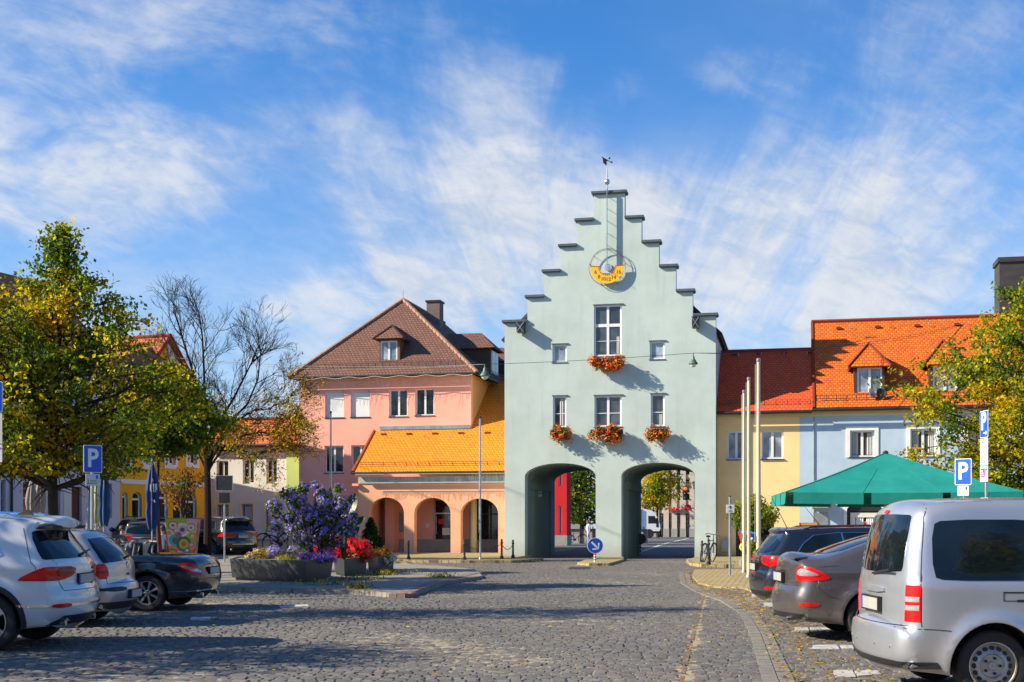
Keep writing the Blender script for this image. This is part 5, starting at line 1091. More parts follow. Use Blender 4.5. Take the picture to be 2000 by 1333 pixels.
# ---------------------------------------------------------------- cars (x from rear to front, y left, z up)
def chaikin(p, n=2):
    for _ in range(n):
        q = [p[0]]
        for a, b in zip(p[:-1], p[1:]): q += [(a[0] * .75 + b[0] * .25, a[1] * .75 + b[1] * .25), (a[0] * .25 + b[0] * .75, a[1] * .25 + b[1] * .75)]
        p = q + [p[-1]]
    return p
def resample(p, step):
    o = [p[0]]
    for a, b in zip(p[:-1], p[1:]):
        n = max(1, int(math.ceil(math.dist(a, b) / step)))
        o += [(a[0] + (b[0] - a[0]) * i / n, a[1] + (b[1] - a[1]) * i / n) for i in range(1, n + 1)]
    return o
class Body:
    """car body: side outline with wheel arches, widened to a full body with rounded edges, tumblehome and bowed ends"""
    def __init__(s, top, wheels, ra, zb, W, belt, tumble, rr=.16, rf=.14, rtop=.07, bow=.09, ptr=(1.0, .10), ptf=(1.3, .14), flare=.03, step=.045, crease=None, brow=None):
        s.W, s.belt, s.tumble, s.ptr, s.ptf, s.flare, s.wheels, s.ra, s.crease = W, belt, tumble, ptr, ptf, flare, wheels, ra, crease
        up = resample(chaikin(top, 2), step); s.L = max(p[0] for p in up); L = s.L
        zc = wheels[0][1]; lo = [up[-1]]; x = up[-1][0]
        for wx, wz in sorted(wheels, reverse=True):
            h = math.sqrt(max(0, ra * ra - (wz - zb) ** 2)); lo.append((wx + h, zb)); a0 = math.atan2(zb - wz, h); a1 = math.pi - a0
            lo += [(wx + ra * math.cos(a0 + (a1 - a0) * i / 22), wz + ra * math.sin(a0 + (a1 - a0) * i / 22)) for i in range(1, 22)]; lo.append((wx - h, zb))
        lo.append(up[0]); lo = resample(lo, step)
        B = up + lo[1:-1]; nu = len(up); s.B = np.array(B); n = len(B)
        rad = np.zeros(n); bw = np.zeros(n); kind = np.zeros(n, int)
        for i, (x, z) in enumerate(B):
            if i < nu:
                t = min(1, max(0, x / .5)); q = min(1, max(0, (L - x) / .6)); rad[i] = rr * (1 - t) + rtop * t if x < L / 2 else rf * (1 - q) + rtop * q
                bw[i] = bow * (1 - t) + .035 * t if x < L / 2 else bow * 1.3 * (1 - q) + .035 * q
            else:
                kind[i] = 1; rad[i] = .012 if any(math.hypot(x - a, z - b) < ra + .012 for a, b in wheels) else .05
        for _ in range(3): rad = np.where(kind == 0, (np.roll(rad, 1) + rad + np.roll(rad, -1)) / 3, rad)
        s.rad = rad; s.bw = bw
        tn = np.roll(s.B, -1, 0) - np.roll(s.B, 1, 0); tn /= np.linalg.norm(tn, axis=1)[:, None] + 1e-9
        area = 0.5 * np.sum(s.B[:, 0] * np.roll(s.B[:, 1], -1) - np.roll(s.B[:, 0], -1) * s.B[:, 1])
        nr = np.stack([tn[:, 1], -tn[:, 0]], 1) * (1 if area > 0 else -1); s.N = nr
        ex = []
        for f in (.06, .25, .55, .85):
            ex.append(s.B - nr * (rad * f)[:, None])
        g = np.array([(x, z) for x in np.arange(0, L, step * 1.15) for z in np.arange(zb, max(p[1] for p in up), step * 1.15)])
        loop = [tuple(p) for p in s.B]
        g = g[pip(loop, g)]; d, r = s.dist(g); g = g[d > r * .9 + .012]
        pts = [g]
        for f, e in zip((.06, .25, .55, .85), ex):
            e = e[pip(loop, e)]; d, r = s.dist(e); pts.append(e[(d > r * f * .8) & (d > .0006)])
        P = np.concatenate(pts)
        V, Tr = tri_poly([loop], [tuple(p) for p in P]); V = np.array(V)
        Y = s.Y(V)
        mb = MB(); m = len(V)
        mb.v = [(x, -y, z) for (x, z), y in zip(V, Y)] + [(x, y, z) for (x, z), y in zip(V, Y)]
        ti = [t for t in Tr]; mb.f = [tuple(t) for t in ti] + [tuple(i + m for i in t[::-1]) for t in ti]; mb.m = [0] * len(mb.f)
        idx = {}
        for i, v in enumerate(V): idx[(round(v[0], 5), round(v[1], 5))] = i
        bi = [idx.get((round(a, 5), round(b, 5)), None) for a, b in s.B]
        for i in range(n):
            if bi[i] is None: bi[i] = int(np.argmin(np.sum((V - s.B[i]) ** 2, 1)))
        K = 10; rows = []
        for i in range(n):
            row = [bi[i]]
            y = Y[bi[i]]
            for k in range(1, K):
                t = -1 + 2 * k / K; off = bw[i] * (1 - t * t); p = s.B[i] + nr[i] * off
                mb.v.append((p[0], y * t, p[1])); row.append(len(mb.v) - 1)
            row.append(bi[i] + m); rows.append(row)
        for i in range(n):
            j = (i + 1) % n
            for k in range(K):
                f = (rows[i][k], rows[j][k], rows[j][k + 1], rows[i][k + 1]) if area > 0 else (rows[i][k], rows[i][k + 1], rows[j][k + 1], rows[j][k])
                mb.f.append(f); mb.m.append(1 if (kind[i] and kind[j]) or (kind[i] + kind[j] == 1 and False) else 0)
        mb.uv = [None] * len(mb.f); s.mb = mb
        s.tree = BVHTree.FromPolygons([Vector(v) for v in mb.v], mb.f)
    def dist(s, P):
        A = s.B; Bn = np.roll(A, -1, 0); best = np.full(len(P), 9.0); r = np.zeros(len(P))
        for a, b, r0, r1 in zip(A, Bn, s.rad, np.roll(s.rad, -1)):
            ab = b - a; t = np.clip(((P - a) @ ab) / (ab @ ab + 1e-12), 0, 1); q = a + t[:, None] * ab; d = np.hypot(*(P - q).T)
            k = d < best; best = np.where(k, d, best); r = np.where(k, r0 + (r1 - r0) * t, r)
        return best, r
    def Y(s, P):
        x, z = P[:, 0], P[:, 1]; L = s.L
        w = np.full(len(P), s.W); er, kr = s.ptr; ef, kf = s.ptf
        w -= kr * np.clip((er - x) / er, 0, 1) ** 2; w -= kf * np.clip((x - (L - ef)) / ef, 0, 1) ** 2
        b = s.belt + .0 * x; t = z - b; sp = np.log1p(np.exp(np.clip(t / .035, -40, 40))) * .035
        w -= s.tumble * sp * (1 + .25 * np.clip(t, 0, 1)); w -= .012 * (np.tanh(t / .02) + 1)
        w -= .10 * np.clip((.62 - z) / .5, 0, 1) ** 2 + .03 * np.clip(z - .72, 0, .3)
        if s.crease: w += .010 * np.exp(-((z - s.crease) / .022) ** 2) - .008 * np.exp(-((z - s.crease + .07) / .05) ** 2)
        for a, c in s.wheels:
            da = np.hypot(x - a, z - c) - s.ra; w += s.flare * np.exp(-(np.clip(da, 0, 9) / .075) ** 2)
        d, r = s.dist(P); q = np.clip(r - d, 0, None)
        return w - r + np.sqrt(np.clip(r * r - q * q, 0, None))
def decal(body, poly, o, e1, e2, dr, off=.004, step=.035, smooth=1, th=.012):
    """a panel following the body: polygon in plane (o,e1,e2) thrown along dr onto the body; returns verts, faces"""
    o, e1, e2, dr = Vector(o), Vector(e1), Vector(e2), Vector(dr).normalized()
    if smooth: poly = chaikin(list(poly) + [poly[0]], smooth)[1:-1]
    lp = resample(list(poly) + [poly[0]], step)[:-1]
    xs = [p[0] for p in lp]; ys = [p[1] for p in lp]
    g = [(a, b) for a in np.arange(min(xs) + step * .6, max(xs), step) for b in np.arange(min(ys) + step * .6, max(ys), step)]
    if g: g = [q for q, k in zip(g, pip(lp, g)) if k]
    V, Tr = tri_poly([lp], g); out = []; ok = []; nn = []
    for a, b in V:
        p = o + e1 * a + e2 * b; h = body.tree.ray_cast(p - dr * 6, dr)
        if h[0] is None: out.append(p); ok.append(False); nn.append(-dr)
        else: out.append(h[0]); ok.append(True); nn.append(h[1] if h[1].dot(dr) < 0 else -h[1])
    T2 = [t for t in Tr if all(ok[i] for i in t)]
    vs = [p + n * off for p, n in zip(out, nn)]; k = len(vs)
    fs = [t for t in T2]
    ec = {}
    for t in T2:
        for i in range(3): e = (t[i], t[(i + 1) % 3]); ec[e] = 1
    vs += [p - n * th for p, n in zip(out, nn)]
    for (i, j) in ec:
        if (j, i) not in ec: fs.append((i, i + k, j + k, j))
    return vs, fs
def add_decal(mb, *a, mi=0, **k): v, f = decal(*a, **k); mb.add(v, f, mi); return mb
SIDE = dict(o=(0, 0, 0), e1=(1, 0, 0), e2=(0, 0, 1))
def side_panel(mb, b, poly, sgn=-1, mi=0, **k): return add_decal(mb, b, poly, (0, 0, 0), (1, 0, 0), (0, 0, 1), (0, -sgn, 0), mi=mi, **k)
def rear_panel(mb, b, poly, mi=0, **k): return add_decal(mb, b, poly, (0, 0, 0), (0, 1, 0), (0, 0, 1), (1, 0, 0), mi=mi, **k)
def corner_panel(mb, b, poly, sgn=-1, mi=0, deg=45, x0=0.0, **k):
    """polygon (t,z): t runs around the rear corner, negative towards the boot, positive forward along the side"""
    c, s = math.cos(R(deg)), math.sin(R(deg)); return add_decal(mb, b, poly, (x0, sgn * b.W, 0), (s, sgn * c, 0), (0, 0, 1), (c, -sgn * s, 0), mi=mi, **k)
def outline(poly, w):     # closed thin band polygons around a polygon
    P = [Vector(p) for p in poly]; n = len(P); c = sum(P, Vector((0, 0))) / n; out = []
    q = [p + (p - c).normalized() * w for p in P]
    return [[tuple(P[i]), tuple(P[(i + 1) % n]), tuple(q[(i + 1) % n]), tuple(q[i])] for i in range(n)]
m_tyre = M('tyre_rubber', (.022, .021, .020), .85, var=.25, scale=8, bump=.3, bscale=40)
m_rim = M('alloy', (.55, .56, .58), .3, .8, var=.08); m_rimd = M('dark_alloy', (.16, .165, .17), .35, .7, var=.1); m_rust = M('rusty_steel_rim', (.40, .30, .16), .55, .5, var=.5, scale=7)
m_tail = M('tail_lamp_red', (.66, .006, .005), .22, var=.2, scale=9, coat=.15, spec=.3); m_taild = M('tail_lamp_dark_red', (.26, .004, .005), .22, var=.3, scale=12, coat=.15, spec=.3); m_tailw = M('tail_lamp_clear', (.40, .36, .37), .15, .3, var=.15, scale=14, coat=1.0)
m_plate = M('blurred_number_plate', (.36, .35, .33), .45, var=.16, scale=2.5); m_chrome = M('chrome', (.75, .76, .78), .12, 1.0, var=.03); m_seam = M('panel_gap', (.012, .012, .013), .7, var=0.0)
def wheel(parent, x, y, z, r, sgn, kind, w=.21):
    Mx = Matrix.Translation((x, y, z)) @ Matrix.Rotation(R(90) * (1 if sgn < 0 else -1), 4, 'X')
    wl = MB().lathe([(r * .66, -w / 2), (r * .92, -w / 2), (r * .985, -w * .42), (r, -w * .25), (r, w * .25), (r * .985, w * .42), (r * .93, w / 2), (r * .80, w * .52), (r * .67, w * .47), (r * .66, w * .3), (r * .66, -w / 2)], 36, Mx, cap=False)
    root = wl.build('wheel', m_tyre, parent, True)
    rm = MB(); ri = r * .675
    rm.lathe([(ri, w * .30), (ri * 1.0, w * .50), (ri * .955, w * .505), (ri * .93, w * .44), (ri * .90, w * .12), (ri * .90, -w * .2)], 36, Mx, 0, cap=False)
    rm.lathe([(.002, -w * .1), (ri * .93, -w * .1)], 24, Mx, 1)
    if kind == 'steel':
        pr = [(ri * .92, w * .28), (ri * .80, w * .30), (ri * .66, w * .40), (ri * .52, w * .44), (ri * .46, w * .36), (ri * .20, w * .36), (ri * .17, w * .42), (.004, w * .43)]
        rm.lathe(pr, 36, Mx, 2, cap=False)
        for k in range(16):
            q = 2 * math.pi * k / 16; rr = ri * .74; a = Mx @ Matrix.Translation((rr * math.cos(q), rr * math.sin(q), w * .345)) @ Matrix.Rotation(q, 4, 'Z'); rm.lathe([(.0215, -.03), (.0215, .012), (.002, .0125)], 10, a @ Matrix.Diagonal((.85, 1.1, 1, 1)), 1)
        for k in range(5): q = 2 * math.pi * k / 5; a = Mx @ Matrix.Translation((ri * .33 * math.cos(q), ri * .33 * math.sin(q), w * .36)); rm.lathe([(.013, 0), (.013, .02), (.002, .022)], 6, a, 1)
        rm.lathe([(ri * .985, w * .49), (ri * .94, w * .515), (ri * .91, w * .45)], 36, Mx, 3, cap=False)
        mats = [m_rim, m_black, M('worn_steel_wheel', (.42, .42, .42), .45, .6, var=.25, scale=9), m_rust]
    else:
        n = kind
        for k in range(n):
            a0 = 2 * math.pi * k / n; hw0, hw1 = (.16, .115) if n <= 7 else (.09, .055)
            hw0, hw1 = (.30, .085) if n <= 7 else (.2, .05)
            for zt in (0,):
                P = lambda rr, da, z: Mx @ Vector((rr * math.cos(a0 + da), rr * math.sin(a0 + da), z))
                r0, r1 = ri * .17, ri * .95
                vs = [P(r0, -hw0 * 1.2, w * .44), P(r0, hw0 * 1.2, w * .44), P(r1, hw1 * 1.4, w * .40), P(r1, -hw1 * 1.4, w * .40), P(r0, -hw0 * 1.2, w * .1), P(r0, hw0 * 1.2, w * .1), P(r1, hw1 * 1.4, w * .2), P(r1, -hw1 * 1.4, w * .2)]
                rm.add(vs, [(0, 1, 2, 3), (0, 4, 5, 1), (1, 5, 6, 2), (2, 6, 7, 3), (3, 7, 4, 0)], 0)
        rm.lathe([(ri * .24, w * .1), (ri * .24, w * .43), (ri * .17, w * .47), (.003, w * .47)], 20, Mx, 0)
        for k in range(5): q = 2 * math.pi * k / 5 + .3; rm.lathe([(.012, 0), (.012, .008), (.002, .008)], 6, Mx @ Matrix.Translation((ri * .17 * 1.0 * math.cos(q), ri * .17 * math.sin(q), w * .465)), 1)
        mats = [m_rim if kind != 10 else m_rimd, m_black]
    rm.build('rim', mats, root, True)
    return root
def plate(parent, b, z, w=.52, h=.11, x=None, dx=-.02, holder=True):
    hit = b.tree.ray_cast(Vector((-5, 0, z)), Vector((1, 0, 0))); x = hit[0].x if hit[0] else 0
    p = MB(); p.box(x + dx - .012, x + .03, -w / 2 - .015, w / 2 + .015, z - h / 2 - .015, z + h / 2 + .015, 1); p.box(x + dx - .016, x + dx - .0125, -w / 2, w / 2, z - h / 2, z + h / 2, 0)
    p.box(x + dx - .0175, x + dx - .0162, w / 2 - .045, w / 2, z - h / 2, z + h / 2, 2); return p.build('number_plate', [m_plate, m_black, m_bluesign], parent)
def mirror(parent, b, x, z, sgn, mat):
    y = sgn * (b.W + .10); mb = MB(); mb.ball((x, y, z), .11, 8, 0, (.75, 1.15, .8)); mb.box(x - .03, x + .03, min(y, sgn * (b.W - .06)), max(y, sgn * (b.W - .06)), z - .06, z - .02, 1); return mb.build('mirror', [mat, m_black], parent, True)
def antenna(parent, base, tip, r=.006):
    return MB().tube([base, (Vector(base) + Vector(tip)) / 2, tip], [r * 1.4, r, r * .5], 5).build('antenna', m_black, parent)
def lamp_pair(parent, b, fn, mats, name='tail_light'):
    for sg in (-1, 1):
        mb = MB(); fn(mb, sg); mb.build(name, mats, parent, True)
def seams(parent, b, polys_side=(), polys_rear=(), w=.007):
    mb = MB()
    def line(pts, rear):
        for a, c in zip(pts[:-1], pts[1:]):
            a, c = Vector(a), Vector(c); d = (c - a)
            if d.length < 1e-4: continue
            n = Vector((-d.y, d.x)).normalized() * w / 2; d.normalize(); q = [tuple(a - n - d * w * .4), tuple(c - n + d * w * .4), tuple(c + n + d * w * .4), tuple(a + n - d * w * .4)]
            if rear: rear_panel(mb, b, q, off=.0022, step=.06, smooth=0, th=.0)
            else:
                for sg in (-1, 1): side_panel(mb, b, q, sg, off=.0022, step=.06, smooth=0, th=.0)
    for p in polys_side: line(p, False)
    for p in polys_rear: line(p, True)
    return mb.build('panel_gap', m_seam, parent)
def car_base(name, label, loc, yaw, body, pm, wheels_r, kind, group, wy=None, w=.21, zg=.02, cat='car'):
    root = empty(name, (loc[0], loc[1], zg), yaw, label, cat, group)
    o = body.mb.build('body', [pm, m_black], root, True, 40)
    u = MB(); zt = min(body.belt - .08, .85); u.box(.35, body.L - .35, -body.W * .62, body.W * .62, body.wheels[0][1] - .1, zt)
    u.build('underbody', m_black, o)
    for x, z in body.wheels:
        for sg in (-1, 1): wheel(root, x, sg * (wy or body.W - w / 2 - .03), wheels_r, wheels_r, sg, kind, w)
    return root, o
GR = 'cars parked along the right of the square'; GL = 'cars parked along the left of the square'; GB = 'cars parked at the back of the square'
def van():
    wz = .315
    top = [(.05, .27), (-.02, .34), (-.03, .50), (-.02, .60), (.0, .645), (.055, .66), (.055, .67), (.055, .9), (.065, 1.1), (.085, 1.3), (.15, 1.58), (.20, 1.69), (.30, 1.745), (.55, 1.765), (1.2, 1.78), (2.3, 1.78), (2.75, 1.755), (3.0, 1.72), (3.45, 1.36), (3.65, 1.2), (4.0, 1.08), (4.3, .92), (4.38, .7), (4.4, .45), (4.36, .25)]
    b = Body(top, [(.80, wz), (3.48, wz)], .385, .23, .895, 1.06, .20, rr=.17, rtop=.10, bow=.07, ptr=(.6, .05), flare=.045)
    pm = paint('silver_paint', (.45, .475, .525), .6, .32, .9)
    r, o = car_base('parked_van', 'silver van with bare steel wheels and a dent free flat tailgate, nearest on the right', (3.42, 12.0), 0, b, pm, wz, 'steel', GR, cat='van')
    r['label'] = 'silver van with steel wheels and long dark side window, nearest on the right'
    g = MB(); sw = [(.28, 1.10), (.38, 1.065), (1.15, 1.065), (1.28, 1.065), (1.30, 1.12), (1.30, 1.55), (1.24, 1.60), (.40, 1.60), (.30, 1.55)]
    for sg in (-1, 1): g = MB(); side_panel(g, b, sw, sg, off=.006); g.build('side_window', m_carglass, r, True); g = MB(); side_panel(g, b, [(1.36, 1.065), (2.34, 1.065), (2.36, 1.58), (1.36, 1.60)], sg, off=.006); g.build('side_window', m_carglass, r, True); g = MB(); side_panel(g, b, [(2.44, 1.065), (3.25, 1.065), (2.95, 1.52), (2.44, 1.58)], sg, off=.006); g.build('side_window', m_carglass, r, True)
    rw = [(-.62, 1.12), (.62, 1.12), (.66, 1.2), (.60, 1.62), (.52, 1.65), (-.52, 1.65), (-.60, 1.62), (-.66, 1.2)]
    g = MB(); rear_panel(g, b, rw, off=.005); g.build('rear_window', m_carglass, r, True)
    def tl(mb, sg):
        c = sg * .865
        corner_panel(mb, b, [(-.06, .70), (.085, .70), (.09, .71), (.09, 1.01), (.08, 1.02), (-.055, 1.02)], sg, 0, off=.008, smooth=0)
        for z0 in (.80, .875): corner_panel(mb, b, [(-.05, z0), (.08, z0), (.08, z0 + .045), (-.05, z0 + .045)], sg, 1, off=.011, smooth=0)
    lamp_pair(r, b, tl, [m_tail, m_tailw])
    plate(r, b, .82); h = MB(); rear_panel(h, b, [(-.34, .93), (.34, .93), (.34, .985), (-.34, .985)], off=.02); h.build('handle_bar', pm, r, True)
    rl = MB()
    for sg in (-1, 1):
        side_panel(rl, b, [(.88, .955), (2.6, .955), (2.6, .968), (.88, .968)], sg, off=.0025, smooth=0, th=0); side_panel(rl, b, [(.88, .885), (1.0, .885), (1.0, .892), (.88, .892)], sg, off=.0025, smooth=0, th=0); side_panel(rl, b, [(.88, .885), (.888, .885), (.888, .966), (.88, .966)], sg, off=.0025, smooth=0, th=0); side_panel(rl, b, [(1.0, .878), (2.6, .878), (2.6, .9), (1.0, .9)], sg, off=.003, smooth=0, th=0)
    rl.build('door_rail', m_seam, r)
    seams(r, b, [[(.175, .66), (.17, .70), (.172, 1.03), (.20, 1.3), (.245, 1.62), (.30, 1.74)], [(.0, .642), (.3, .635), (.42, .625)], [(1.33, .3), (1.33, 1.65)], [(2.41, .3), (2.41, 1.62)]], [[(-.80, .66), (.80, .66)]])
    sn = MB()
    for y in (-.62, -.3, .3, .62):
        h_ = b.tree.ray_cast(Vector((-5, y, .47)), Vector((1, 0, 0))); p = h_[0]; sn.lathe([(.014, -.01), (.014, .006), (.004, .008)], 10, Matrix.Translation(p) @ Matrix.Rotation(R(-90), 4, 'Y'))
    sn.build('parking_sensor', m_zinc, r)
    lb = MB(); rear_panel(lb, b, [(-.07, 1.655), (.07, 1.655), (.06, 1.69), (-.06, 1.69)], off=.012); lb.build('brake_light', m_tail, r)
    wp = MB(); x = b.tree.ray_cast(Vector((-5, -.2, 1.12)), Vector((1, 0, 0)))[0].x; wp.tube([(x - .02, 0, 1.10), (x - .025, -.55, 1.15)], .012, 5); wp.build('wiper', m_black, r)
    bp = MB(); rear_panel(bp, b, [(-.86, .29), (.86, .29), (.86, .345), (-.86, .345)], off=.012, smooth=0); bp.build('bumper_lip', m_black, r)
    mirror(r, b, 3.05, 1.12, -1, pm); mirror(r, b, 3.05, 1.12, 1, pm)
    return r
van()
def hatch_sedan():
    wz = .325
    top = [(.10, .26), (.02, .33), (-.02, .46), (-.02, .58), (.02, .68), (.05, .74), (.05, .80), (.045, .98), (.06, 1.055), (.12, 1.085), (.28, 1.09), (.42, 1.10), (1.05, 1.33), (1.55, 1.45), (2.1, 1.495), (2.6, 1.46), (3.25, 1.18), (3.5, 1.06), (4.2, .93), (4.68, .78), (4.78, .58), (4.75, .3)]
    b = Body(top, [(.98, wz), (3.83, wz)], .375, .22, .925, .99, .40, rr=.2, rtop=.09, bow=.11, ptr=(1.2, .13), flare=.03, crease=.9)
    pm = paint('grey_bronze_paint', (.115, .10, .10), .55, .30, 1.0)
    r, o = car_base('parked_sedan', 'grey brown fastback car with large red and clear tail lights', (3.76, 17.6), 0, b, pm, wz, 5, GR)
    for sg in (-1, 1): g = MB(); side_panel(g, b, [(1.05, 1.06), (2.95, 1.045), (2.5, 1.37), (2.05, 1.42), (1.65, 1.38), (1.3, 1.22)], sg, off=.005); g.build('side_window', m_carglass, r, True)
    for sg in (-1, 1):
        g = MB(); pl = [(1.02, 1.055), (2.95, 1.038), (2.5, 1.38), (2.05, 1.43), (1.62, 1.395), (1.27, 1.235)]
        for q in ((pl[0], pl[5]), (pl[5], pl[4]), (pl[4], pl[3])): side_panel(g, b, [q[0], q[1], (q[1][0] - .01, q[1][1] + .022), (q[0][0] - .02, q[0][1] + .02)], sg, off=.008, smooth=0)
        side_panel(g, b, [(1.0, 1.04), (2.95, 1.025), (2.95, 1.042), (1.0, 1.058)], sg, off=.008, smooth=0); g.build('window_trim', m_chrome, r, True)
    g = MB(); add_decal(g, b, [(-.60, .42), (.60, .42), (.52, 1.42), (-.52, 1.42)], (0, 0, 0), (0, 1, 0), (1, 0, 0), (0, 0, -1), off=.005); g.build('rear_window', m_carglass, r, True)
    def tl(mb, sg):
        corner_panel(mb, b, [(-.20, .80), (-.04, .795), (.24, .815), (.27, .86), (.10, .965), (-.08, 1.0), (-.17, .965)], sg, 0, off=.010)
        corner_panel(mb, b, [(-.165, .865), (.13, .868), (.155, .885), (.02, .945), (-.12, .962)], sg, 1, off=.014)
    lamp_pair(r, b, tl, [m_tail, m_tailw])
    def rf(mb, sg): corner_panel(mb, b, [(-.09, .465), (.15, .465), (.15, .51), (-.09, .51)], sg, 0, off=.008)
    lamp_pair(r, b, rf, [m_tail], 'reflector')
    plate(r, b, .83); em = MB(); rear_panel(em, b, [(-.32, .915), (.32, .915), (.32, .935), (-.32, .935)], off=.016); em.build('chrome_strip', m_chrome, r)
    sp = MB(); sp.slab([(.02, -.60, 1.10), (.02, .60, 1.10), (.2, .58, 1.115), (.2, -.58, 1.115)][::-1], .022); sp.build('spoiler', pm, r)
    seams(r, b, [[(.26, .80), (.30, .70), (.42, .60), (.55, .56)], [(.30, .985), (.55, 1.0)], [(1.62, .3), (1.45, .75), (1.55, 1.03)], [(2.55, .3), (2.55, 1.04)]], [[(-.72, .73), (.72, .73)], [(-.62, .73), (-.64, 1.05)], [(.62, .73), (.64, 1.05)]])
    dh = MB()
    for sg in (-1, 1):
        for x in (1.75, 2.75): side_panel(dh, b, [(x, .92), (x + .2, .92), (x + .2, .945), (x, .945)], sg, off=.03)
    dh.build('door_handle', pm, r)
    for y in (.45, -.45): MB().tube([(-.05, y, .27), (.3, y, .27)], .04, 10).build('exhaust', m_chrome, r, True)
    cp = MB(); rear_panel(cp, b, [(-.8, .29), (.8, .29), (.75, .36), (-.75, .36)], off=.008, smooth=0); cp.build('rear_diffuser', m_black, r)
    mirror(r, b, 3.2, 1.02, -1, pm); antenna(r, (1.75, 0, 1.46), (1.45, 0, 1.80), .006)
    return r
hatch_sedan()
def estate(name, label, loc, yaw, pm, group, zg=.02, kind=7, dark=True, tail='wide', scale=1.0, rails=True):
    wz = .325
    top = [(.10, .26), (.0, .35), (-.03, .52), (-.02, .66), (.03, .74), (.04, .92), (.07, 1.0), (.16, 1.10), (.34, 1.34), (.36, 1.40), (.29, 1.425), (.42, 1.445), (.8, 1.465), (1.6, 1.485), (2.3, 1.48), (2.75, 1.43), (3.35, 1.12), (3.6, 1.02), (4.2, .92), (4.62, .76), (4.72, .58), (4.68, .3)]
    b = Body(top, [(.92, wz), (3.62, wz)], .37, .22, .905, 1.0, .36, rr=.17, rtop=.08, bow=.09, ptr=(1.0, .12), flare=.025, crease=.86)
    r, o = car_base(name, label, loc, yaw, b, pm, wz, kind, group, zg=zg)
    sp = [(.56, 1.06), (.62, 1.045), (1.45, 1.04), (2.3, 1.035), (3.1, 1.03), (2.62, 1.36), (2.2, 1.395), (1.3, 1.39), (.85, 1.345), (.66, 1.20)]
    for sg in (-1, 1): g = MB(); side_panel(g, b, sp, sg, off=.004); g.build('side_window', m_carglass, r, True)
    for sg in (-1, 1):
        g = MB(); n = len(sp); c = Vector((1.7, 1.2))
        for i in range(n):
            p, q = Vector(sp[i]), Vector(sp[(i + 1) % n])
            if i in (0,): continue
            a, d = p + (p - c).normalized() * .018, q + (q - c).normalized() * .018; side_panel(g, b, [tuple(p), tuple(q), tuple(d), tuple(a)], sg, off=.008, smooth=0)
        side_panel(g, b, [(1.38, 1.045), (1.405, 1.045), (1.345, 1.39), (1.32, 1.39)], sg, off=.007, smooth=0); g.build('window_trim', m_chrome, r, True)
    g = MB(); add_decal(g, b, [(-.70, 1.03), (.70, 1.03), (.62, 1.40), (-.62, 1.40)], (0, 0, 0), (0, 1, 0), (0, 0, 1), (1, 0, -.25), off=.005); g.build('rear_window', m_carglass, r, True)
    def tl(mb, sg):
        corner_panel(mb, b, [(-.34, .86), (-.05, .80), (.10, .82), (.30, .93), (.27, .99), (-.05, .985), (-.34, .985)], sg, 0, off=.010)
        corner_panel(mb, b, [(-.30, .89), (-.05, .84), (.0, .92), (-.1, .95), (-.30, .95)], sg, 1, off=.013)
    lamp_pair(r, b, tl, [m_tail, m_taild])
    def rf(mb, sg): corner_panel(mb, b, [(-.16, .40), (.05, .40), (.05, .45), (-.16, .45)], sg, 0, off=.008)
    lamp_pair(r, b, rf, [m_tail], 'reflector')
    plate(r, b, .78); cs = MB(); rear_panel(cs, b, [(-.5, .885), (.5, .885), (.5, .91), (-.5, .91)], off=.014); cs.build('chrome_strip', m_chrome, r)
    seams(r, b, [[(1.45, .3), (1.38, 1.03)], [(2.4, .3), (2.4, 1.03)]], [[(-.75, .70), (.75, .70)]])
    cp = MB(); rear_panel(cp, b, [(-.8, .29), (.8, .29), (.75, .37), (-.75, .37)], off=.008, smooth=0); cp.build('rear_diffuser', m_black, r)
    mirror(r, b, 3.15, 1.02, -1, pm); mirror(r, b, 3.15, 1.02, 1, pm)
    if rails:
        rl = MB()
        for sg in (-1, 1): rl.tube([(.7, sg * .62, 1.45), (.85, sg * .62, 1.50), (2.2, sg * .62, 1.52), (2.4, sg * .62, 1.47)], .016, 6)
        rl.build('roof_rail', m_dark, r)
    return r, b
pe, eb = estate('parked_estate', 'black estate car with chrome window line beside the cream flagpoles', (4.42, 22.9), 0, paint('blue_black_paint', (.012, .016, .026), .3, .2, 1.0), GR)
antenna(pe, (.5, -.25, 1.45), (.22, -.25, 2.0)); antenna(pe, (1.25, .35, 1.48), (.95, .35, 1.85))
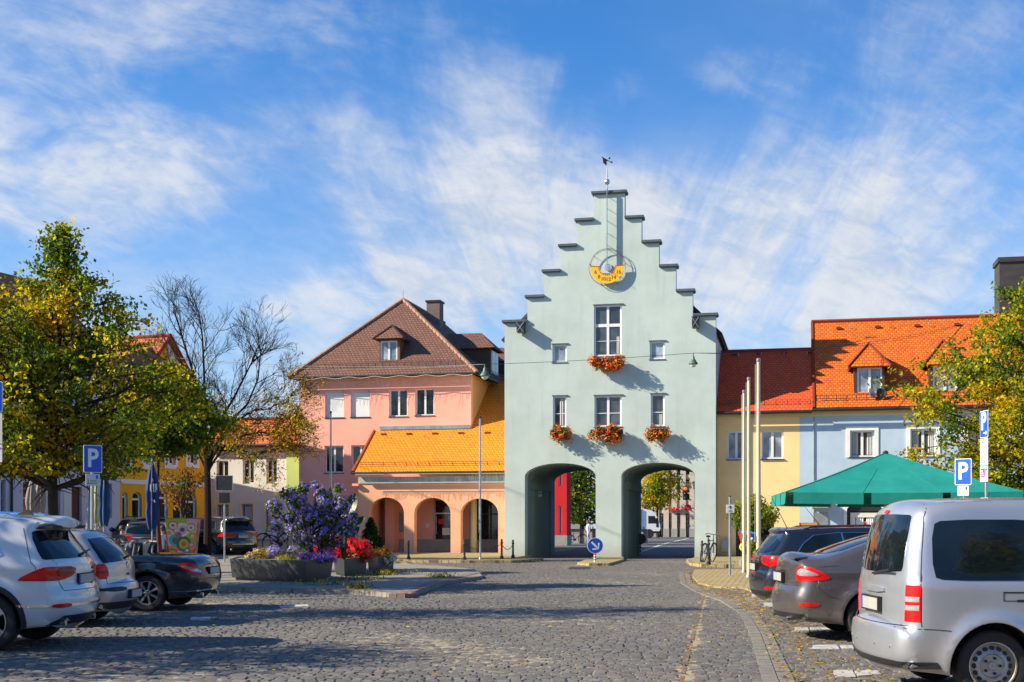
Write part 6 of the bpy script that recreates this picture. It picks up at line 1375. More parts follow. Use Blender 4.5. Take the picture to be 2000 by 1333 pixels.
def suv(name, label, loc, yaw, pm, group, zg=.02, tail=0, kind=5):
    wz = .355
    top = [(.16, .30), (.04, .40), (.0, .52), (.0, .66), (.03, .74), (.07, .80), (.06, .95), (.075, 1.06), (.13, 1.13), (.36, 1.43), (.40, 1.50), (.18, 1.555), (.24, 1.60), (.55, 1.635), (1.3, 1.66), (2.1, 1.66), (2.6, 1.60), (3.2, 1.22), (3.4, 1.12), (4.0, 1.04), (4.4, .90), (4.48, .65), (4.45, .35)]
    b = Body(top, [(.88, wz), (3.56, wz)], .42, .27, .92, 1.10, .36, rr=.19, rtop=.09, bow=.10, ptr=(1.0, .12), flare=.035, crease=.99)
    r, o = car_base(name, label, loc, yaw, b, pm, wz, kind, group, zg=zg, w=.235)
    sp = [(.72, 1.18), (.80, 1.15), (1.5, 1.145), (2.4, 1.14), (3.0, 1.13), (2.5, 1.50), (2.1, 1.55), (1.2, 1.545), (.95, 1.50), (.80, 1.32)]
    for sg in (-1, 1): g = MB(); side_panel(g, b, sp, sg, off=.005); g.build('side_window', m_carglass, r, True)
    for sg in (-1, 1):
        g = MB(); c = Vector((1.8, 1.34)); n = len(sp)
        for i in range(n):
            p, q = Vector(sp[i]), Vector(sp[(i + 1) % n]); a, d = p + (p - c).normalized() * .022, q + (q - c).normalized() * .022; side_panel(g, b, [tuple(p), tuple(q), tuple(d), tuple(a)], sg, off=.009, smooth=0)
        g.build('window_trim', m_chrome, r, True)
    g = MB(); add_decal(g, b, [(-.76, 1.13), (.76, 1.13), (.80, 1.16), (.69, 1.50), (.6, 1.52), (-.6, 1.52), (-.69, 1.50), (-.80, 1.16)], (0, 0, 0), (0, 1, 0), (0, 0, 1), (1, 0, -.12), off=.005); g.build('rear_window', m_carglass, r, True)
    wp = MB(); h = b.tree.ray_cast(Vector((-5, .1, 1.17)), Vector((1, 0, -.0)))[0]; wp.tube([(h.x - .03, .05, 1.16), (h.x + .0, -.42, 1.22)], [.02, .01], 5); wp.build('wiper', m_black, r)
    def tl(mb, sg):
        corner_panel(mb, b, [(-.42, .915), (-.14, .855), (.24, .855), (.36, .865), (.12, 1.02), (-.02, 1.03), (-.45, 1.025)], sg, 0, off=.010)
        corner_panel(mb, b, [(-.41, .93), (-.12, .88), (-.04, 1.01), (-.43, 1.01)], sg, 1, off=.013)
        corner_panel(mb, b, [(-.13, .862), (.30, .866), (.26, .885), (-.12, .88)], sg, 1, off=.014)
    lamp_pair(r, b, tl, [m_tail, m_taild])
    plate(r, b, .86, dx=-.005); em = MB(); rear_panel(em, b, [(-.36, .95), (.36, .95), (.34, .972), (-.34, .972)], off=.02); em.build('handle_bar', pm, r, True)
    seams(r, b, [[(.36, 1.09), (.30, 1.03), (.26, .9)], [(.5, 1.5), (.36, 1.09)], [(1.55, .4), (1.5, 1.13)]], [[(-.62, .73), (.62, .73)], [(-.62, .73), (-.68, .85), (-.7, 1.12)], [(.62, .73), (.68, .85), (.7, 1.12)]])
    cs = MB()
    for sg in (-1, 1): corner_panel(cs, b, [(-.7, .535), (.5, .535), (.5, .565), (-.7, .565)], sg, 0, off=.010, smooth=0)
    rear_panel(cs, b, [(-.55, .535), (.55, .535), (.55, .565), (-.55, .565)], 0, off=.012, smooth=0); cs.build('chrome_strip', m_chrome, r)
    def rf(mb, sg): corner_panel(mb, b, [(-.30, .525), (-.0, .525), (-.0, .575), (-.30, .575)], sg, 0, off=.014)
    lamp_pair(r, b, rf, [m_tail], 'reflector')
    df = MB(); rear_panel(df, b, [(-.78, .31), (.78, .31), (.60, .42), (-.60, .42)], off=.012, smooth=0); df.build('rear_diffuser', m_black, r)
    df = MB(); 
    for k in range(13): y = -.5 + k * .083; df.box(-.012 + .03, .08, y, y + .04, .345, .395)
    df.build('grille_insert', m_zinc, r)
    for sg in (-1, 1): MB().tube([(.03, sg * .55, .335), (.3, sg * .55, .335)], .04, 10).build('exhaust', m_chrome, r, True)
   
    sh = MB(); q = []
    pr = [(.17, 1.535), (.185, 1.50), (.38, 1.49), (.40, 1.52)]; wall_mb(sh, pr, [], -.60, .60); sh.build('spoiler', m_black, r)
    bl = MB(); bl.box(.168, .20, -.2, .2, 1.512, 1.532); bl.build('brake_light', m_taild, r)
    rl = MB()
    for sg in (-1, 1): rl.tube([(.55, sg * .63, 1.62), (.75, sg * .63, 1.68), (1.5, sg * .63, 1.71), (2.2, sg * .63, 1.69), (2.45, sg * .63, 1.63)], .02, 6)
    rl.build('roof_rail', m_chrome, r)
    fin = MB(); fin.add([(.7, 0, 1.75), (.62, .02, 1.65), (.62, -.02, 1.65), (.9, .02, 1.655), (.9, -.02, 1.655)], [(0, 1, 2), (0, 3, 1), (0, 2, 4), (0, 4, 3)]); fin.build('antenna', m_black, r)
    for x, z in b.wheels:
        for sg in (-1, 1):
            P = lambda q, rr: (x + rr * math.cos(R(q)), z + rr * math.sin(R(q))); ar = MB(); side_panel(ar, b, [P(-10 + 200 * k / 20, .478) for k in range(21)] + [P(190 - 200 * k / 20, .424) for k in range(21)], sg, off=.010, smooth=0); ar.build('wheel_arch_trim', m_black, r, True)
    mirror(r, b, 3.0, 1.14, -1, pm); mirror(r, b, 3.0, 1.14, 1, pm)
    return r
suv('parked_suv', 'white sport utility car with roof rails and dark rear window, nearest on the left', (-5.52, 16.35), math.pi, paint('white_pearl_paint', (.62, .635, .65), .0, .25, 1.0), GL)
def hatch():
    wz = .305
    top = [(.10, .24), (.02, .34), (-.03, .47), (-.03, .58), (.02, .63), (.07, .66), (.07, .9), (.10, 1.0), (.20, 1.12), (.46, 1.38), (.55, 1.43), (.9, 1.455), (1.6, 1.46), (2.2, 1.42), (2.6, 1.25), (3.0, 1.0), (3.6, .93), (4.0, .8), (4.12, .6), (4.08, .3)]
    b = Body(top, [(.78, wz), (3.29, wz)], .36, .22, .87, .97, .36, rr=.17, rtop=.08, bow=.09, ptr=(1.0, .12), flare=.03, crease=.62)
    pm = paint('silver_grey_paint', (.50, .49, .50), .55, .35, .8)
    r, o = car_base('parked_hatchback', 'silver grey hatchback with black bumper strips between white car and black convertible', (-6.0, 19.8), math.pi, b, pm, wz, 7, GL)
    for sg in (-1, 1): g = MB(); side_panel(g, b, [(.62, 1.04), (1.4, 1.01), (2.75, 1.0), (2.2, 1.32), (1.7, 1.37), (.85, 1.35)], sg, off=.005); g.build('side_window', m_carglass, r, True)
    g = MB(); add_decal(g, b, [(-.68, .985), (.68, .985), (.73, 1.0), (.63, 1.41), (.55, 1.43), (-.55, 1.43), (-.63, 1.41), (-.73, 1.0)], (0, 0, 0), (0, 1, 0), (0, 0, 1), (1, 0, -.25), off=.005); g.build('rear_window', m_carglass, r, True)
    wp = MB(); h = b.tree.ray_cast(Vector((-5, .1, 1.03)), Vector((1, 0, 0)))[0]; wp.tube([(h.x - .02, .05, 1.03), (h.x + .02, -.42, 1.07)], [.02, .01], 5); wp.build('wiper', m_black, r)
    def tl(mb, sg): corner_panel(mb, b, [(-.10, .72), (.11, .72), (.14, .94), (-.06, .955)], sg, 0, off=.008); corner_panel(mb, b, [(-.08, .80), (.11, .80), (.115, .85), (-.07, .85)], sg, 1, off=.011)
    lamp_pair(r, b, tl, [m_tail, m_taild])
    plate(r, b, .475)
    for sg in (-1, 1):
        st = MB(); y = sorted((sg * .33, sg * .80)); rear_panel(st, b, [(y[0], .53), (y[1], .53), (y[1], .595), (y[0], .595)], off=.012); corner_panel(st, b, [(.0, .53), (.5, .53), (.5, .595), (.0, .595)], sg, off=.012); st.build('bumper_strip', m_black, r, True)
    lp = MB(); rear_panel(lp, b, [(-.8, .26), (.8, .26), (.8, .37), (-.8, .37)], off=.008, smooth=0); lp.build('rear_diffuser', m_black, r)
    eb_ = MB(); rear_panel(eb_, b, [(-.09, .755), (.09, .755), (.09, .80), (-.09, .80)], off=.004); rear_panel(eb_, b, [(-.06, .762), (.06, .762), (.06, .793), (-.06, .793)], 1, off=.006); eb_.build('tailgate_handle', [m_zinc, m_black], r)
    seams(r, b, [[(1.35, .3), (1.3, 1.0)]], [[(-.70, .655), (.70, .655)], [(-.70, .655), (-.72, .97)], [(.70, .655), (.72, .97)]])
    MB().lathe([(.055, -.01), (.055, .012), (.01, .014)], 16, Matrix.Translation((b.tree.ray_cast(Vector((-5, .0, .93)), Vector((1, 0, 0)))[0].x, 0, .91)) @ Matrix.Rotation(R(-90), 4, 'Y')).build('badge', m_chrome, r, True)
    antenna(r, (.8, 0, 1.45), (.72, 0, 1.53), .012); mirror(r, b, 2.75, 1.02, 1, pm); return r
hatch()
def roadster():
    wz = .317
    top = [(.20, .24), (.10, .33), (.02, .46), (.0, .60), (.04, .72), (.05, .82), (.10, .895), (.2, .935), (.55, .975), (1.0, .985), (1.25, .985), (1.32, .90), (2.3, .88), (2.4, .96), (2.7, .95), (3.3, .88), (3.8, .76), (4.02, .6), (4.05, .42), (4.0, .25)]
    b = Body(top, [(.90, wz), (3.33, wz)], .38, .20, .88, .93, .12, rr=.17, rtop=.10, bow=.07, ptr=(1.2, .16), flare=.035, crease=.78)
    pm = paint('black_paint', (.006, .010, .016), .2, .14, 1.0)
    r, o = car_base('parked_convertible', 'black open topped convertible with silver spoked wheels on the left', (-5.52, 23.35), math.pi - R(5), b, pm, wz, 7, GL)
    def tl(mb, sg):
        corner_panel(mb, b, [(-.26, .60), (-.10, .60), (.02, .66), (.20, .79), (.17, .84), (.02, .86), (-.10, .82), (-.24, .68)], sg, 0, off=.010); corner_panel(mb, b, [(-.24, .668), (-.05, .69), (.12, .765), (.165, .80), (.0, .775), (-.16, .735)], sg, 1, off=.014)
    lamp_pair(r, b, tl, [m_tail, m_tailw])
    plate(r, b, .70, dx=-.005)
    st = MB(); 
    for sg in (-1, 1): corner_panel(st, b, [(-.6, .335), (.3, .335), (.3, .35), (-.6, .35)], sg, off=.008, smooth=0)
    st.build('chrome_strip', m_chrome, r); seams(r, b, [[(.62, .97), (.55, .86), (.50, .80)], [(1.45, .3), (1.4, .9)]], [[(-.62, .60), (.62, .60)], [(-.62, .6), (-.66, .9)], [(.62, .6), (.66, .9)]])
    lg = M('grey_leather', (.10, .11, .12), .5)
    for sg in (-1, 1):
        se = MB(); se.ball((1.42, sg * .36, .95), .2, 10, 0, (.55, 1.0, 1.3)); se.ball((1.36, sg * .36, 1.12), .12, 8, 0, (.6, 1.1, .9)); se.tube([(1.27, sg * .36 - .17, .97), (1.25, sg * .36 - .13, 1.18), (1.25, sg * .36 + .13, 1.18), (1.27, sg * .36 + .17, .97)], .035, 8, 1); se.build('seat', [lg, m_black], r, True)
    ws = MB()
    y0, y1 = .66, .50; bt = [(2.42, -y0, .96), (2.42, y0, .96), (1.98, y1, 1.30), (1.98, -y1, 1.30)]; ws.tube([bt[0], bt[3], bt[2], bt[1]], .03, 6); ws.build('windscreen_frame', m_black, r)
    wp_ = MB(); wp_.add([(1.30, -.3, 1.0), (1.30, .3, 1.0), (1.24, .26, 1.18), (1.24, -.26, 1.18)], [(0, 1, 2, 3), (3, 2, 1, 0)]); wp_.build('wind_deflector', M('smoked_screen', (.25, .26, .26), .2), r)
    for sg in (-1, 1): MB().tube([(.02, sg * .42, .27), (.4, sg * .42, .27)], .04, 10).build('exhaust', m_chrome, r, True)
    cp = MB(); rear_panel(cp, b, [(-.75, .27), (.75, .27), (.7, .33), (-.7, .33)], off=.006, smooth=0); cp.build('rear_diffuser', m_black, r); mirror(r, b, 2.35, .98, 1, pm); mirror(r, b, 2.35, .98, -1, pm)
    return r
roadster()
suv('parked_suv', 'black sport utility car parked past the bare tree', (X(474, 53), 53.0, 0), R(135), paint('black_suv_paint', (.010, .011, .014), .2, .16, 1.0), GB, zg=.13)
_e, _ = estate('parked_estate', 'dark green estate car behind the blue parasol at the yellow house', (X(302, 52), 52.0), R(120), paint('dark_teal_paint', (.02, .045, .055), .4, .25, 1.0), GB, zg=.16); _e.scale = (1, 1, 1.1)
_e, _ = estate('parked_estate', 'grey estate car with high tailgate left of the blue parasol', (X(282, 47), 47.0), R(100), paint('grey_green_paint', (.07, .075, .072), .4, .25, 1.0), GB, zg=.12)
# ---------------------------------------------------------------- plants
def leaf_mesh(name, P, size, mats, mi, parent=None, up=0.3, fold=0.25, aspect=0.62, nrm=None, seed=0):
    rg = np.random.default_rng(seed + len(P)); n = len(P); P = np.asarray(P, float)
    d = rg.normal(size=(n, 3)); d[:, 2] -= up; d /= np.linalg.norm(d, axis=1)[:, None] + 1e-9
    r = rg.normal(size=(n, 3)); r[:, 2] += 0.9
    if nrm is not None: r = r * 0.6 + nrm * 1.2
    w = np.cross(d, r); w /= np.linalg.norm(w, axis=1)[:, None] + 1e-9; nn = np.cross(w, d)
    s = (size * rg.uniform(0.65, 1.3, n))[:, None]
    V = np.stack([P - d * s * .5, P + w * s * aspect * .5 + nn * s * fold * .3, P + d * s * .5, P - w * s * aspect * .5 + nn * s * fold * .3], 1).reshape(-1, 3)
    Q = np.arange(4 * n).reshape(n, 4)
    return np_mesh(name, V, Q, mats, parent, mi)
def clump_mi(P, weights, scale=0.8, seed=0, jitter=.25):
    """which leaf colour where: coherent clumps, weights sum to 1"""
    v = np.array([noise.noise(Vector(p) * scale + Vector((seed * 7.1, 3.3, 1.7))) for p in P]); v = v + RNG.normal(0, jitter, len(P)); o = np.argsort(np.argsort(v)) / max(1, len(P))
    return np.searchsorted(np.cumsum(weights)[:-1], o)
def prof_at(pr, z):
    for (z0, r0), (z1, r1) in zip(pr[:-1], pr[1:]):
        if z0 <= z <= z1: return r0 + (r1 - r0) * (z - z0) / (z1 - z0)
    return 0.1
def tree(name, label, base, crown, nlimb, nleaf, leaf, weights, group=None, seed=1, r0=.13, lean=(0, 0), top=None, order=(1, 0, 2, 3, 4), spread=.20, rise=.35, fullness=1.0, cat='tree'):
    rd = random.Random(seed); root = empty(name, base, 0, label, cat, group); mb = MB()
    zt = top or crown[-1][0]; zb = crown[0][0]; tp = []
    for i in range(9):
        t = i / 8; tp.append(Vector((lean[0] * t + .10 * math.sin(t * 5 + seed), lean[1] * t + .08 * math.cos(t * 4 + seed), zt * .97 * t)))
    tp[0] = Vector((0, 0, -.1)); mb.tube(tp, [r0 * (1.25 if i == 0 else (1 - .92 * i / 8)) for i in range(9)], 8)
    def trunk(z): t = max(0, min(1, z / (zt * .97))) * 8; i = min(7, int(t)); return tp[i].lerp(tp[i + 1], t - i)
    tips = []
    for i in range(nlimb):
        t = (i + rd.uniform(.1, .9)) / nlimb; z = zb + (zt - zb) * (t ** .92) * .97; az = i * 2.399 + rd.uniform(-.5, .5); L = prof_at(crown, min(z + .1, zt)) * rd.choice((.55, .75, .9, 1.0, 1.12))
        if L < .12: L = .15
        p = trunk(max(z - L * rise, zb * .75)); pts = [p]; d = Vector((math.cos(az), math.sin(az), 0)); 
        for k in range(1, 5): q = k / 4; pts.append(p + d * L * q + Vector((0, 0, L * rise * (q ** .8))) + Vector((rd.uniform(-1, 1), rd.uniform(-1, 1), rd.uniform(-1, 1))) * .06 * L)
        rr = r0 * .42 * (1 - .6 * t); mb.tube(pts, [rr * (1 - .8 * k / 4) + .004 for k in range(5)], 5)
        for k in range(1, 5):
            for m in range(3):
                b = pts[k - 1].lerp(pts[k], rd.random()); dd = Vector((rd.uniform(-1, 1), rd.uniform(-1, 1), rd.uniform(-.55, .75))).normalized(); l2 = L * rd.uniform(.16, .40)
                e = b + dd * l2 + d * l2 * .4; mb.tube([b, (b + e) / 2 + Vector((0, 0, .03)), e], [rr * .3 + .003, rr * .2 + .003, .003], 4)
                w = rd.uniform(.4, 1.0) * (.12 + L * .5); tips += [((b + e) / 2, w), (e, w), (b.lerp(e, .75), w)]
        tips.append((pts[-1], .25 + L)); tips.append((pts[-1] * .3 + pts[-2] * .7, .12 + L * .5))
    mb.build('trunk', m_bark, root, True)
    w = np.array([t[1] for t in tips]); w /= w.sum(); T_ = np.array([t[0] for t in tips]); rg = np.random.default_rng(seed)
    idx = rg.choice(len(T_), nleaf, p=w); P = T_[idx] + rg.normal(0, spread, (nleaf, 3)) * np.array([1, 1, .7])
    ok = P[:, 2] > zb * .9; P = P[ok]
    mi = clump_mi(P + np.array(base), weights, .75, seed)
    leaf_mesh('crown', P, leaf, [m_gl[i] for i in order], mi, root, seed=seed)
    return root
GT = 'autumn lime trees on the square'
def gz(x, y): return ground_z(x, y)
Z = 29.5
tree('tree', 'tall pointed green and gold tree behind the white car', (X(112, Z), Z, 0.02), [(2.9, 1.7), (3.4, 2.6), (4.2, 2.9), (5.0, 2.6), (5.6, 2.3), (6.3, 1.75), (7.0, 1.15), (7.7, .62), (8.3, .28), (8.65, .05)], 74, 29000, .11, (.30, .24, .30, .14, .02), GT, 3, .15, top=8.65, spread=.14)
tree('tree', 'yellowing tree cut off by the left edge of the photo', (X(-75, 28.5), 28.5, 0.02), [(2.8, .9), (3.5, 1.9), (4.8, 2.0), (6.4, 1.3), (7.3, .3)], 48, 17000, .125, (.14, .22, .40, .22, .02), GT, 5, .15, spread=.18)
tree('tree', 'tree standing outside the left edge of the photo beside the parked cars', (-12.6, 13.6, .02), [(2.4, 1.2), (3.4, 2.4), (5.0, 2.2), (7.0, .6)], 36, 5000, .16, (.4, .3, .2, .08, .02), GT, 31, .16, spread=.3)
tree('tree', 'tall tree standing behind the photographer', (12.5, -9.5, 0), [(2.5, 1.5), (4, 3.2), (7, 3.0), (10, 1.6), (12, .3)], 44, 9000, .26, (.4, .3, .2, .08, .02), GT, 33, .2, spread=.4)
tree('tree', 'taller tree standing outside the left edge of the photo', (-13.2, 20.3, .02), [(2.6, 1.2), (3.6, 2.2), (6.0, 2.0), (9.0, 1.0), (10.4, .3)], 44, 7000, .16, (.4, .3, .2, .08, .02), GT, 32, .18, spread=.3)
Z = 38.0
tree('tree', 'lower dark green tree between the pointed tree and the bare tree', (X(314, Z), Z, .1), [(3.65, 1.0), (4.1, 1.6), (4.8, 1.5), (5.6, 1.0), (6.2, .3)], 60, 22000, .12, (.36, .28, .22, .12, .02), GT, 9, .09, rise=.2, spread=.17)
Z = 38.0
tree('tree', 'green and gold tree beside the dark chimney at the right edge', (X(2045, Z), Z, .03), [(2.2, 2.2), (2.9, 3.7), (3.9, 4.0), (5.2, 3.8), (6.4, 3.4), (7.4, 2.8), (8.0, 1.5), (8.8, .7), (9.3, .2)], 96, 60000, .13, (.12, .38, .38, .11, .01), GT, 14, .14, spread=.15)
tree('tree', 'dense dark tree filling the left archway', (X(1136, 100), 100.0, 0), [(1.6, 1.5), (2.6, 2.2), (4.5, 2.6), (6.5, 2.2), (8, .8)], 40, 9000, .24, (.55, .25, .12, .06, .02), 'trees beyond the gate', 21, .2, spread=.4)
tree('tree', 'sunlit yellow green tree above the lorry', (X(1285, 131), 131.0, 0), [(3.1, 1.3), (3.8, 2.3), (5.2, 2.5), (7.0, 1.9), (8.4, .6)], 34, 6000, .28, (.04, .22, .52, .20, .02), 'trees beyond the gate', 23, .16, spread=.35)
def bare_tree():
    Zb = 50.0; s = Zb / F; bx = X(405, Zb); root = empty('bare_tree', (bx, Zb, gz(bx, Zb) + .08), 0, 'half bare tree with thin dark trunk and rusty leaves on its lower right', 'tree'); mb = MB(); rd = random.Random(12); lv = []
    z0 = root.location.z
    def W(px, py, dy=0.0): return Vector((X(px, Zb) - bx, dy, ZH(py, Zb) - z0))
    def grow(p, d, L, r, depth, leafy=0.0):
        n = 4; pts = [p]; q = p.copy(); dd = d.copy()
        for k in range(n):
            dd = (dd + Vector((rd.gauss(0, .10), rd.gauss(0, .10), rd.gauss(.03, .07)))).normalized(); q = q + dd * L / n; pts.append(q.copy())
        mb.tube(pts, [max(.0048, r * (1 - .55 * k / n)) for k in range(n + 1)], 5 if r > .03 else 3, cap=False)
        if leafy and depth <= 2: lv.extend([(x, leafy) for x in pts[1:]])
        if depth <= 0: return
        m = 4 if depth > 1 else 3
        for k in range(m):
            b = pts[rd.choice((2, 3, 4)) if k else 4]; a = Vector((rd.gauss(0, 1), rd.gauss(0, .8), rd.gauss(.1, .6))); a = (a - dd * a.dot(dd)).normalized(); nd_ = (dd + a * rd.uniform(.35, .75)).normalized(); grow(b, nd_, L * rd.uniform(.55, .78), r * rd.uniform(.42, .6), depth - 1, leafy)
    tr = [Vector((0, 0, -.1)), W(406, 1000), W(405, 930), W(403, 885, .02)]; mb.tube(tr, [.17, .14, .125, .115], 9)
    for path, rr, lf in (([(403, 885), (396, 820), (385, 750), (362, 680), (345, 620)], .085, 0), ([(404, 890), (400, 800), (398, 720), (395, 660), (388, 610)], .075, 0), ([(404, 900), (425, 830), (455, 780), (480, 730), (500, 690)], .075, 0), ([(405, 905), (440, 830), (480, 790), (500, 740), (505, 680)], .07, 0),
                         ([(405, 920), (440, 870), (480, 850), (512, 845), (540, 850)], .06, 1.0), ([(405, 925), (430, 880), (470, 880), (500, 888), (525, 880)], .05, 1.0), ([(404, 920), (380, 870), (360, 850), (345, 830)], .05, 1.0), ([(405, 915), (450, 830), (500, 800), (528, 800), (540, 790)], .05, .5), ([(403, 880), (370, 790), (340, 740), (320, 710)], .05, 0)):
        dy = rd.uniform(-.5, .5); pts = [W(a, b, dy * i / 4) for i, (a, b) in enumerate(path)]; n = len(pts); mb.tube(pts, [rr * (1 - .68 * i / (n - 1)) for i in range(n)], 6)
        for i in range(1, n):
            d = (pts[i] - pts[i - 1]).normalized()
            for k in range(3 if i < n - 1 else 5):
                a = Vector((rd.gauss(0, 1), rd.gauss(0, .9), rd.gauss(.0, .6))); a = (a - d * a.dot(d)).normalized(); grow(pts[i - 1].lerp(pts[i], rd.uniform(.3, 1)), (d + a * rd.uniform(.4, .9)).normalized(), rd.uniform(.6, 1.15), rr * .32, 3, lf)
    mb.build('trunk', m_twig, root)
    P = np.array([p for p, f in lv for _ in range(3 if f > .6 else 1)]); P = P + RNG.normal(0, .10, P.shape); P = P[RNG.random(len(P)) < min(1, 8500 / len(P))]
    mi = clump_mi(P, (.10, .24, .30, .36), 1.0, 4); leaf_mesh('crown', P, .10, [m_gl[1], m_gl[2], m_gl[3], m_gl[4]], mi, root, seed=2)
bare_tree()
def blob_points(n, ells, rg, shell=.55):
    """points in a union of ellipsoids [(cx,cy,cz,rx,ry,rz)], denser near the surface"""
    E = np.array(ells); w = E[:, 3] * E[:, 4] + E[:, 5] ** 2; i = rg.choice(len(E), n, p=w / w.sum()); d = rg.normal(size=(n, 3)); d /= np.linalg.norm(d, axis=1)[:, None]; r = rg.uniform(shell, 1, n)[:, None] ** .7
    return E[i, :3] + d * r * E[i, 3:], d
def plant(name, label, cat, loc, rz, ells, nleaf, leaf, fmats, fw, nfl=0, fl=.05, flm=None, flw=None, petals=5, group=None, seed=1, zmin=0.0, flup=True, stem=None, cluster=0):
    rg = np.random.default_rng(seed); root = empty(name, loc, rz, label, cat, group)
    P, d = blob_points(nleaf, ells, rg, .3); ok = P[:, 2] > zmin; P, d = P[ok], d[ok]
    leaf_mesh('foliage', P, leaf, fmats, clump_mi(P, fw, 2.5, seed), root, seed=seed, nrm=d)
    if nfl:
        P, d = blob_points(nfl * 2, ells, rg, .86); ok = (P[:, 2] > zmin) & ((d[:, 2] > -.35) if flup else True) 
        P, d = P[ok][:nfl], d[ok][:nfl]
        if cluster:
            P = np.repeat(P, cluster, 0) + rg.normal(0, fl * .8, (len(P) * cluster, 3)); d = np.repeat(d, cluster, 0)
        # each blossom: a few petals
        k = petals; n = len(P); a = rg.uniform(0, 6.28, n)
        up = np.array([0, 0, 1.0]) + rg.normal(0, .3, (n, 3)); nn = d + up * .3; nn /= np.linalg.norm(nn, axis=1)[:, None]; t1 = np.cross(nn, rg.normal(size=(n, 3))); t1 /= np.linalg.norm(t1, axis=1)[:, None]; t2 = np.cross(nn, t1)
        V = []; Q = []; s = fl * rg.uniform(.7, 1.25, n)
        cent = P + nn * .01; allv = [cent]
        for j in range(k):
            q0 = 2 * np.pi * j / k - .5; q1 = q0 + 1.0; qm = q0 + .5
            for q, f in ((q0, .55), (qm, .62), (q1, .55)):
                allv.append(P + (t1 * np.cos(q)[None] if False else t1 * math.cos(q) + t2 * math.sin(q)) * (s * f * (1.15 if q == qm else .8))[:, None] + nn * (s * .12)[:, None])
        m = len(allv); A = np.stack(allv, 1).reshape(-1, 3); base = np.arange(n)[:, None, None] * m
        fq = np.array([[0, 1 + 3 * j, 2 + 3 * j, 3 + 3 * j] for j in range(k)]); Qn = (fq[None] + base).reshape(-1, 4)
        mi = np.repeat(rg.choice(len(flm), n, p=flw), k)
        np_mesh('blossoms', A, Qn, flm, root, mi)
    if stem: stem(root)
    return root
GFOL = [m_gfol, m_gl[1], m_gfol2]
def window_boxes():
    for lab, (x0, x1, y0, y1), sd in (('large flower box of orange red geraniums below the tall upper window', (1148, 1225, 694, 728), 1), ('small flower box of red geraniums below the lower left gate window', (1073, 1117, 831, 868), 2), ('wide flower box of geraniums below the lower middle gate window', (1148, 1226, 828, 870), 3), ('small flower box of geraniums below the lower right gate window', (1263, 1309, 830, 866), 4)):
        u0, u1, z0, z1 = T.rect(x0, x1, y0, y1); c = (u0 + u1) / 2; hw = (u1 - u0) / 2; zc = (z0 + z1) / 2; hz = (z1 - z0) / 2; ell = []; rd = random.Random(sd)
        for k in range(16):
            t = rd.uniform(-1, 1); ell.append((t * hw * .78, rd.uniform(-.46, -.2), rd.uniform(-.62, .5) * hz * (1 - .5 * abs(t)) + .06 * hz, rd.uniform(.16, .28), rd.uniform(.16, .26), rd.uniform(.17, .29)))
        r = plant('window_flower_box', lab, 'flower box', T.wor(c, 0, zc), TA, ell, int(2000 * hw), .08, GFOL, (.5, .3, .2), int(330 * hw), .062, [m_flred, m_florg, m_flpink], (.45, .45, .10), seed=sd, zmin=-9, cluster=3, flup=False)
        MB().box(-hw * .8, hw * .8, -.36, -.16, -.02, .2).box(-hw * .7, -hw * .66, -.16, 0, .05, .08).box(hw * .66, hw * .7, -.16, 0, .05, .08).build('planter', m_dwood, r)
window_boxes()
ell = [(random.uniform(-.4, .4), random.uniform(-.2, .05), random.uniform(-.1, .25), .16, .14, .16) for _ in range(8)]
r = plant('window_flower_box', 'red geraniums under an upper window of the lilac house', 'flower box', lilac_box, LA, ell, 250, .08, GFOL, (.5, .3, .2), 90, .08, [m_flpink, m_flred], (.8, .2), seed=9, zmin=-9, cluster=2)
MB().box(-.5, .5, -.2, .0, -.2, -.02).build('planter', m_dwood, r)
# ---- planters on the paved island
m_plant = M('graphite_planter', (.024, .027, .033), .45, var=.12, scale=2)
def planter(label, ptsb, zt, flare, zb=.1):
    c = sum((Vector(p) for p in ptsb), Vector((0, 0))) / len(ptsb); root = empty('planter', (c.x, c.y, zb), 0, label, 'planter', 'graphite planters on the island'); P = [Vector(p) - c for p in ptsb]; top = [p * flare for p in P]; h = zt - zb; mb = MB(); k = len(P)
    low = [tuple(p * .93) for p in P]; mb.prism(low, .0, .06); mb.prism([tuple(p) for p in P], .061, h, 0, [tuple(p) for p in top])
    mb.build('body', m_plant, root); MB().prism([tuple(p * .95) for p in top], h + .001, h + .03).build('soil', m_dirt, root)
    rim = MB(); tt = [Vector((*p, h + .001)) for p in top]
    for i in range(k):
        a, b = tt[i], tt[(i + 1) % k]; ai, bi = a * .94, b * .94; ai.z = bi.z = h + .001; rim.add([a, b, bi, ai, a + Vector((0, 0, .045)), b + Vector((0, 0, .045)), bi + Vector((0, 0, .045)), ai + Vector((0, 0, .045))], [(4, 5, 6, 7), (0, 1, 5, 4), (2, 3, 7, 6)])
    rim.build('rim', m_plant, root); return root
p1 = [(-7.25, 32.9), (-5.12, 31.5), (-4.78, 33.5), (-6.0, 35.2), (-7.5, 34.9)]; planter('largest graphite planter with the violet shrub, left of the other two', p1, .60, 1.045)
p2 = [(-5.05, 36.2), (-4.62, 35.0), (-4.2, 36.5), (-4.5, 37.6), (-5.0, 37.4)]; planter('middle graphite planter filled with red begonias', p2, .54, 1.06)
p3 = [(-4.33, 38.3), (-3.97, 37.6), (-3.62, 38.7), (-3.75, 39.5), (-4.2, 39.3)]; planter('smallest graphite planter with orange marigolds nearest the arcade', p3, .52, 1.06)
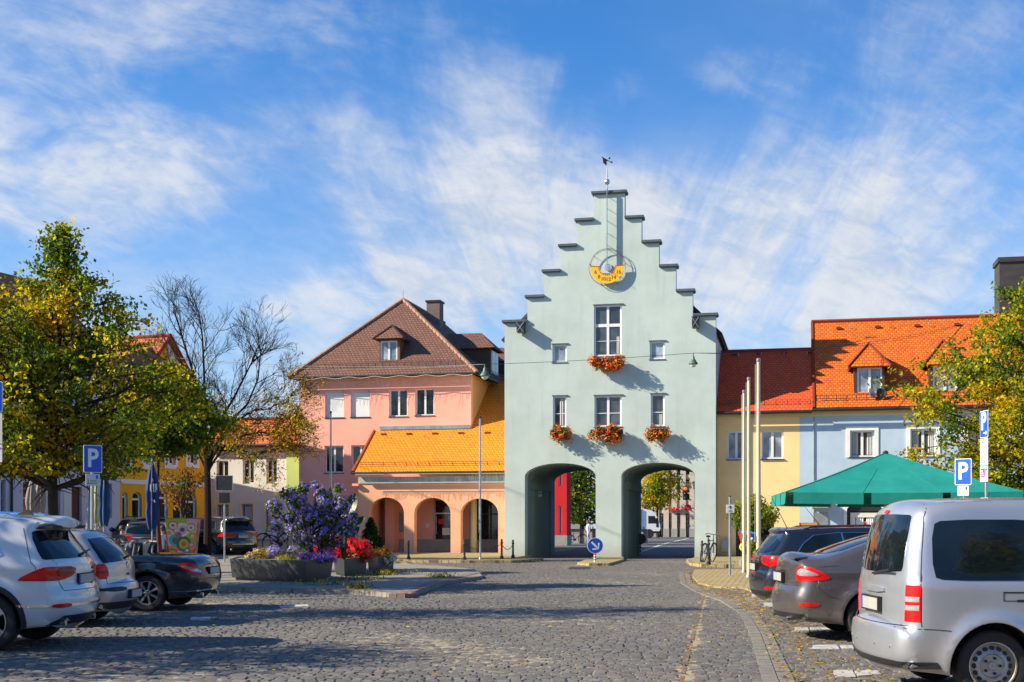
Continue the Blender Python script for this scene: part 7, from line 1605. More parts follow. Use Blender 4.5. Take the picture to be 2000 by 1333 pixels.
def shrubs():
    rd = random.Random(4); Zs = 33.3; c = (X(615, Zs), Zs, .6); ell = []
    for px, py, r in ((540, 990, .20), (545, 1030, .16), (560, 965, .18), (585, 985, .28), (600, 955, .16), (610, 1010, .34), (575, 1035, .26), (640, 985, .30), (655, 1015, .34), (670, 985, .22), (630, 1045, .32), (680, 1035, .24), (600, 1055, .22), (665, 955, .12), (690, 1010, .16), (560, 1010, .2), (625, 965, .18), (650, 1060, .2), (535, 1003, .14), (690, 975, .10), (580, 960, .12), (615, 948, .10)):
        ell.append((X(px, Zs) - c[0], rd.uniform(-.5, .5), ZH(py, Zs) - .6, r * 1.05, r * 1.2, r))
    def st(root):
        mb = MB()
        for e in ell: mb.tube([(rd.uniform(-.3, .3), rd.uniform(-.2, .2), 0), (e[0] * .5, e[1] * .5, e[2] * .55), e[:3]], [.02, .015, .006], 5)
        mb.build('stem', m_bark, root)
    plant('flowering_shrub', 'big loose shrub covered in violet blossom in the largest planter', 'shrub', c, 0, ell, 5200, .085, [m_gfol2, m_gl[0], m_gl[1]], (.3, .4, .3), 1050, .047, [m_flvio, m_flvio2], (.85, .15), seed=6, zmin=.1, cluster=3, flup=False, stem=st)
    b = empty('banana_plant', (X(672, 34), 34.0, .6), 0, 'large leaved banana plant rising behind the violet shrub', 'plant'); mb = MB()
    for (tx, ty, bx, by, w, dy) in ((641, 950, 652, 1000, .42, .2), (694, 962, 676, 1012, .30, 0), (712, 1008, 678, 1035, .24, .1), (668, 1000, 672, 1045, .34, .4), (702, 1030, 676, 1050, .22, -.2), (655, 975, 662, 1040, .3, .5)):
        a = Vector((X(bx, 34) - b.location.x, dy * .5, ZH(by, 34) - .6)); e = Vector((X(tx, 34) - b.location.x, dy, ZH(ty, 34) - .6)); t = (e - a); n = 8; sd = t.cross(Vector((.25, 1, .1))).normalized(); up = t.cross(sd).normalized(); vs = []
        for i in range(n + 1):
            q = i / n; hw = w * .5 * math.sin(math.pi * min(1, .06 + q * .94)) ** .7 * (1 if q < .98 else .1); p = a + t * q + up * (-.12 * math.sin(q * 2.4)); vs += [p - sd * hw + up * hw * .35, p, p + sd * hw + up * hw * .35]
        mb.add(vs, [(3 * i + j, 3 * i + j + 1, 3 * i + 4 + j, 3 * i + 3 + j) for i in range(n) for j in range(2)]); mb.tube([(0, dy * .2, 0), a], [.04, .02], 5, 1)
    mb.build('leaf', [M('banana_leaf', (.06, .075, .018), .4, var=.5, scale=4, stretch=(1, 1, 6)), m_gfol], b, True)
    def low(lab, cat, px, py, Zp, w, h, n, fl, fw, fol, seed, leaf=.05, flsz=.045, zt=.6, name='bedding_plant', cl=2, d=.4):
        rr = random.Random(seed); el = [(rr.uniform(-w, w), rr.uniform(-d, d), rr.uniform(.0, h), rr.uniform(.10, .18), rr.uniform(.10, .18), rr.uniform(.08, .15)) for _ in range(max(6, int(w * 20)))]
        plant(name, lab, cat, (X(px, Zp), Zp, zt), 0, el, int(n * 2.2), leaf, fol[0], fol[1], n if fl else 0, flsz, fl, fw, seed=seed, zmin=-.12, cluster=cl)
    G1 = ([m_gfol, m_gl[0], m_gl[2]], (.4, .4, .2)); G2 = ([m_gfol2, m_gfol], (.7, .3)); G3 = ([m_gl[2], m_gfol], (.7, .3))
    low('low bushy greenery with dull gold tips at the left end of the largest planter', 'plant', 522, 1090, 33.6, .35, .22, 260, [m_gl[3], m_flvio], (.7, .3), G1, 31)
    low('blue lavender tuft behind the bushy greenery in the largest planter', 'plant', 552, 1085, 33.8, .3, .28, 200, [m_flvio], (1,), G1, 32)
    low('bright lime green cushion at the front of the largest planter', 'plant', 557, 1095, 32.6, .26, .08, 300, None, None, G3, 33, .04)
    low('violet aster cushion spilling over the front corner of the largest planter', 'plant', 615, 1093, 32.5, .50, .12, 420, [m_flvio2, m_flvio], (.8, .2), G1, 34, .04, .04, d=.25)
    low('small violet aster at the right edge of the largest planter', 'plant', 641, 1090, 33.4, .16, .18, 120, [m_flvio2, m_flvio], (.6, .4), G1, 35, .04, .04)
    low('mass of bright red begonias in the middle planter', 'plant', 680, 1075, 36.3, .55, .50, 420, [m_flpink, m_flred], (.85, .15), G2, 36, .07, .085, .54)
    low('sprig of red begonias beneath the violet shrub', 'plant', 628, 1068, 34.4, .30, .42, 90, [m_flpink], (1,), G2, 37, .07, .08)
    low('orange marigolds in the smallest planter', 'plant', 735, 1078, 38.4, .42, .22, 420, [m_florg, m_flyel], (.75, .25), G1, 38, .05, .06, .52)
    low('white petunias hanging over the right edge of the smallest planter', 'plant', 764, 1088, 38.3, .12, .12, 130, [m_flwht], (1,), G1, 39, .05, .05, .40, d=.2)
    low('pale yellow flowers beside the little conifer', 'plant', 708, 1064, 38.9, .14, .45, 60, [m_flyel, m_flwht], (.7, .3), G3, 40, .06, .07, .52)
    low('grey green foliage behind the red begonias', 'plant', 700, 1055, 38.0, .35, .55, 260, None, None, ([m_gfol2, m_gl[1]], (.5, .5)), 41, .06, zt=.54)
    # conifer
    c = empty('dwarf_conifer', (X(724, 39.0), 39.0, .5), 0, 'small cone shaped dark conifer in the smallest planter', 'conifer'); rg = np.random.default_rng(3); n = 2600; t = rg.random(n) ** .75; hgt = ZH(1014, 39) - .5; a = rg.uniform(0, 6.28, n); r = (.42 * (1 - t) ** .8 + .02) * rg.uniform(.5, 1.05, n) * (1 + .22 * np.sin(a * 5 + t * 17) + .12 * np.sin(t * 40))
    P = np.stack([r * np.cos(a), r * np.sin(a), t * hgt + .02], 1); leaf_mesh('crown', P, .12, [m_gfol2, m_gl[1]], clump_mi(P, (.6, .4), 3, 1), c, up=-.3, aspect=.35); MB().tube([(0, 0, -.02), (0, 0, hgt * .9)], [.03, .008], 6).build('trunk', m_bark, c)
shrubs()
def weeds():
    P = []
    for px, py, w in ((640, 1143, .45), (700, 1133, .3), (770, 1120, .35), (745, 1124, .2), (700, 1150, .15), (860, 1128, .2)):
        x, y = gp(px, py, .1)
        for _ in range(220): P.append((x + random.gauss(0, w), y + random.gauss(0, .12), .11 + random.random() ** 2 * .12))
    P = np.array(P); o = leaf_mesh('weeds', P, .09, [m_gfol, m_gl[3], m_gl[1]], clump_mi(P, (.4, .3, .3), 2, 1), None, up=-1.2, aspect=.25); tag(o, kind='stuff')
weeds()
def grass_strip():
    P = []
    for a, b in zip(walk[:4], walk[1:5]):
        for _ in range(100): t = random.random(); P.append((a[0] + (b[0] - a[0]) * t + random.gauss(0, .05), a[1] + (b[1] - a[1]) * t + random.gauss(0, .05), .02))
    for a, b in zip(rw[:4], rw[1:5]):
        for _ in range(60): t = random.random(); P.append((a[0] + (b[0] - a[0]) * t + random.gauss(0, .05), a[1] + (b[1] - a[1]) * t + random.gauss(0, .05), .02))
    P = np.array(P); tag(leaf_mesh('grass', P, .06, [m_gl[3], m_gfol], clump_mi(P, (.6, .4), 1, 2), None, up=-1.0, aspect=.3), kind='stuff')
grass_strip()
# ---------------------------------------------------------------- street furniture
def post(parent, h, r=.03, mat=None, name='pole', z0=0.0): 
    o = MB().tube([(0, 0, z0), (0, 0, h)], r, 10).build(name, mat or m_steel, parent, True); return o
def round_rect(w, h, r, n=4):
    o = []
    for cx, cy, a0 in ((w / 2 - r, -h / 2 + r, -90), (w / 2 - r, h / 2 - r, 0), (-w / 2 + r, h / 2 - r, 90), (-w / 2 + r, -h / 2 + r, 180)):
        o += [(cx + r * math.cos(R(a0 + 90 * i / n)), cy + r * math.sin(R(a0 + 90 * i / n))) for i in range(n + 1)]
    return o
def plate_mb(mb, w, h, z, y, mi, rim=None, r=.03):     # sign plate facing -y, centre height z
    if rim is not None: wall_mb(mb, [(a, b + z) for a, b in round_rect(w, h, r)], [], y, y + .012, rim); wall_mb(mb, [(a, b + z) for a, b in round_rect(w - .03, h - .03, r * .8)], [], y - .003, y, mi)
    else: wall_mb(mb, [(a, b + z) for a, b in round_rect(w, h, r * .5)], [], y, y + .01, mi)
def parking_sign(label, px, Zp, zc, yaw, extra, zg=.02, w=.42, h=.63, arrow=False, fs=None, po=0.0):
    root = empty('parking_sign', (X(px, Zp), Zp, zg), yaw, label, 'road sign', 'blue parking signs'); zc -= zg
    post(root, zc + h * .45, .032)
    mb = MB(); plate_mb(mb, w, h, zc, -.05, 0, 1); put_text(mb, 'P', .50 * h / .63, Matrix.Translation((-.005, -.056, zc + (.05 if arrow else .0))) @ FACE @ Matrix.Diagonal((1.0, 1.15, 1, 1)), 1, .012)
    if arrow: mb.box(-.02, .12, -.058, -.054, zc - .22, zc - .195, 1); mb.add([(.10, -.057, zc - .265), (.17, -.057, zc - .2075), (.10, -.057, zc - .15)], [(0, 1, 2)], 1)
    mb.build('sign_plate', [m_bluesign, m_white_s], root)
    z = zc - h / 2 - .02
    for kind in extra:
        if kind == 'small':
            mb = MB(); hh = .24; plate_mb(mb, .28, hh, z - hh / 2, -.05, 0)
            mb.box(-.10, -.085, -.056, -.051, z - .2, z - .1, 1); mb.tube([(-.11, -.054, z - .2), (-.04, -.054, z - .2)], .008, 4, 1); mb.box(.06, .10, -.056, -.051, z - .10, z - .03, 2)
            for k in range(3): mb.box(-.05, .08, -.055, -.051, z - .14 - .03 * k, z - .13 - .03 * k, 1)
            mb.build('disc_notice', [m_paper, m_print, m_bluesign], root); z -= hh + .02
        if kind == 'text':
            mb = MB(); hh = .62; plate_mb(mb, .40, hh, z - hh / 2, -.05, 0)
            for k, (tx, s) in enumerate((('Mo-Fr', .07), ('8-18 h', .07), ('Sa', .07), ('8-13 h', .07), ('2 Std.', .07))): put_text(mb, tx, s * 1.3, Matrix.Translation((0, -.053, z - .09 - .112 * k)) @ FACE, 1)
            mb.build('hours_plate', [m_paper, m_print], root); z -= hh + .02
        if kind == 'pink':
            mb = MB(); hh = .36; plate_mb(mb, .40, hh, z - hh / 2, -.05, 0); mb.box(-.17, .05, -.054, -.05, z - .25, z - .05, 1); mb.box(.08, .11, -.054, -.05, z - .22, z - .06, 1); mb.box(.08, .18, -.054, -.05, z - .09, z - .06, 1)
            for k in range(3): mb.box(-.15, .02 - .03 * k, -.057, -.0545, z - .22 + .05 * k, z - .20 + .05 * k, 0)
            mb.build('pink_plate', [m_white_s, m_pinksign], root); z -= hh
    return root
parking_sign('blue parking sign on a thin post in front of the lilac house', 180, 25.5, ZH(897, 25.5), R(34), ['small'], .02, w=.37, h=.555)
parking_sign('blue parking sign whose edge shows at the left margin above a white plate', -13, 26, ZH(776, 26), 0, ['text', 'pink'], .02)
parking_sign('blue parking sign with small disc notice over the van roof', 1883, 30.5, ZH(922, 30.5), R(-46), ['small'], .02)
parking_sign('tall blue parking sign with arrow, hours plate and pink plate, turned sideways', 1926, 29.5, ZH(829, 29.5), R(-86), ['text', 'pink'], .02, arrow=True)
def flagpole(label, px, Zp, ytop, r, mat, zg, group):
    root = empty('flagpole', (X(px, Zp), Zp, zg), 0, label, 'flagpole', group); h = ZH(ytop, Zp) - zg; MB().tube([(0, 0, 0), (0, 0, h * .5), (0, 0, h - .1)], [r, r * .9, r * .72], 14).build('pole', mat, root, True)
    MB().lathe([(r * .75, h - .1), (r * .95, h - .08), (r * .95, h - .02), (r * .5, h)], 12).build('cap', m_zinc if mat is m_polec else m_dark, root, True)
    MB().tube([(-r * 1.5, 0, 1.1), (-r * 1.3, 0, h - .15)], .006, 4).build('rope', m_trim, root); MB().box(-r * 1.6, -r * .8, -.03, .03, 1.05, 1.2).build('cleat', m_zinc, root)
    MB().lathe([(r * 1.5, 0), (r * 1.45, .05), (r * 1.05, .08)], 14).build('base', m_zinc, root, True)
GP = 'cream flagpoles beside the gate'
flagpole('cream flagpole farthest from the camera, shortest looking of three', 1453, 38.9, 762, .054, m_polec, .05, GP)
flagpole('cream flagpole in the middle of the row of three', 1462.5, 35.5, 737, .056, m_polec, .05, GP)
flagpole('cream flagpole nearest the camera, tallest looking beside the black estate', 1481.5, 31.6, 700, .060, m_polec, .05, GP)
flagpole('thin grey flagpole rising above the planters against the pink wall', 646.5, 50.5, 803, .04, m_steel, .12, 'grey flagpoles by the arcade')
flagpole('thin grey flagpole in front of the third arcade arch', 938, 50.0, 813, .04, m_steel, .12, 'grey flagpoles by the arcade')
def bollards():
    GBo = 'cast iron bollards'; pos = []
    for lab, px, py, ht in (('black bollard at the left end of the arcade pavement', 798, 1093, .76), ('black bollard beside the second arcade arch', 907, 1094, .8), ('chained black bollard by the left edge of the gate', 980, 1092, .8), ('black bollard against the gate foot at the chain end', 1002, 1090.5, .76), ('black bollard left of the bicycle by the gate', 1371, 1098, .8), ('black bollard in front of the bicycle by the gate', 1384, 1103, .9)):
        x, y = gp(px, py, .12); root = empty('bollard', (x, y, .12), 0, lab, 'bollard', GBo); s = ht / .8; MB().lathe([(.075, 0), (.075, .10), (.05, .13), (.042, .2), (.038, .60 * s), (.055, .62 * s), (.055, .66 * s), (.03, .70 * s), (.045, .75 * s), (.03, .79 * s), (.004, .80 * s)], 14).build('post', m_dark, root, True); MB().lathe([(.085, 0), (.085, .03), (.078, .031)], 14).build('base', m_dark, root, True); pos.append(Vector((x, y, .12 + .6 * s)))
    for a, b, lab in ((pos[1], pos[2], 'iron chain hanging between two bollards in front of the third arcade arch'), (pos[2], pos[3], 'short iron chain between bollards at the left gate foot')):
        mb = MB(); n = 26; sag = .22
        for i in range(n):
            q = [(i + k) / n for k in (0, 1)]; p = [a.lerp(b, t) - Vector((0, 0, sag * 4 * t * (1 - t))) for t in q]; mb.tube(p, .016 if i % 2 else .011, 4)
        tag(mb.build('chain', m_dark), lab, 'chain')
bollards()
def arrow_sign():
    Zp = 47.8; root = empty('keep_right_sign', (X(1162, Zp), Zp, .1), R(3), 'round blue keep right sign with white arrow on a red white post', 'road sign'); zc = ZH(1066, Zp) - .1
    mb = MB(); n = 8; H_ = zc - .2
    for i in range(n): mb.tube([(0, 0, H_ * i / n), (0, 0, H_ * (i + 1) / n)], .045, 10, i % 2)
    mb.build('post', [m_white_s, m_red_s], root, True)
    mb = MB(); mb.lathe([(.30, -.01), (.30, .01)], 32, Matrix.Translation((0, -.06, zc)) @ FACE, 1); mb.lathe([(.282, 0), (.282, .004)], 32, Matrix.Translation((0, -.071, zc)) @ FACE, 0)
    M4 = Matrix.Translation((0, -.076, zc)) @ Matrix.Rotation(R(45), 4, 'Y')
    v = [(-.19, 0, -.035), (.06, 0, -.035), (.06, 0, .035), (-.19, 0, .035)]; mb.add([M4 @ Vector(p) for p in v], [(0, 1, 2, 3)], 1)
    for s in (1, -1): mb.add([M4 @ Vector(p) for p in ((.19, 0, 0), (.19 - .045, 0, s * -.0), (.0, 0, s * .15), (.0 + .05, 0, s * .19))], [(0, 1, 2, 3)], 1)
    mb.add([M4 @ Vector(p) for p in ((.19, 0, 0), (.04, 0, .035), (.04, 0, -.035))], [(0, 1, 2)], 1)
    mb.build('sign_disc', [m_bluesign, m_white_s], root)
    Zp = 60.5; root = empty('traffic_sign', (X(1251, Zp), Zp, .1), 0, 'round sign seen from behind inside the right archway', 'road sign'); zc = ZH(1053, Zp) - .1
    MB().lathe([(.26, -.01), (.26, .01)], 28, Matrix.Translation((0, .03, zc)) @ FACE).build('sign_disc', m_dark, root)
    mb = MB()
    for i in range(6): mb.tube([(0, 0, (zc - .2) * i / 6), (0, 0, (zc - .2) * (i + 1) / 6)], .045, 8, i % 2)
    mb.build('post', [m_white_s, m_black], root)
arrow_sign()
def small_signs():
    Zp = 37.0; root = empty('direction_sign', (X(1425.5, Zp), Zp, .05), 0, 'white sign with upward arrow on a grey post near the gate', 'sign'); post(root, ZH(970, Zp) - .05, .036, m_steel); zc = ZH(994, Zp) - .05
    mb = MB(); plate_mb(mb, .24, .24, zc, -.06, 0); mb.box(-.014, .014, -.066, -.061, zc - .01, zc + .07, 1)
    for s in (1, -1): mb.add([(0, -.065, zc + .095), (s * .055, -.065, zc + .035), (s * .055, -.065, zc + .015), (0, -.065, zc + .068)], [(0, 1, 2, 3)], 1)
    for k in range(2): mb.box(-.05, .05, -.065, -.061, zc - .06 - .03 * k, zc - .045 - .03 * k, 2)
    mb.build('sign_plate', [m_white_s, m_dark, m_zinc], root); MB().lathe([(.04, 0), (.04, .03)], 8, Matrix.Translation((0, 0, ZH(970, Zp) - .06))).build('cap', m_black, root)
    Zp = 46.0; x = X(438.5, Zp); zg = gz(x, Zp) + .1; root = empty('traffic_sign', (x, Zp, zg), 0, 'square sign seen from behind on a tall post by the black car', 'road sign'); post(root, ZH(930, Zp) - zg, .03); z0, z1 = ZH(959, Zp) - zg, ZH(930, Zp) - zg
    MB().box(-.30, .30, -.02, -.035, z0, z1).build('sign_plate', M('sign_back_grey', (.03, .032, .038), .5, .2, var=.3, scale=6), root); wall_mb(fb := MB(), rect_loop((-.315, .315, z0 - .015, z1 + .015)), [rect_loop((-.29, .29, z0 + .01, z1 - .01))], -.045, -.036); fb.build('frame', m_zinc, root); z0, z1 = ZH(983, Zp) - zg, ZH(963, Zp) - zg; MB().box(-.19, .20, -.03, -.04, z0, z1).build('lower_plate', m_dark, root)
    Zp = 57.0; x = X(571, Zp); zg = gz(x, Zp) + .1; root = empty('no_parking_sign', (x, Zp, zg), 0, 'round red and blue no stopping sign above the violet shrub', 'road sign'); zc = ZH(968, Zp) - zg; post(root, zc, .03); mb = MB(); mb.lathe([(.235, -.006), (.235, .006)], 28, Matrix.Translation((0, -.05, zc)) @ FACE, 1); mb.lathe([(.185, 0), (.185, .004)], 28, Matrix.Translation((0, -.058, zc)) @ FACE, 0)
    for s in (1, -1): Mx = Matrix.Translation((0, -.064, zc)) @ Matrix.Rotation(R(45 * s), 4, 'Y'); mb.box(-.19, .19, -.002, .001, -.022, .022, 1, Mx)
    mb.build('sign_disc', [m_bluesign, m_red_s], root)
    Zp = 30.5; root = empty('steel_post', (X(175.5, Zp), Zp, .02), R(10), 'thick leaning grey post behind the left parking sign', 'post'); MB().tube([(-.10, 0, 0), (0, 0, ZH(945, Zp))], .055, 10).build('shaft', m_zinc, root, True); MB().lathe([(.058, 0), (.05, .03), (.01, .05)], 10, Matrix.Translation((0, 0, ZH(945, Zp)))).build('cap', m_dark, root, True)
small_signs()
# ---- wires and hanging lamps
def wires():
    pts = [(Vector((X(335, 61), 61, ZH(698, 61)))), Vector((X(945, 48.5), 48.5, ZH(712, 48.5))), Vector((X(1354, 49), 49, ZH(690, 49))), Vector((X(1962, 58), 58, ZH(612, 58)))]
    mb = MB()
    for i, (a, b) in enumerate(zip(pts[:-1], pts[1:])):
        sg = (.25, .05, .5)[i]; mb.tube([a.lerp(b, t / 16) - Vector((0, 0, sg * 4 * (t / 16) * (1 - t / 16))) for t in range(17)], .011, 4)
        if i != 1: mb.tube([a.lerp(b, t / 16) - Vector((0, 0, .10 * math.sin(math.pi * t / 16) + sg * 4 * (t / 16) * (1 - t / 16))) for t in range(17)], .008, 4)
    tag(mb.build('overhead_wire', m_dark), 'overhead wire carrying street lamps across the square in front of the gate', 'wire')
    for lab, px, py, Zp, sc in (('bell shaped lamp hanging before the gate front at upper right', 1354, 690, 49, 1.0), ('bell shaped lamp hanging by the pink house eave', 947, 712, 48.5, 1.05), ('bell shaped lamp hanging before the yellow gable', 337, 700, 60.8, 1.0)):
        root = empty('hanging_lamp', (X(px, Zp), Zp, ZH(py, Zp)), 0, lab, 'street lamp', 'lamps hung on the overhead wire'); root.scale = (sc, sc, sc)
        MB().lathe([(.02, 0), (.02, -.10), (.05, -.14), (.06, -.22), (.10, -.28), (.17, -.38), (.19, -.42), (.18, -.43), (.05, -.36)], 18).build('lamp_shade', M('verdigris_shade', (.10, .17, .13), .5, .3, var=.2), root, True); MB().lathe([(.10, -.40), (.13, -.44), (.11, -.50), (.05, -.55), (.004, -.56)], 16).build('globe', M('opal_glass', (.75, .75, .68), .2, var=.02), root, True)
wires()
# ---- parasols
def green_parasol():
    root = empty('parasol', (10.62, 36.1, .05), -R(8), 'huge open green parasol with scalloped valance above the parked cars', 'parasol'); hw = 3.0; zt = ZH(885, 36.1) - .05; ze = 2.34; mb = MB(); n = 14
    def surf(a, b):       # sagging square pyramid
        m = max(abs(a), abs(b)); sag = .05 * math.sin(math.pi * m) ; edge = .05 * m * (1 - (min(abs(a), abs(b)) / max(m, 1e-6)) ** 2); return Vector((a * hw, b * hw, zt + (ze - zt) * m - sag - edge * .6))
    g = [surf(-1 + 2 * i / n, -1 + 2 * j / n) for j in range(n + 1) for i in range(n + 1)]
    # radial layout keeps ridges sharp
    vs = [Vector((0, 0, zt))]; fs = []; corners = [(-1, -1), (1, -1), (1, 1), (-1, 1)]; rings = 8; seg = 6
    for k in range(1, rings + 1):
        m = k / rings
        for c in range(4):
            a, b = corners[c], corners[(c + 1) % 4]
            for s_ in range(seg): t = s_ / seg; vs.append(surf((a[0] + (b[0] - a[0]) * t) * m, (a[1] + (b[1] - a[1]) * t) * m))
    N = 4 * seg
    for i in range(N): fs.append((0, 1 + i, 1 + (i + 1) % N))
    for k in range(rings - 1):
        for i in range(N): o = 1 + k * N; fs.append((o + i, o + N + i, o + N + (i + 1) % N, o + (i + 1) % N))
    mb.add(vs, fs); cm = M('green_canvas', (.0, .215, .18), .8, var=.10, scale=1.5, bump=1.0, bscale=3.5); cn = mb.build('canopy', cm, root, True, 20)
    o = 1 + (rings - 1) * N; e = [vs[o + i] for i in range(N)]; sub = 5
    for c in range(4):
        a, b = e[c * seg], e[((c + 1) * seg) % N]; out = Vector(((a + b) / 2).xy.to_3d()).normalized(); pts = []
        for i in range(seg):
            p, q = e[c * seg + i], e[(c * seg + i + 1) % N]; pts += [p.lerp(q, k / sub) for k in range(sub)]
        pts.append(e[((c + 1) * seg) % N]); m = len(pts); va = MB()
        for i in range(m - 1):
            fr = (i / (m - 1) * 3) % 1; 
            if fr < .02 or fr > .975:
                if va.f: va.build('valance', cm, cn, True, 60)
                va = MB(); continue
            w = lambda t: out * .015; w2 = lambda t: out * (.012 + .010 * math.sin(t * .9 + c * 2))
            d0 = .30; va.add([pts[i], pts[i + 1], pts[i + 1] - Vector((0, 0, d0)) + w2(i + 1), pts[i] - Vector((0, 0, d0)) + w2(i)], [(0, 3, 2, 1)])
        if va.f: va.build('valance', cm, cn, True, 60)
    ri = MB()
    for c in range(4):
        a = Vector((corners[c][0] * hw * .97, corners[c][1] * hw * .97, ze - .06)); ri.tube([(0, 0, zt - .1), a], .02, 5); b = Vector((corners[c][0] * hw * .97, corners[(c + 1) % 4][1] * hw * 0, ze - .04)); ri.tube([(0, 0, zt - .75), a * .55 + Vector((0, 0, (zt - .1) * .45))], .015, 4)
    se = MB()
    for c in range(4):
        se.tube([surf(corners[c][0] * k / 8, corners[c][1] * k / 8) + Vector((0, 0, .006)) for k in range(9)], .012, 4)
        a, b = corners[c], corners[(c + 1) % 4]
        for t in (.33, .67): se.tube([surf((a[0] + (b[0] - a[0]) * t) * k / 8, (a[1] + (b[1] - a[1]) * t) * k / 8) + Vector((0, 0, .003)) for k in range(3, 9)], .006, 3)
    se.build('seam', M('green_seam', (.0, .15, .12), .8, var=.1), cn)
    ri.build('rib', m_zinc, root); post(root, zt, .05, M('grey_parasol_pole', (.20, .16, .13), .5, var=.1), 'pole'); MB().lathe([(.09, zt + .0), (.06, zt + .05), (.005, zt + .07)], 12).build('finial', m_dark, root, True); MB().box(-.5, .5, -.5, .5, 0, .08).build('base', m_grey, root)
green_parasol()
def closed_parasol(label, px, Zp, ytop, ybot, w, mat, sd, letters=False, zg=.1):
    x = X(px, Zp); zg = gz(x, Zp) + zg; root = empty('closed_parasol', (x, Zp, zg), sd, label, 'parasol', 'folded parasols of the street cafe'); z0, z1 = ZH(ybot, Zp) - zg, ZH(ytop, Zp) - zg; mb = MB(); n = 40; prof = [(.0, .10), (.03, .22), (.12, .42), (.25, .72), (.4, .95), (.5, 1.0), (.62, .88), (.68, .80), (.80, .95), (.92, .82), (1.0, .55)]; vs = []
    for t, f in prof:
        for j in range(n): q = 2 * math.pi * j / n; rr = w / 2 * f * (1 + (.22 if t > .05 else 0) * math.cos(8 * q + sd + 1.2 * t) + .08 * math.sin(3 * q + 4 * t)); vs.append((rr * math.cos(q), rr * math.sin(q), z1 + (z0 - z1) * t - (.10 * abs(math.cos(4 * q + sd)) if t == 1 else 0)))
    k = len(prof); mb.add(vs, [(i * n + j, (i + 1) * n + j, (i + 1) * n + (j + 1) % n, i * n + (j + 1) % n) for i in range(k - 1) for j in range(n)] + [tuple(range(n))]); c = mb.build('canopy', mat, root, True, 70)
    post(root, z1 + .05, .022, m_zinc); MB().lathe([(w * .42, z0 + (z1 - z0) * .345), (w * .43, z0 + (z1 - z0) * .36)], 20).build('strap', mat, root)
    if letters:
        lm = MB(); rd = random.Random(2)
        for a, t, h in ((-70, .42, .22), (-85, .42, .25), (-110, .42, .2), (-60, .40, .18), (-95, .30, .08), (-78, .62, .08), (-100, .60, .07)):
            q = R(a); rr = w / 2 * 1.22; zc = z1 + (z0 - z1) * t; p = Vector((rr * math.cos(q), rr * math.sin(q), zc)); Mx = Matrix.Translation(p) @ Matrix.Rotation(q + R(90), 4, 'Z'); lm.box(-.012, .012, -.004, .004, -h / 2, h / 2, 0, Mx); lm.box(-.012, .03, -.004, .004, -h / 2, -h / 2 + .025, 0, Mx)
        lm.build('lettering', m_white_s, root)
    MB().lathe([(.25, 0), (.25, .06), (.05, .08), (.04, .25)], 16).build('base', m_grey, root); return root
m_navy = M('navy_canvas', (.007, .032, .145), .7, var=.25, scale=2.5); 
closed_parasol('folded blue parasol with white lettering left of the painted planter', 297, 36, 900, 1028, .33, m_navy, .4, True)
closed_parasol('folded blue parasol right of the left parking sign', 203, 34, 911, 1022, .28, M('blue_canvas', (.010, .055, .17), .7, var=.25, scale=2.5), 1.3)
closed_parasol('folded pale yellow parasol behind the left parking sign', 187, 35, 935, 1016, .26, M('pale_yellow_canvas', (.42, .40, .14), .7, var=.2), 2.1)
closed_parasol('folded beige parasol in front of the lilac house wall', 62, 42, 935, 1030, .34, M('beige_canvas', (.26, .22, .17), .8, var=.2), 3.0)
closed_parasol('second folded beige parasol nearer the dark doorways', 78, 43, 932, 1030, .34, M('sand_canvas', (.30, .26, .20), .8, var=.2), 4.2)
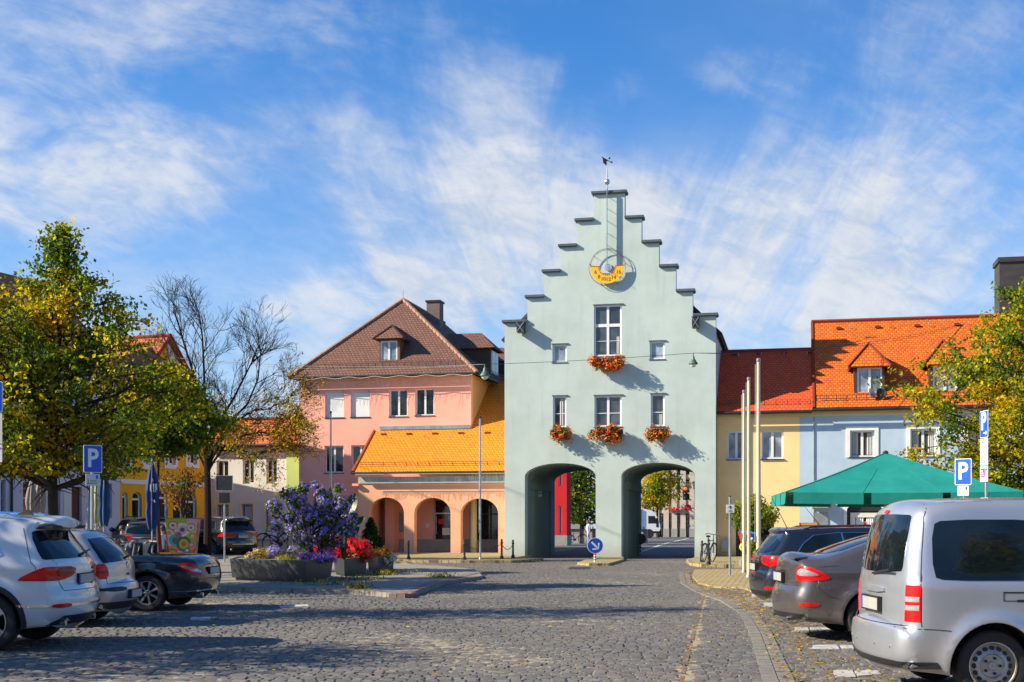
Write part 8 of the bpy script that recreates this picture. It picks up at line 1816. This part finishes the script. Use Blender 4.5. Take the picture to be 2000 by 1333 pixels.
# ---- painted planter with its little tree
def painted_planter():
    Zp = 37.5; x = X(358, Zp); root = empty('painted_planter', (x, Zp, .1), R(8), 'tall tapered planter painted with colourful ringed circles', 'planter'); h = ZH(1014, Zp) - .1; a, b = .30, .46; cols = [(.62, .03, .16), (.25, .42, .03), (.70, .14, .02), (.62, .30, .42), (.05, .30, .28), (.72, .05, .03), (.06, .10, .10), (.55, .60, .50), (.60, .06, .30)]; mats = [M('painted_' + str(i), c, .5, var=.1) for i, c in enumerate(cols)]
    mb = MB(); mb.prism([(-a, -a), (a, -a), (a, a), (-a, a)], 0, h, 0, [(-b, -b), (b, -b), (b, b), (-b, b)]); rd = random.Random(8)
    # base fields of colour
    for face in range(2):
        Rz = Matrix.Rotation(R(90) * face, 4, 'Z'); sl = (b - a) / h
        def on(u, z, o): hw = a + sl * z; return Rz @ Vector((u * hw, -(hw) - o, z))
        for i in range(3):
            for j in range(4):
                u0, u1 = -1 + 2 * i / 3, -1 + 2 * (i + 1) / 3; z0, z1 = h * j / 4, h * (j + 1) / 4; mb.add([on(u0, z0, .003), on(u1, z0, .003), on(u1, z1, .003), on(u0, z1, .003)], [(0, 1, 2, 3)], rd.choice((0, 1, 2, 3, 5)))
        sp = [(-.55, .88, .13), (.05, .80, .20), (.62, .84, .13), (-.45, .60, .19), (.15, .54, .22), (.72, .52, .14), (-.72, .36, .15), (-.18, .32, .15), (.52, .28, .20), (-.55, .12, .16), (.05, .10, .15), (.60, .06, .11), (-.2, .72, .10), (.75, .68, .09), (-.85, .74, .10), (.42, .42, .1)]
        for u, t, r in sp:
            z = t * h; k = rd.randint(2, 4); cs = rd.sample(range(9), k)
            for q in range(k):
                rr = r * (1 - q / k); o = .006 + .003 * q; vs = [on(max(-.99, min(.99, u + rr * math.cos(2 * math.pi * m / 18) / .4)), max(.01, min(h - .01, z + rr * math.sin(2 * math.pi * m / 18))), o) for m in range(18)]; mb.add(vs, [tuple(range(18))], cs[q])
    mb.build('body', mats, root); MB().box(-b * .95, b * .95, -b * .95, b * .95, h + .001, h + .03).build('soil', m_dirt, root)
    t = empty('small_tree', (x, Zp, .1 + h + .02), 0, 'little red brown leaved tree growing from the painted planter', 'tree'); mb = MB(); rd = random.Random(5); tips = []
    H_ = ZH(925, Zp) - .1 - h
    for i in range(9):
        e = Vector((rd.uniform(-.62, .62), rd.uniform(-.5, .5), H_ * rd.uniform(.55, 1.0))); m = Vector((e.x * .25, e.y * .25, e.z * .5)); mb.tube([(0, 0, 0), m, e], [.028, .016, .005], 5)
        for k in range(7): b0 = m.lerp(e, rd.random()); c = b0 + Vector((rd.gauss(0, .18), rd.gauss(0, .18), rd.gauss(.05, .14))); mb.tube([b0, c], [.007, .003], 3); tips.append(c); tips.append(b0)
    mb.build('trunk', m_bark, t); P = np.array([p for p in tips for _ in range(12)]); P += RNG.normal(0, .09, P.shape); leaf_mesh('crown', P, .07, [m_gl[4], M('maroon_leaf', (.10, .03, .02), .6, var=.3), m_gl[1]], clump_mi(P, (.4, .35, .25), 2, 3), t)
painted_planter()
# ---- bicycles
def bicycle(label, x, y, zg, yaw, sc=1.0, group='parked bicycles', basket=False, lean=0.0):
    root = empty('bicycle', (x, y, zg), yaw, label, 'bicycle', group); root.scale = (sc,) * 3; root.rotation_euler = (lean, 0, yaw); r = .34
    for cx in (-.52, .52):
        mb = MB(); pts = [(cx + r * math.cos(2 * math.pi * k / 28), 0, r + r * math.sin(2 * math.pi * k / 28)) for k in range(29)]; mb.tube(pts, .02, 6, cap=False); w = mb.build('wheel', m_black, root, True); sp = MB()
        for k in range(12): q = 2 * math.pi * k / 12; sp.tube([(cx, 0, r), (cx + (r - .02) * math.cos(q), 0, r + (r - .02) * math.sin(q))], .004, 3)
        sp.tube([(cx, -.03, r), (cx, .03, r)], .02, 6); sp.build('spokes', m_zinc, w)
    f = MB(); bb, st, hd, ra, fa = (-.08, 0, .30), (-.22, 0, .78), (.36, 0, .86), (-.52, 0, r), (.52, 0, r)
    for a, b in ((bb, st), (st, (.37, 0, .80)), (bb, (.39, 0, .74)), (bb, ra), (ra, (-.2, 0, .70)), ((.36, 0, .88), (.42, 0, .66)), ((.42, 0, .66), fa), (st, (-.24, 0, .92))): f.tube([a, b], .018, 6)
    f.lathe([(.09, -.01), (.09, .01)], 14, Matrix.Translation(bb) @ FACE); f.tube([(-.08, -.12, .22), (-.08, .12, .38)], .012, 5); f.build('frame', m_dark, root, True)
    MB().ball((-.26, 0, .96), .12, 8, 0, (1.1, .7, .35)).build('saddle', m_black, root, True)
    hb = MB(); hb.tube([(.34, 0, .88), (.32, 0, 1.0)], .015, 5); hb.tube([(.18, -.28, 1.0), (.30, -.22, 1.03), (.34, 0, 1.02), (.30, .22, 1.03), (.18, .28, 1.0)], .014, 6); hb.build('handlebar', m_dark, root, True)
    mg = MB()
    for cx in (-.52, .52): mg.tube([(cx + (r + .035) * math.cos(R(a)), 0, r + (r + .035) * math.sin(R(a))) for a in range(20, 170, 15)], .016, 4)
    mg.build('mudguard', m_black, root)
    if basket: wall_mb(b := MB(), [(-.72, .74), (-.38, .74), (-.34, .98), (-.76, .98)], [], -.14, .14); b.build('basket', M('wicker', (.35, .30, .22), .8, var=.3, scale=20), root)
    return root
x, y = gp(1382, 1098, .12); bicycle('black bicycle leaning between bollards at the right gate foot', x, y, .12, R(62), 1.0, lean=.12)
for lab, px, Zp, yw, bk in (('bicycle with rear basket half hidden by the violet shrub', 536, 58, R(170), True), ('bicycle without basket close behind the violet shrub', 552, 57, R(20), False)):
    x = X(px, Zp); bicycle(lab, x, Zp, gz(x, Zp) - .02, yw, 1.05, basket=bk)
for lab, px, Zp, yw in (('dark bicycle parked by the cafe tables behind the silver hatchback', 222, 42, R(10)), ('dark bicycle against the lilac house door', 152, 46, R(100)), ('bicycle leaning by the garden wall past the left archway', 1125, 93.5, R(15))):
    x = X(px, Zp); bicycle(lab, x, Zp, gz(x, Zp) + (.1 if px < 300 else 0), yw)
# ---- people
def person(label, loc, yaw, J, mats, hair=True, seed=0):
    """one continuous skinned figure; J joint -> position; mats skin, top, legs, shoes, hair"""
    root = empty('person', loc, yaw, label, 'person'); order = ['pelvis', 'waist', 'chest', 'neck', 'chin', 'head', 'crown']; rad = dict(pelvis=.14, waist=.125, chest=.15, neck=.058, chin=.075, head=.095, crown=.06)
    for s in 'lr': rad.update({'sh' + s: .07, 'el' + s: .042, 'wr' + s: .028, 'pa' + s: .035, 'hip' + s: .095, 'kn' + s: .062, 'an' + s: .042, 'to' + s: .04})
    names = list(rad); idx = {n: i for i, n in enumerate(names)}; ed = [(idx[a], idx[b]) for a, b in zip(order[:-1], order[1:])]
    for s in 'lr': ed += [(idx[a], idx[b]) for a, b in (('chest', 'sh' + s), ('sh' + s, 'el' + s), ('el' + s, 'wr' + s), ('wr' + s, 'pa' + s), ('pelvis', 'hip' + s), ('hip' + s, 'kn' + s), ('kn' + s, 'an' + s), ('an' + s, 'to' + s))]
    me = bpy.data.meshes.new('body'); me.from_pydata([J[n] for n in names], ed, []); o = bpy.data.objects.new('body', me); C.objects.link(o); sk = o.modifiers.new('skin', 'SKIN'); sk.use_smooth_shade = True
    for n in names: me.skin_vertices[0].data[idx[n]].radius = (rad[n], rad[n]); me.skin_vertices[0].data[idx[n]].use_root = (n == 'pelvis')
    ss = o.modifiers.new('sub', 'SUBSURF'); ss.levels = 2; dg = bpy.context.evaluated_depsgraph_get(); m2 = bpy.data.meshes.new_from_object(o.evaluated_get(dg)); bpy.data.objects.remove(o); m2.materials.clear()
    for m in mats[:4]: m2.materials.append(m)
    P = [Vector(J[n]) for n in names]; reg = []
    def seg(p, a, b): ab = b - a; t = max(0, min(1, (p - a).dot(ab) / (ab.length_squared + 1e-9))); return (p - a - ab * t).length, t
    for f in m2.polygons:
        c = f.center; best = (9, 0, 0)
        for k, (a, b) in enumerate(ed): d, t = seg(c, P[a], P[b]); d /= (rad[names[a]] + rad[names[b]]); best = min(best, (d, k, t))
        a, b = ed[best[1]]; nb = names[b]; mi = 1
        if nb in ('chin', 'head', 'crown') or (nb == 'neck' and best[2] > .6): mi = 0
        elif nb[:2] in ('wr', 'pa') or (nb[:2] == 'el' and best[2] > .75): mi = 0
        elif nb[:3] == 'hip' or nb == 'waist' and best[2] < .4: mi = 2
        elif nb[:2] == 'kn': mi = 2
        elif nb[:2] == 'an': mi = 2 if best[2] < .8 or mats[2] is not m_skin else 0
        elif nb[:2] == 'to': mi = 3
        f.material_index = mi
    bo = link('body', m2, root)
    hd = Vector(J['head']); fw = (Vector(J['face']) - hd).normalized(); side = fw.cross(Vector((0, 0, 1))).normalized()
    hm = MB(); hm.ball(hd - fw * .02 + Vector((0, 0, .035)), .112, 10, 0, (1, 1, 1.0)); hm.build('hair', mats[4], root, True)
    fm = MB(); fm.ball(hd + fw * .085 - Vector((0, 0, .02)), .022, 6, 0, (.8, .8, 1.3))
    for s in (1, -1): fm.ball(hd + side * .10 * s - Vector((0, 0, .01)), .025, 6, 0, (.6, .8, 1.2)); fm.ball(hd + fw * .082 + side * .035 * s + Vector((0, 0, .015)), .013, 6, 1)
    fm.box(-.02, .02, -.004, .004, -.004, .004, 2, Matrix.Translation(hd + fw * .085 - Vector((0, 0, .06))) @ Matrix.Rotation(math.atan2(fw.y, fw.x) - R(90), 4, 'Z')); fm.build('face', [m_skin, m_hair, m_red_s], root, True)
    fg = MB()
    for s in 'lr':
        w, p = Vector(J['wr' + s]), Vector(J['pa' + s]); d = (p - w).normalized(); q = d.cross(Vector((0, 0, 1))); q = q.normalized() if q.length > .1 else Vector((1, 0, 0)); nz = q.cross(d)
        for k, l in enumerate((.062, .072, .068, .052)): b0 = p + d * .02 + q * (.027 - .018 * k); fg.tube([b0, b0 + d * l * .5 - nz * .006, b0 + d * l * .85 - nz * .025], [.009, .008, .006], 5)
        b0 = w + d * .03 + q * .03; fg.tube([b0, b0 + d * .03 + q * .025, b0 + d * .055 + q * .025], [.01, .009, .007], 5)
    fg.build('fingers', m_skin, root, True); return root
def seated(dr=1):
    J = dict(pelvis=(0, 0, .52), waist=(-.03, 0, .70), chest=(-.02, 0, .95), neck=(0, 0, 1.11), chin=(.02, 0, 1.17), head=(.03, 0, 1.25), crown=(.02, 0, 1.32), face=(.2, 0, 1.2))
    for s, y in (('l', 1), ('r', -1)): J.update({'sh' + s: (0, y * .19, 1.03), 'el' + s: (.14, y * .25, .82), 'wr' + s: (.36, y * .14, .86), 'pa' + s: (.43, y * .12, .87), 'hip' + s: (.06, y * .10, .50), 'kn' + s: (.45, y * .13, .50), 'an' + s: (.42, y * .13, .08), 'to' + s: (.54, y * .14, .035)})
    return J
def walking():
    J = dict(pelvis=(0, 0, .93), waist=(0, 0, 1.08), chest=(.02, 0, 1.30), neck=(.02, 0, 1.46), chin=(.04, 0, 1.52), head=(.045, 0, 1.60), crown=(.03, 0, 1.68), face=(.3, 0, 1.6))
    for s, y in (('l', 1), ('r', -1)): J.update({'sh' + s: (0, y * .18, 1.39), 'el' + s: (-.05 * y, y * .24, 1.12), 'wr' + s: (.10 - .08 * y, y * .25, .90), 'pa' + s: (.12 - .08 * y, y * .25, .83), 'hip' + s: (0, y * .09, .88), 'kn' + s: (.10 * y, y * .10, .49), 'an' + s: (.10 * y - .06, y * .10, .08), 'to' + s: (.10 * y + .08, y * .11, .035)})
    return J
def cafe():
    Zp = 43.0; xt = X(278, Zp); zg = gz(xt, Zp) + .1
    t = empty('cafe_table', (xt, Zp, zg), 0, 'grey cafe table between two seated people', 'table'); MB().box(-.62, .62, -.38, .38, .72, .75).build('table_top', m_zinc, t)
    for sx in (-.5, .5):
        for sy in (-.3, .3): MB().tube([(sx, sy, 0), (sx, sy, .72)], .018, 6).build('leg', m_dark, t)
    def chair(lab, x, y, yaw):
        c = empty('cafe_chair', (x, y, gz(x, y) + .1), yaw, lab, 'chair', 'black cafe chairs'); MB().box(-.22, .22, -.22, .22, .42, .45).build('seat', m_black, c); MB().box(-.24, -.21, -.21, .21, .55, .92).box(-.235, -.215, -.2, -.17, .45, .55).box(-.235, -.215, .17, .2, .45, .55).build('backrest', m_black, c)
        for sx in (-.19, .19):
            for sy in (-.19, .19): MB().tube([(sx, sy, 0), (sx, sy, .42)], .014, 5).build('leg', m_dark, c)
    m_gs = M('grey_shirt', (.09, .12, .14), .8, var=.1); m_ws = M('white_shirt', (.62, .56, .56), .8, var=.06); m_jn = M('dark_trousers', (.03, .035, .05), .8, var=.1); m_sh = M('dark_shoes', (.02, .02, .02), .5, var=.1)
    xa, xb = X(238, Zp), X(318, Zp)
    chair('black chair under the person in the grey shirt', xa, Zp, 0); chair('black chair under the person in the white shirt', xb, Zp, math.pi)
    person('person in a grey shirt sitting at the cafe table left of the blue parasol', (xa, Zp, gz(xa, Zp) + .07), 0, seated(), [m_skin, m_gs, m_jn, m_sh, m_hair]); person('person in a white shirt sitting beside the painted planter', (xb, Zp, gz(xb, Zp) + .07), math.pi, seated(), [m_skin, m_ws, m_jn, m_sh, m_hair])
    person('person in pale blue shirt and shorts walking past the left archway', (X(1149, 92), 92.0, 0), R(200), walking(), [m_skin, M('pale_blue_shirt', (.36, .44, .70), .8, var=.05), M('lilac_shorts', (.42, .42, .62), .8, var=.05), m_sh, M('brown_hair', (.16, .07, .03), .6, var=.2)])
    x = X(186, 38); p = empty('flower_pot', (x, 38, gz(x, 38) + .02), 0, 'terracotta pot with small white flowers behind the silver hatchback', 'flower pot'); MB().box(-.3, .3, -.3, .3, .0, .9).build('stand', m_dwood, p); MB().lathe([(.14, .9), (.2, 1.28), (.22, 1.28), (.22, 1.34), (.18, 1.34)], 18).build('pot', m_terra, p, True)
    rg = np.random.default_rng(4); P, d = blob_points(260, [(0, 0, 1.46, .2, .2, .16)], rg); leaf_mesh('foliage', P, .06, [m_gfol, m_flwht, m_flyel], rg.choice(3, 260, p=(.5, .35, .15)), p)
cafe()
# ---- round tree, sculpture and stone trough beside the archway of the peach house
def corner_garden():
    Zp = 44.0; x = X(1472, Zp); t = empty('round_bush', (x, Zp, .12), 0, 'round clipped bright green bush on a thin stem before the peach archway', 'bush'); z = lambda py: ZH(py, Zp) - .12; k = Zp / F; ell = []
    for px, py, r in ((1440, 1005, 22), (1460, 990, 22), (1480, 985, 20), (1500, 1000, 20), (1472, 1010, 26), (1508, 1015, 14), (1445, 1020, 20), (1490, 1022, 18), (1430, 995, 12), (1462, 1030, 12), (1480, 972, 10)): ell.append((X(px, Zp) - x, random.uniform(-.3, .3), z(py), r * k, r * k * 1.1, r * k))
    rg = np.random.default_rng(11); P, d = blob_points(3600, ell, rg, .2); leaf_mesh('crown', P, .085, [m_gfol, m_gl[2], m_gl[0]], clump_mi(P, (.4, .35, .25), 2.5, 2), t, nrm=d); MB().tube([(0, 0, 0), (.03, 0, z(1040)), (0, 0, z(1005))], [.05, .035, .02], 7).build('trunk', m_bark, t)
    Zs = 43.0; x = X(1463, Zs); s = empty('painted_sculpture', (x, Zs, .12), R(-6), 'painted red blue and yellow fish shaped sculpture under the round bush', 'sculpture'); z = lambda py: ZH(py, Zs) - .12; u = lambda px: X(px, Zs) - x; cb = [M('sculpture_red', (.70, .07, .01), .4, var=.1), M('sculpture_blue', (.01, .05, .45), .4, var=.1), M('sculpture_light_blue', (.05, .35, .62), .4, var=.1), M('sculpture_yellow', (.75, .62, .03), .4, var=.1), m_white_s]
    mb = MB(); q = lambda pts, y0, y1, mi: wall_mb(mb, [(u(a), z(b)) for a, b in pts][::-1], [], y0, y1, mi); q([(1442, 1040), (1456, 1048), (1461, 1060), (1449, 1066)], -.10, .10, 0); q([(1452, 1047), (1466, 1042), (1485, 1048), (1482, 1062), (1464, 1066), (1458, 1058)], -.12, .12, 1); q([(1442, 1038), (1460, 1036), (1482, 1043), (1468, 1044), (1452, 1046)], -.08, .08, 2)
    mb.ball((u(1454), -.02, z(1069)), .17, 12, 3, (1, .6, 1.0)); q([(1462, 1062), (1484, 1058), (1478, 1078), (1462, 1084)], -.07, .07, 3); mb.ball((u(1468), -.13, z(1053)), .05, 8, 4, (1, .5, 1)); mb.tube([(u(1462), 0, 0), (u(1462), 0, z(1075))], .04, 8, 4); mb.build('body', cb, s, True); MB().box(-.3, .3, -.25, .25, 0, .2).build('base', m_grey, s)
    Zq = 39.8; x = X(1480, Zq); tr = empty('stone_trough', (x, Zq, .05), R(-8), 'grey stone trough behind the cream flagpoles', 'trough'); MB().box(-.42, .62, -.25, .25, 0, .46).build('body', m_grey, tr); MB().box(-.38, .58, -.21, .21, .461, .49).build('soil', m_dirt, tr)
    rr = random.Random(5); plant('trailing_plant', 'bright green trailing plant hanging over the stone trough end', 'plant', (X(1458, Zq), Zq - .1, .1), 0, [(rr.uniform(-.12, .12), rr.uniform(-.1, .1), rr.uniform(.1, .75), .09, .1, .14) for _ in range(12)], 900, .06, [m_gfol, m_gl[2]], (.5, .5), seed=5, zmin=.0)
    plant('garden_shrub', 'yellow green leafy shrub standing in the stone trough', 'shrub', (X(1488, Zq), Zq, .5), 0, [(rr.uniform(-.4, .45), rr.uniform(-.15, .15), rr.uniform(.05, .55), .13, .14, .16) for _ in range(16)], 1200, .075, [m_gl[2], m_gfol], (.6, .4), seed=8, zmin=.0)
corner_garden()
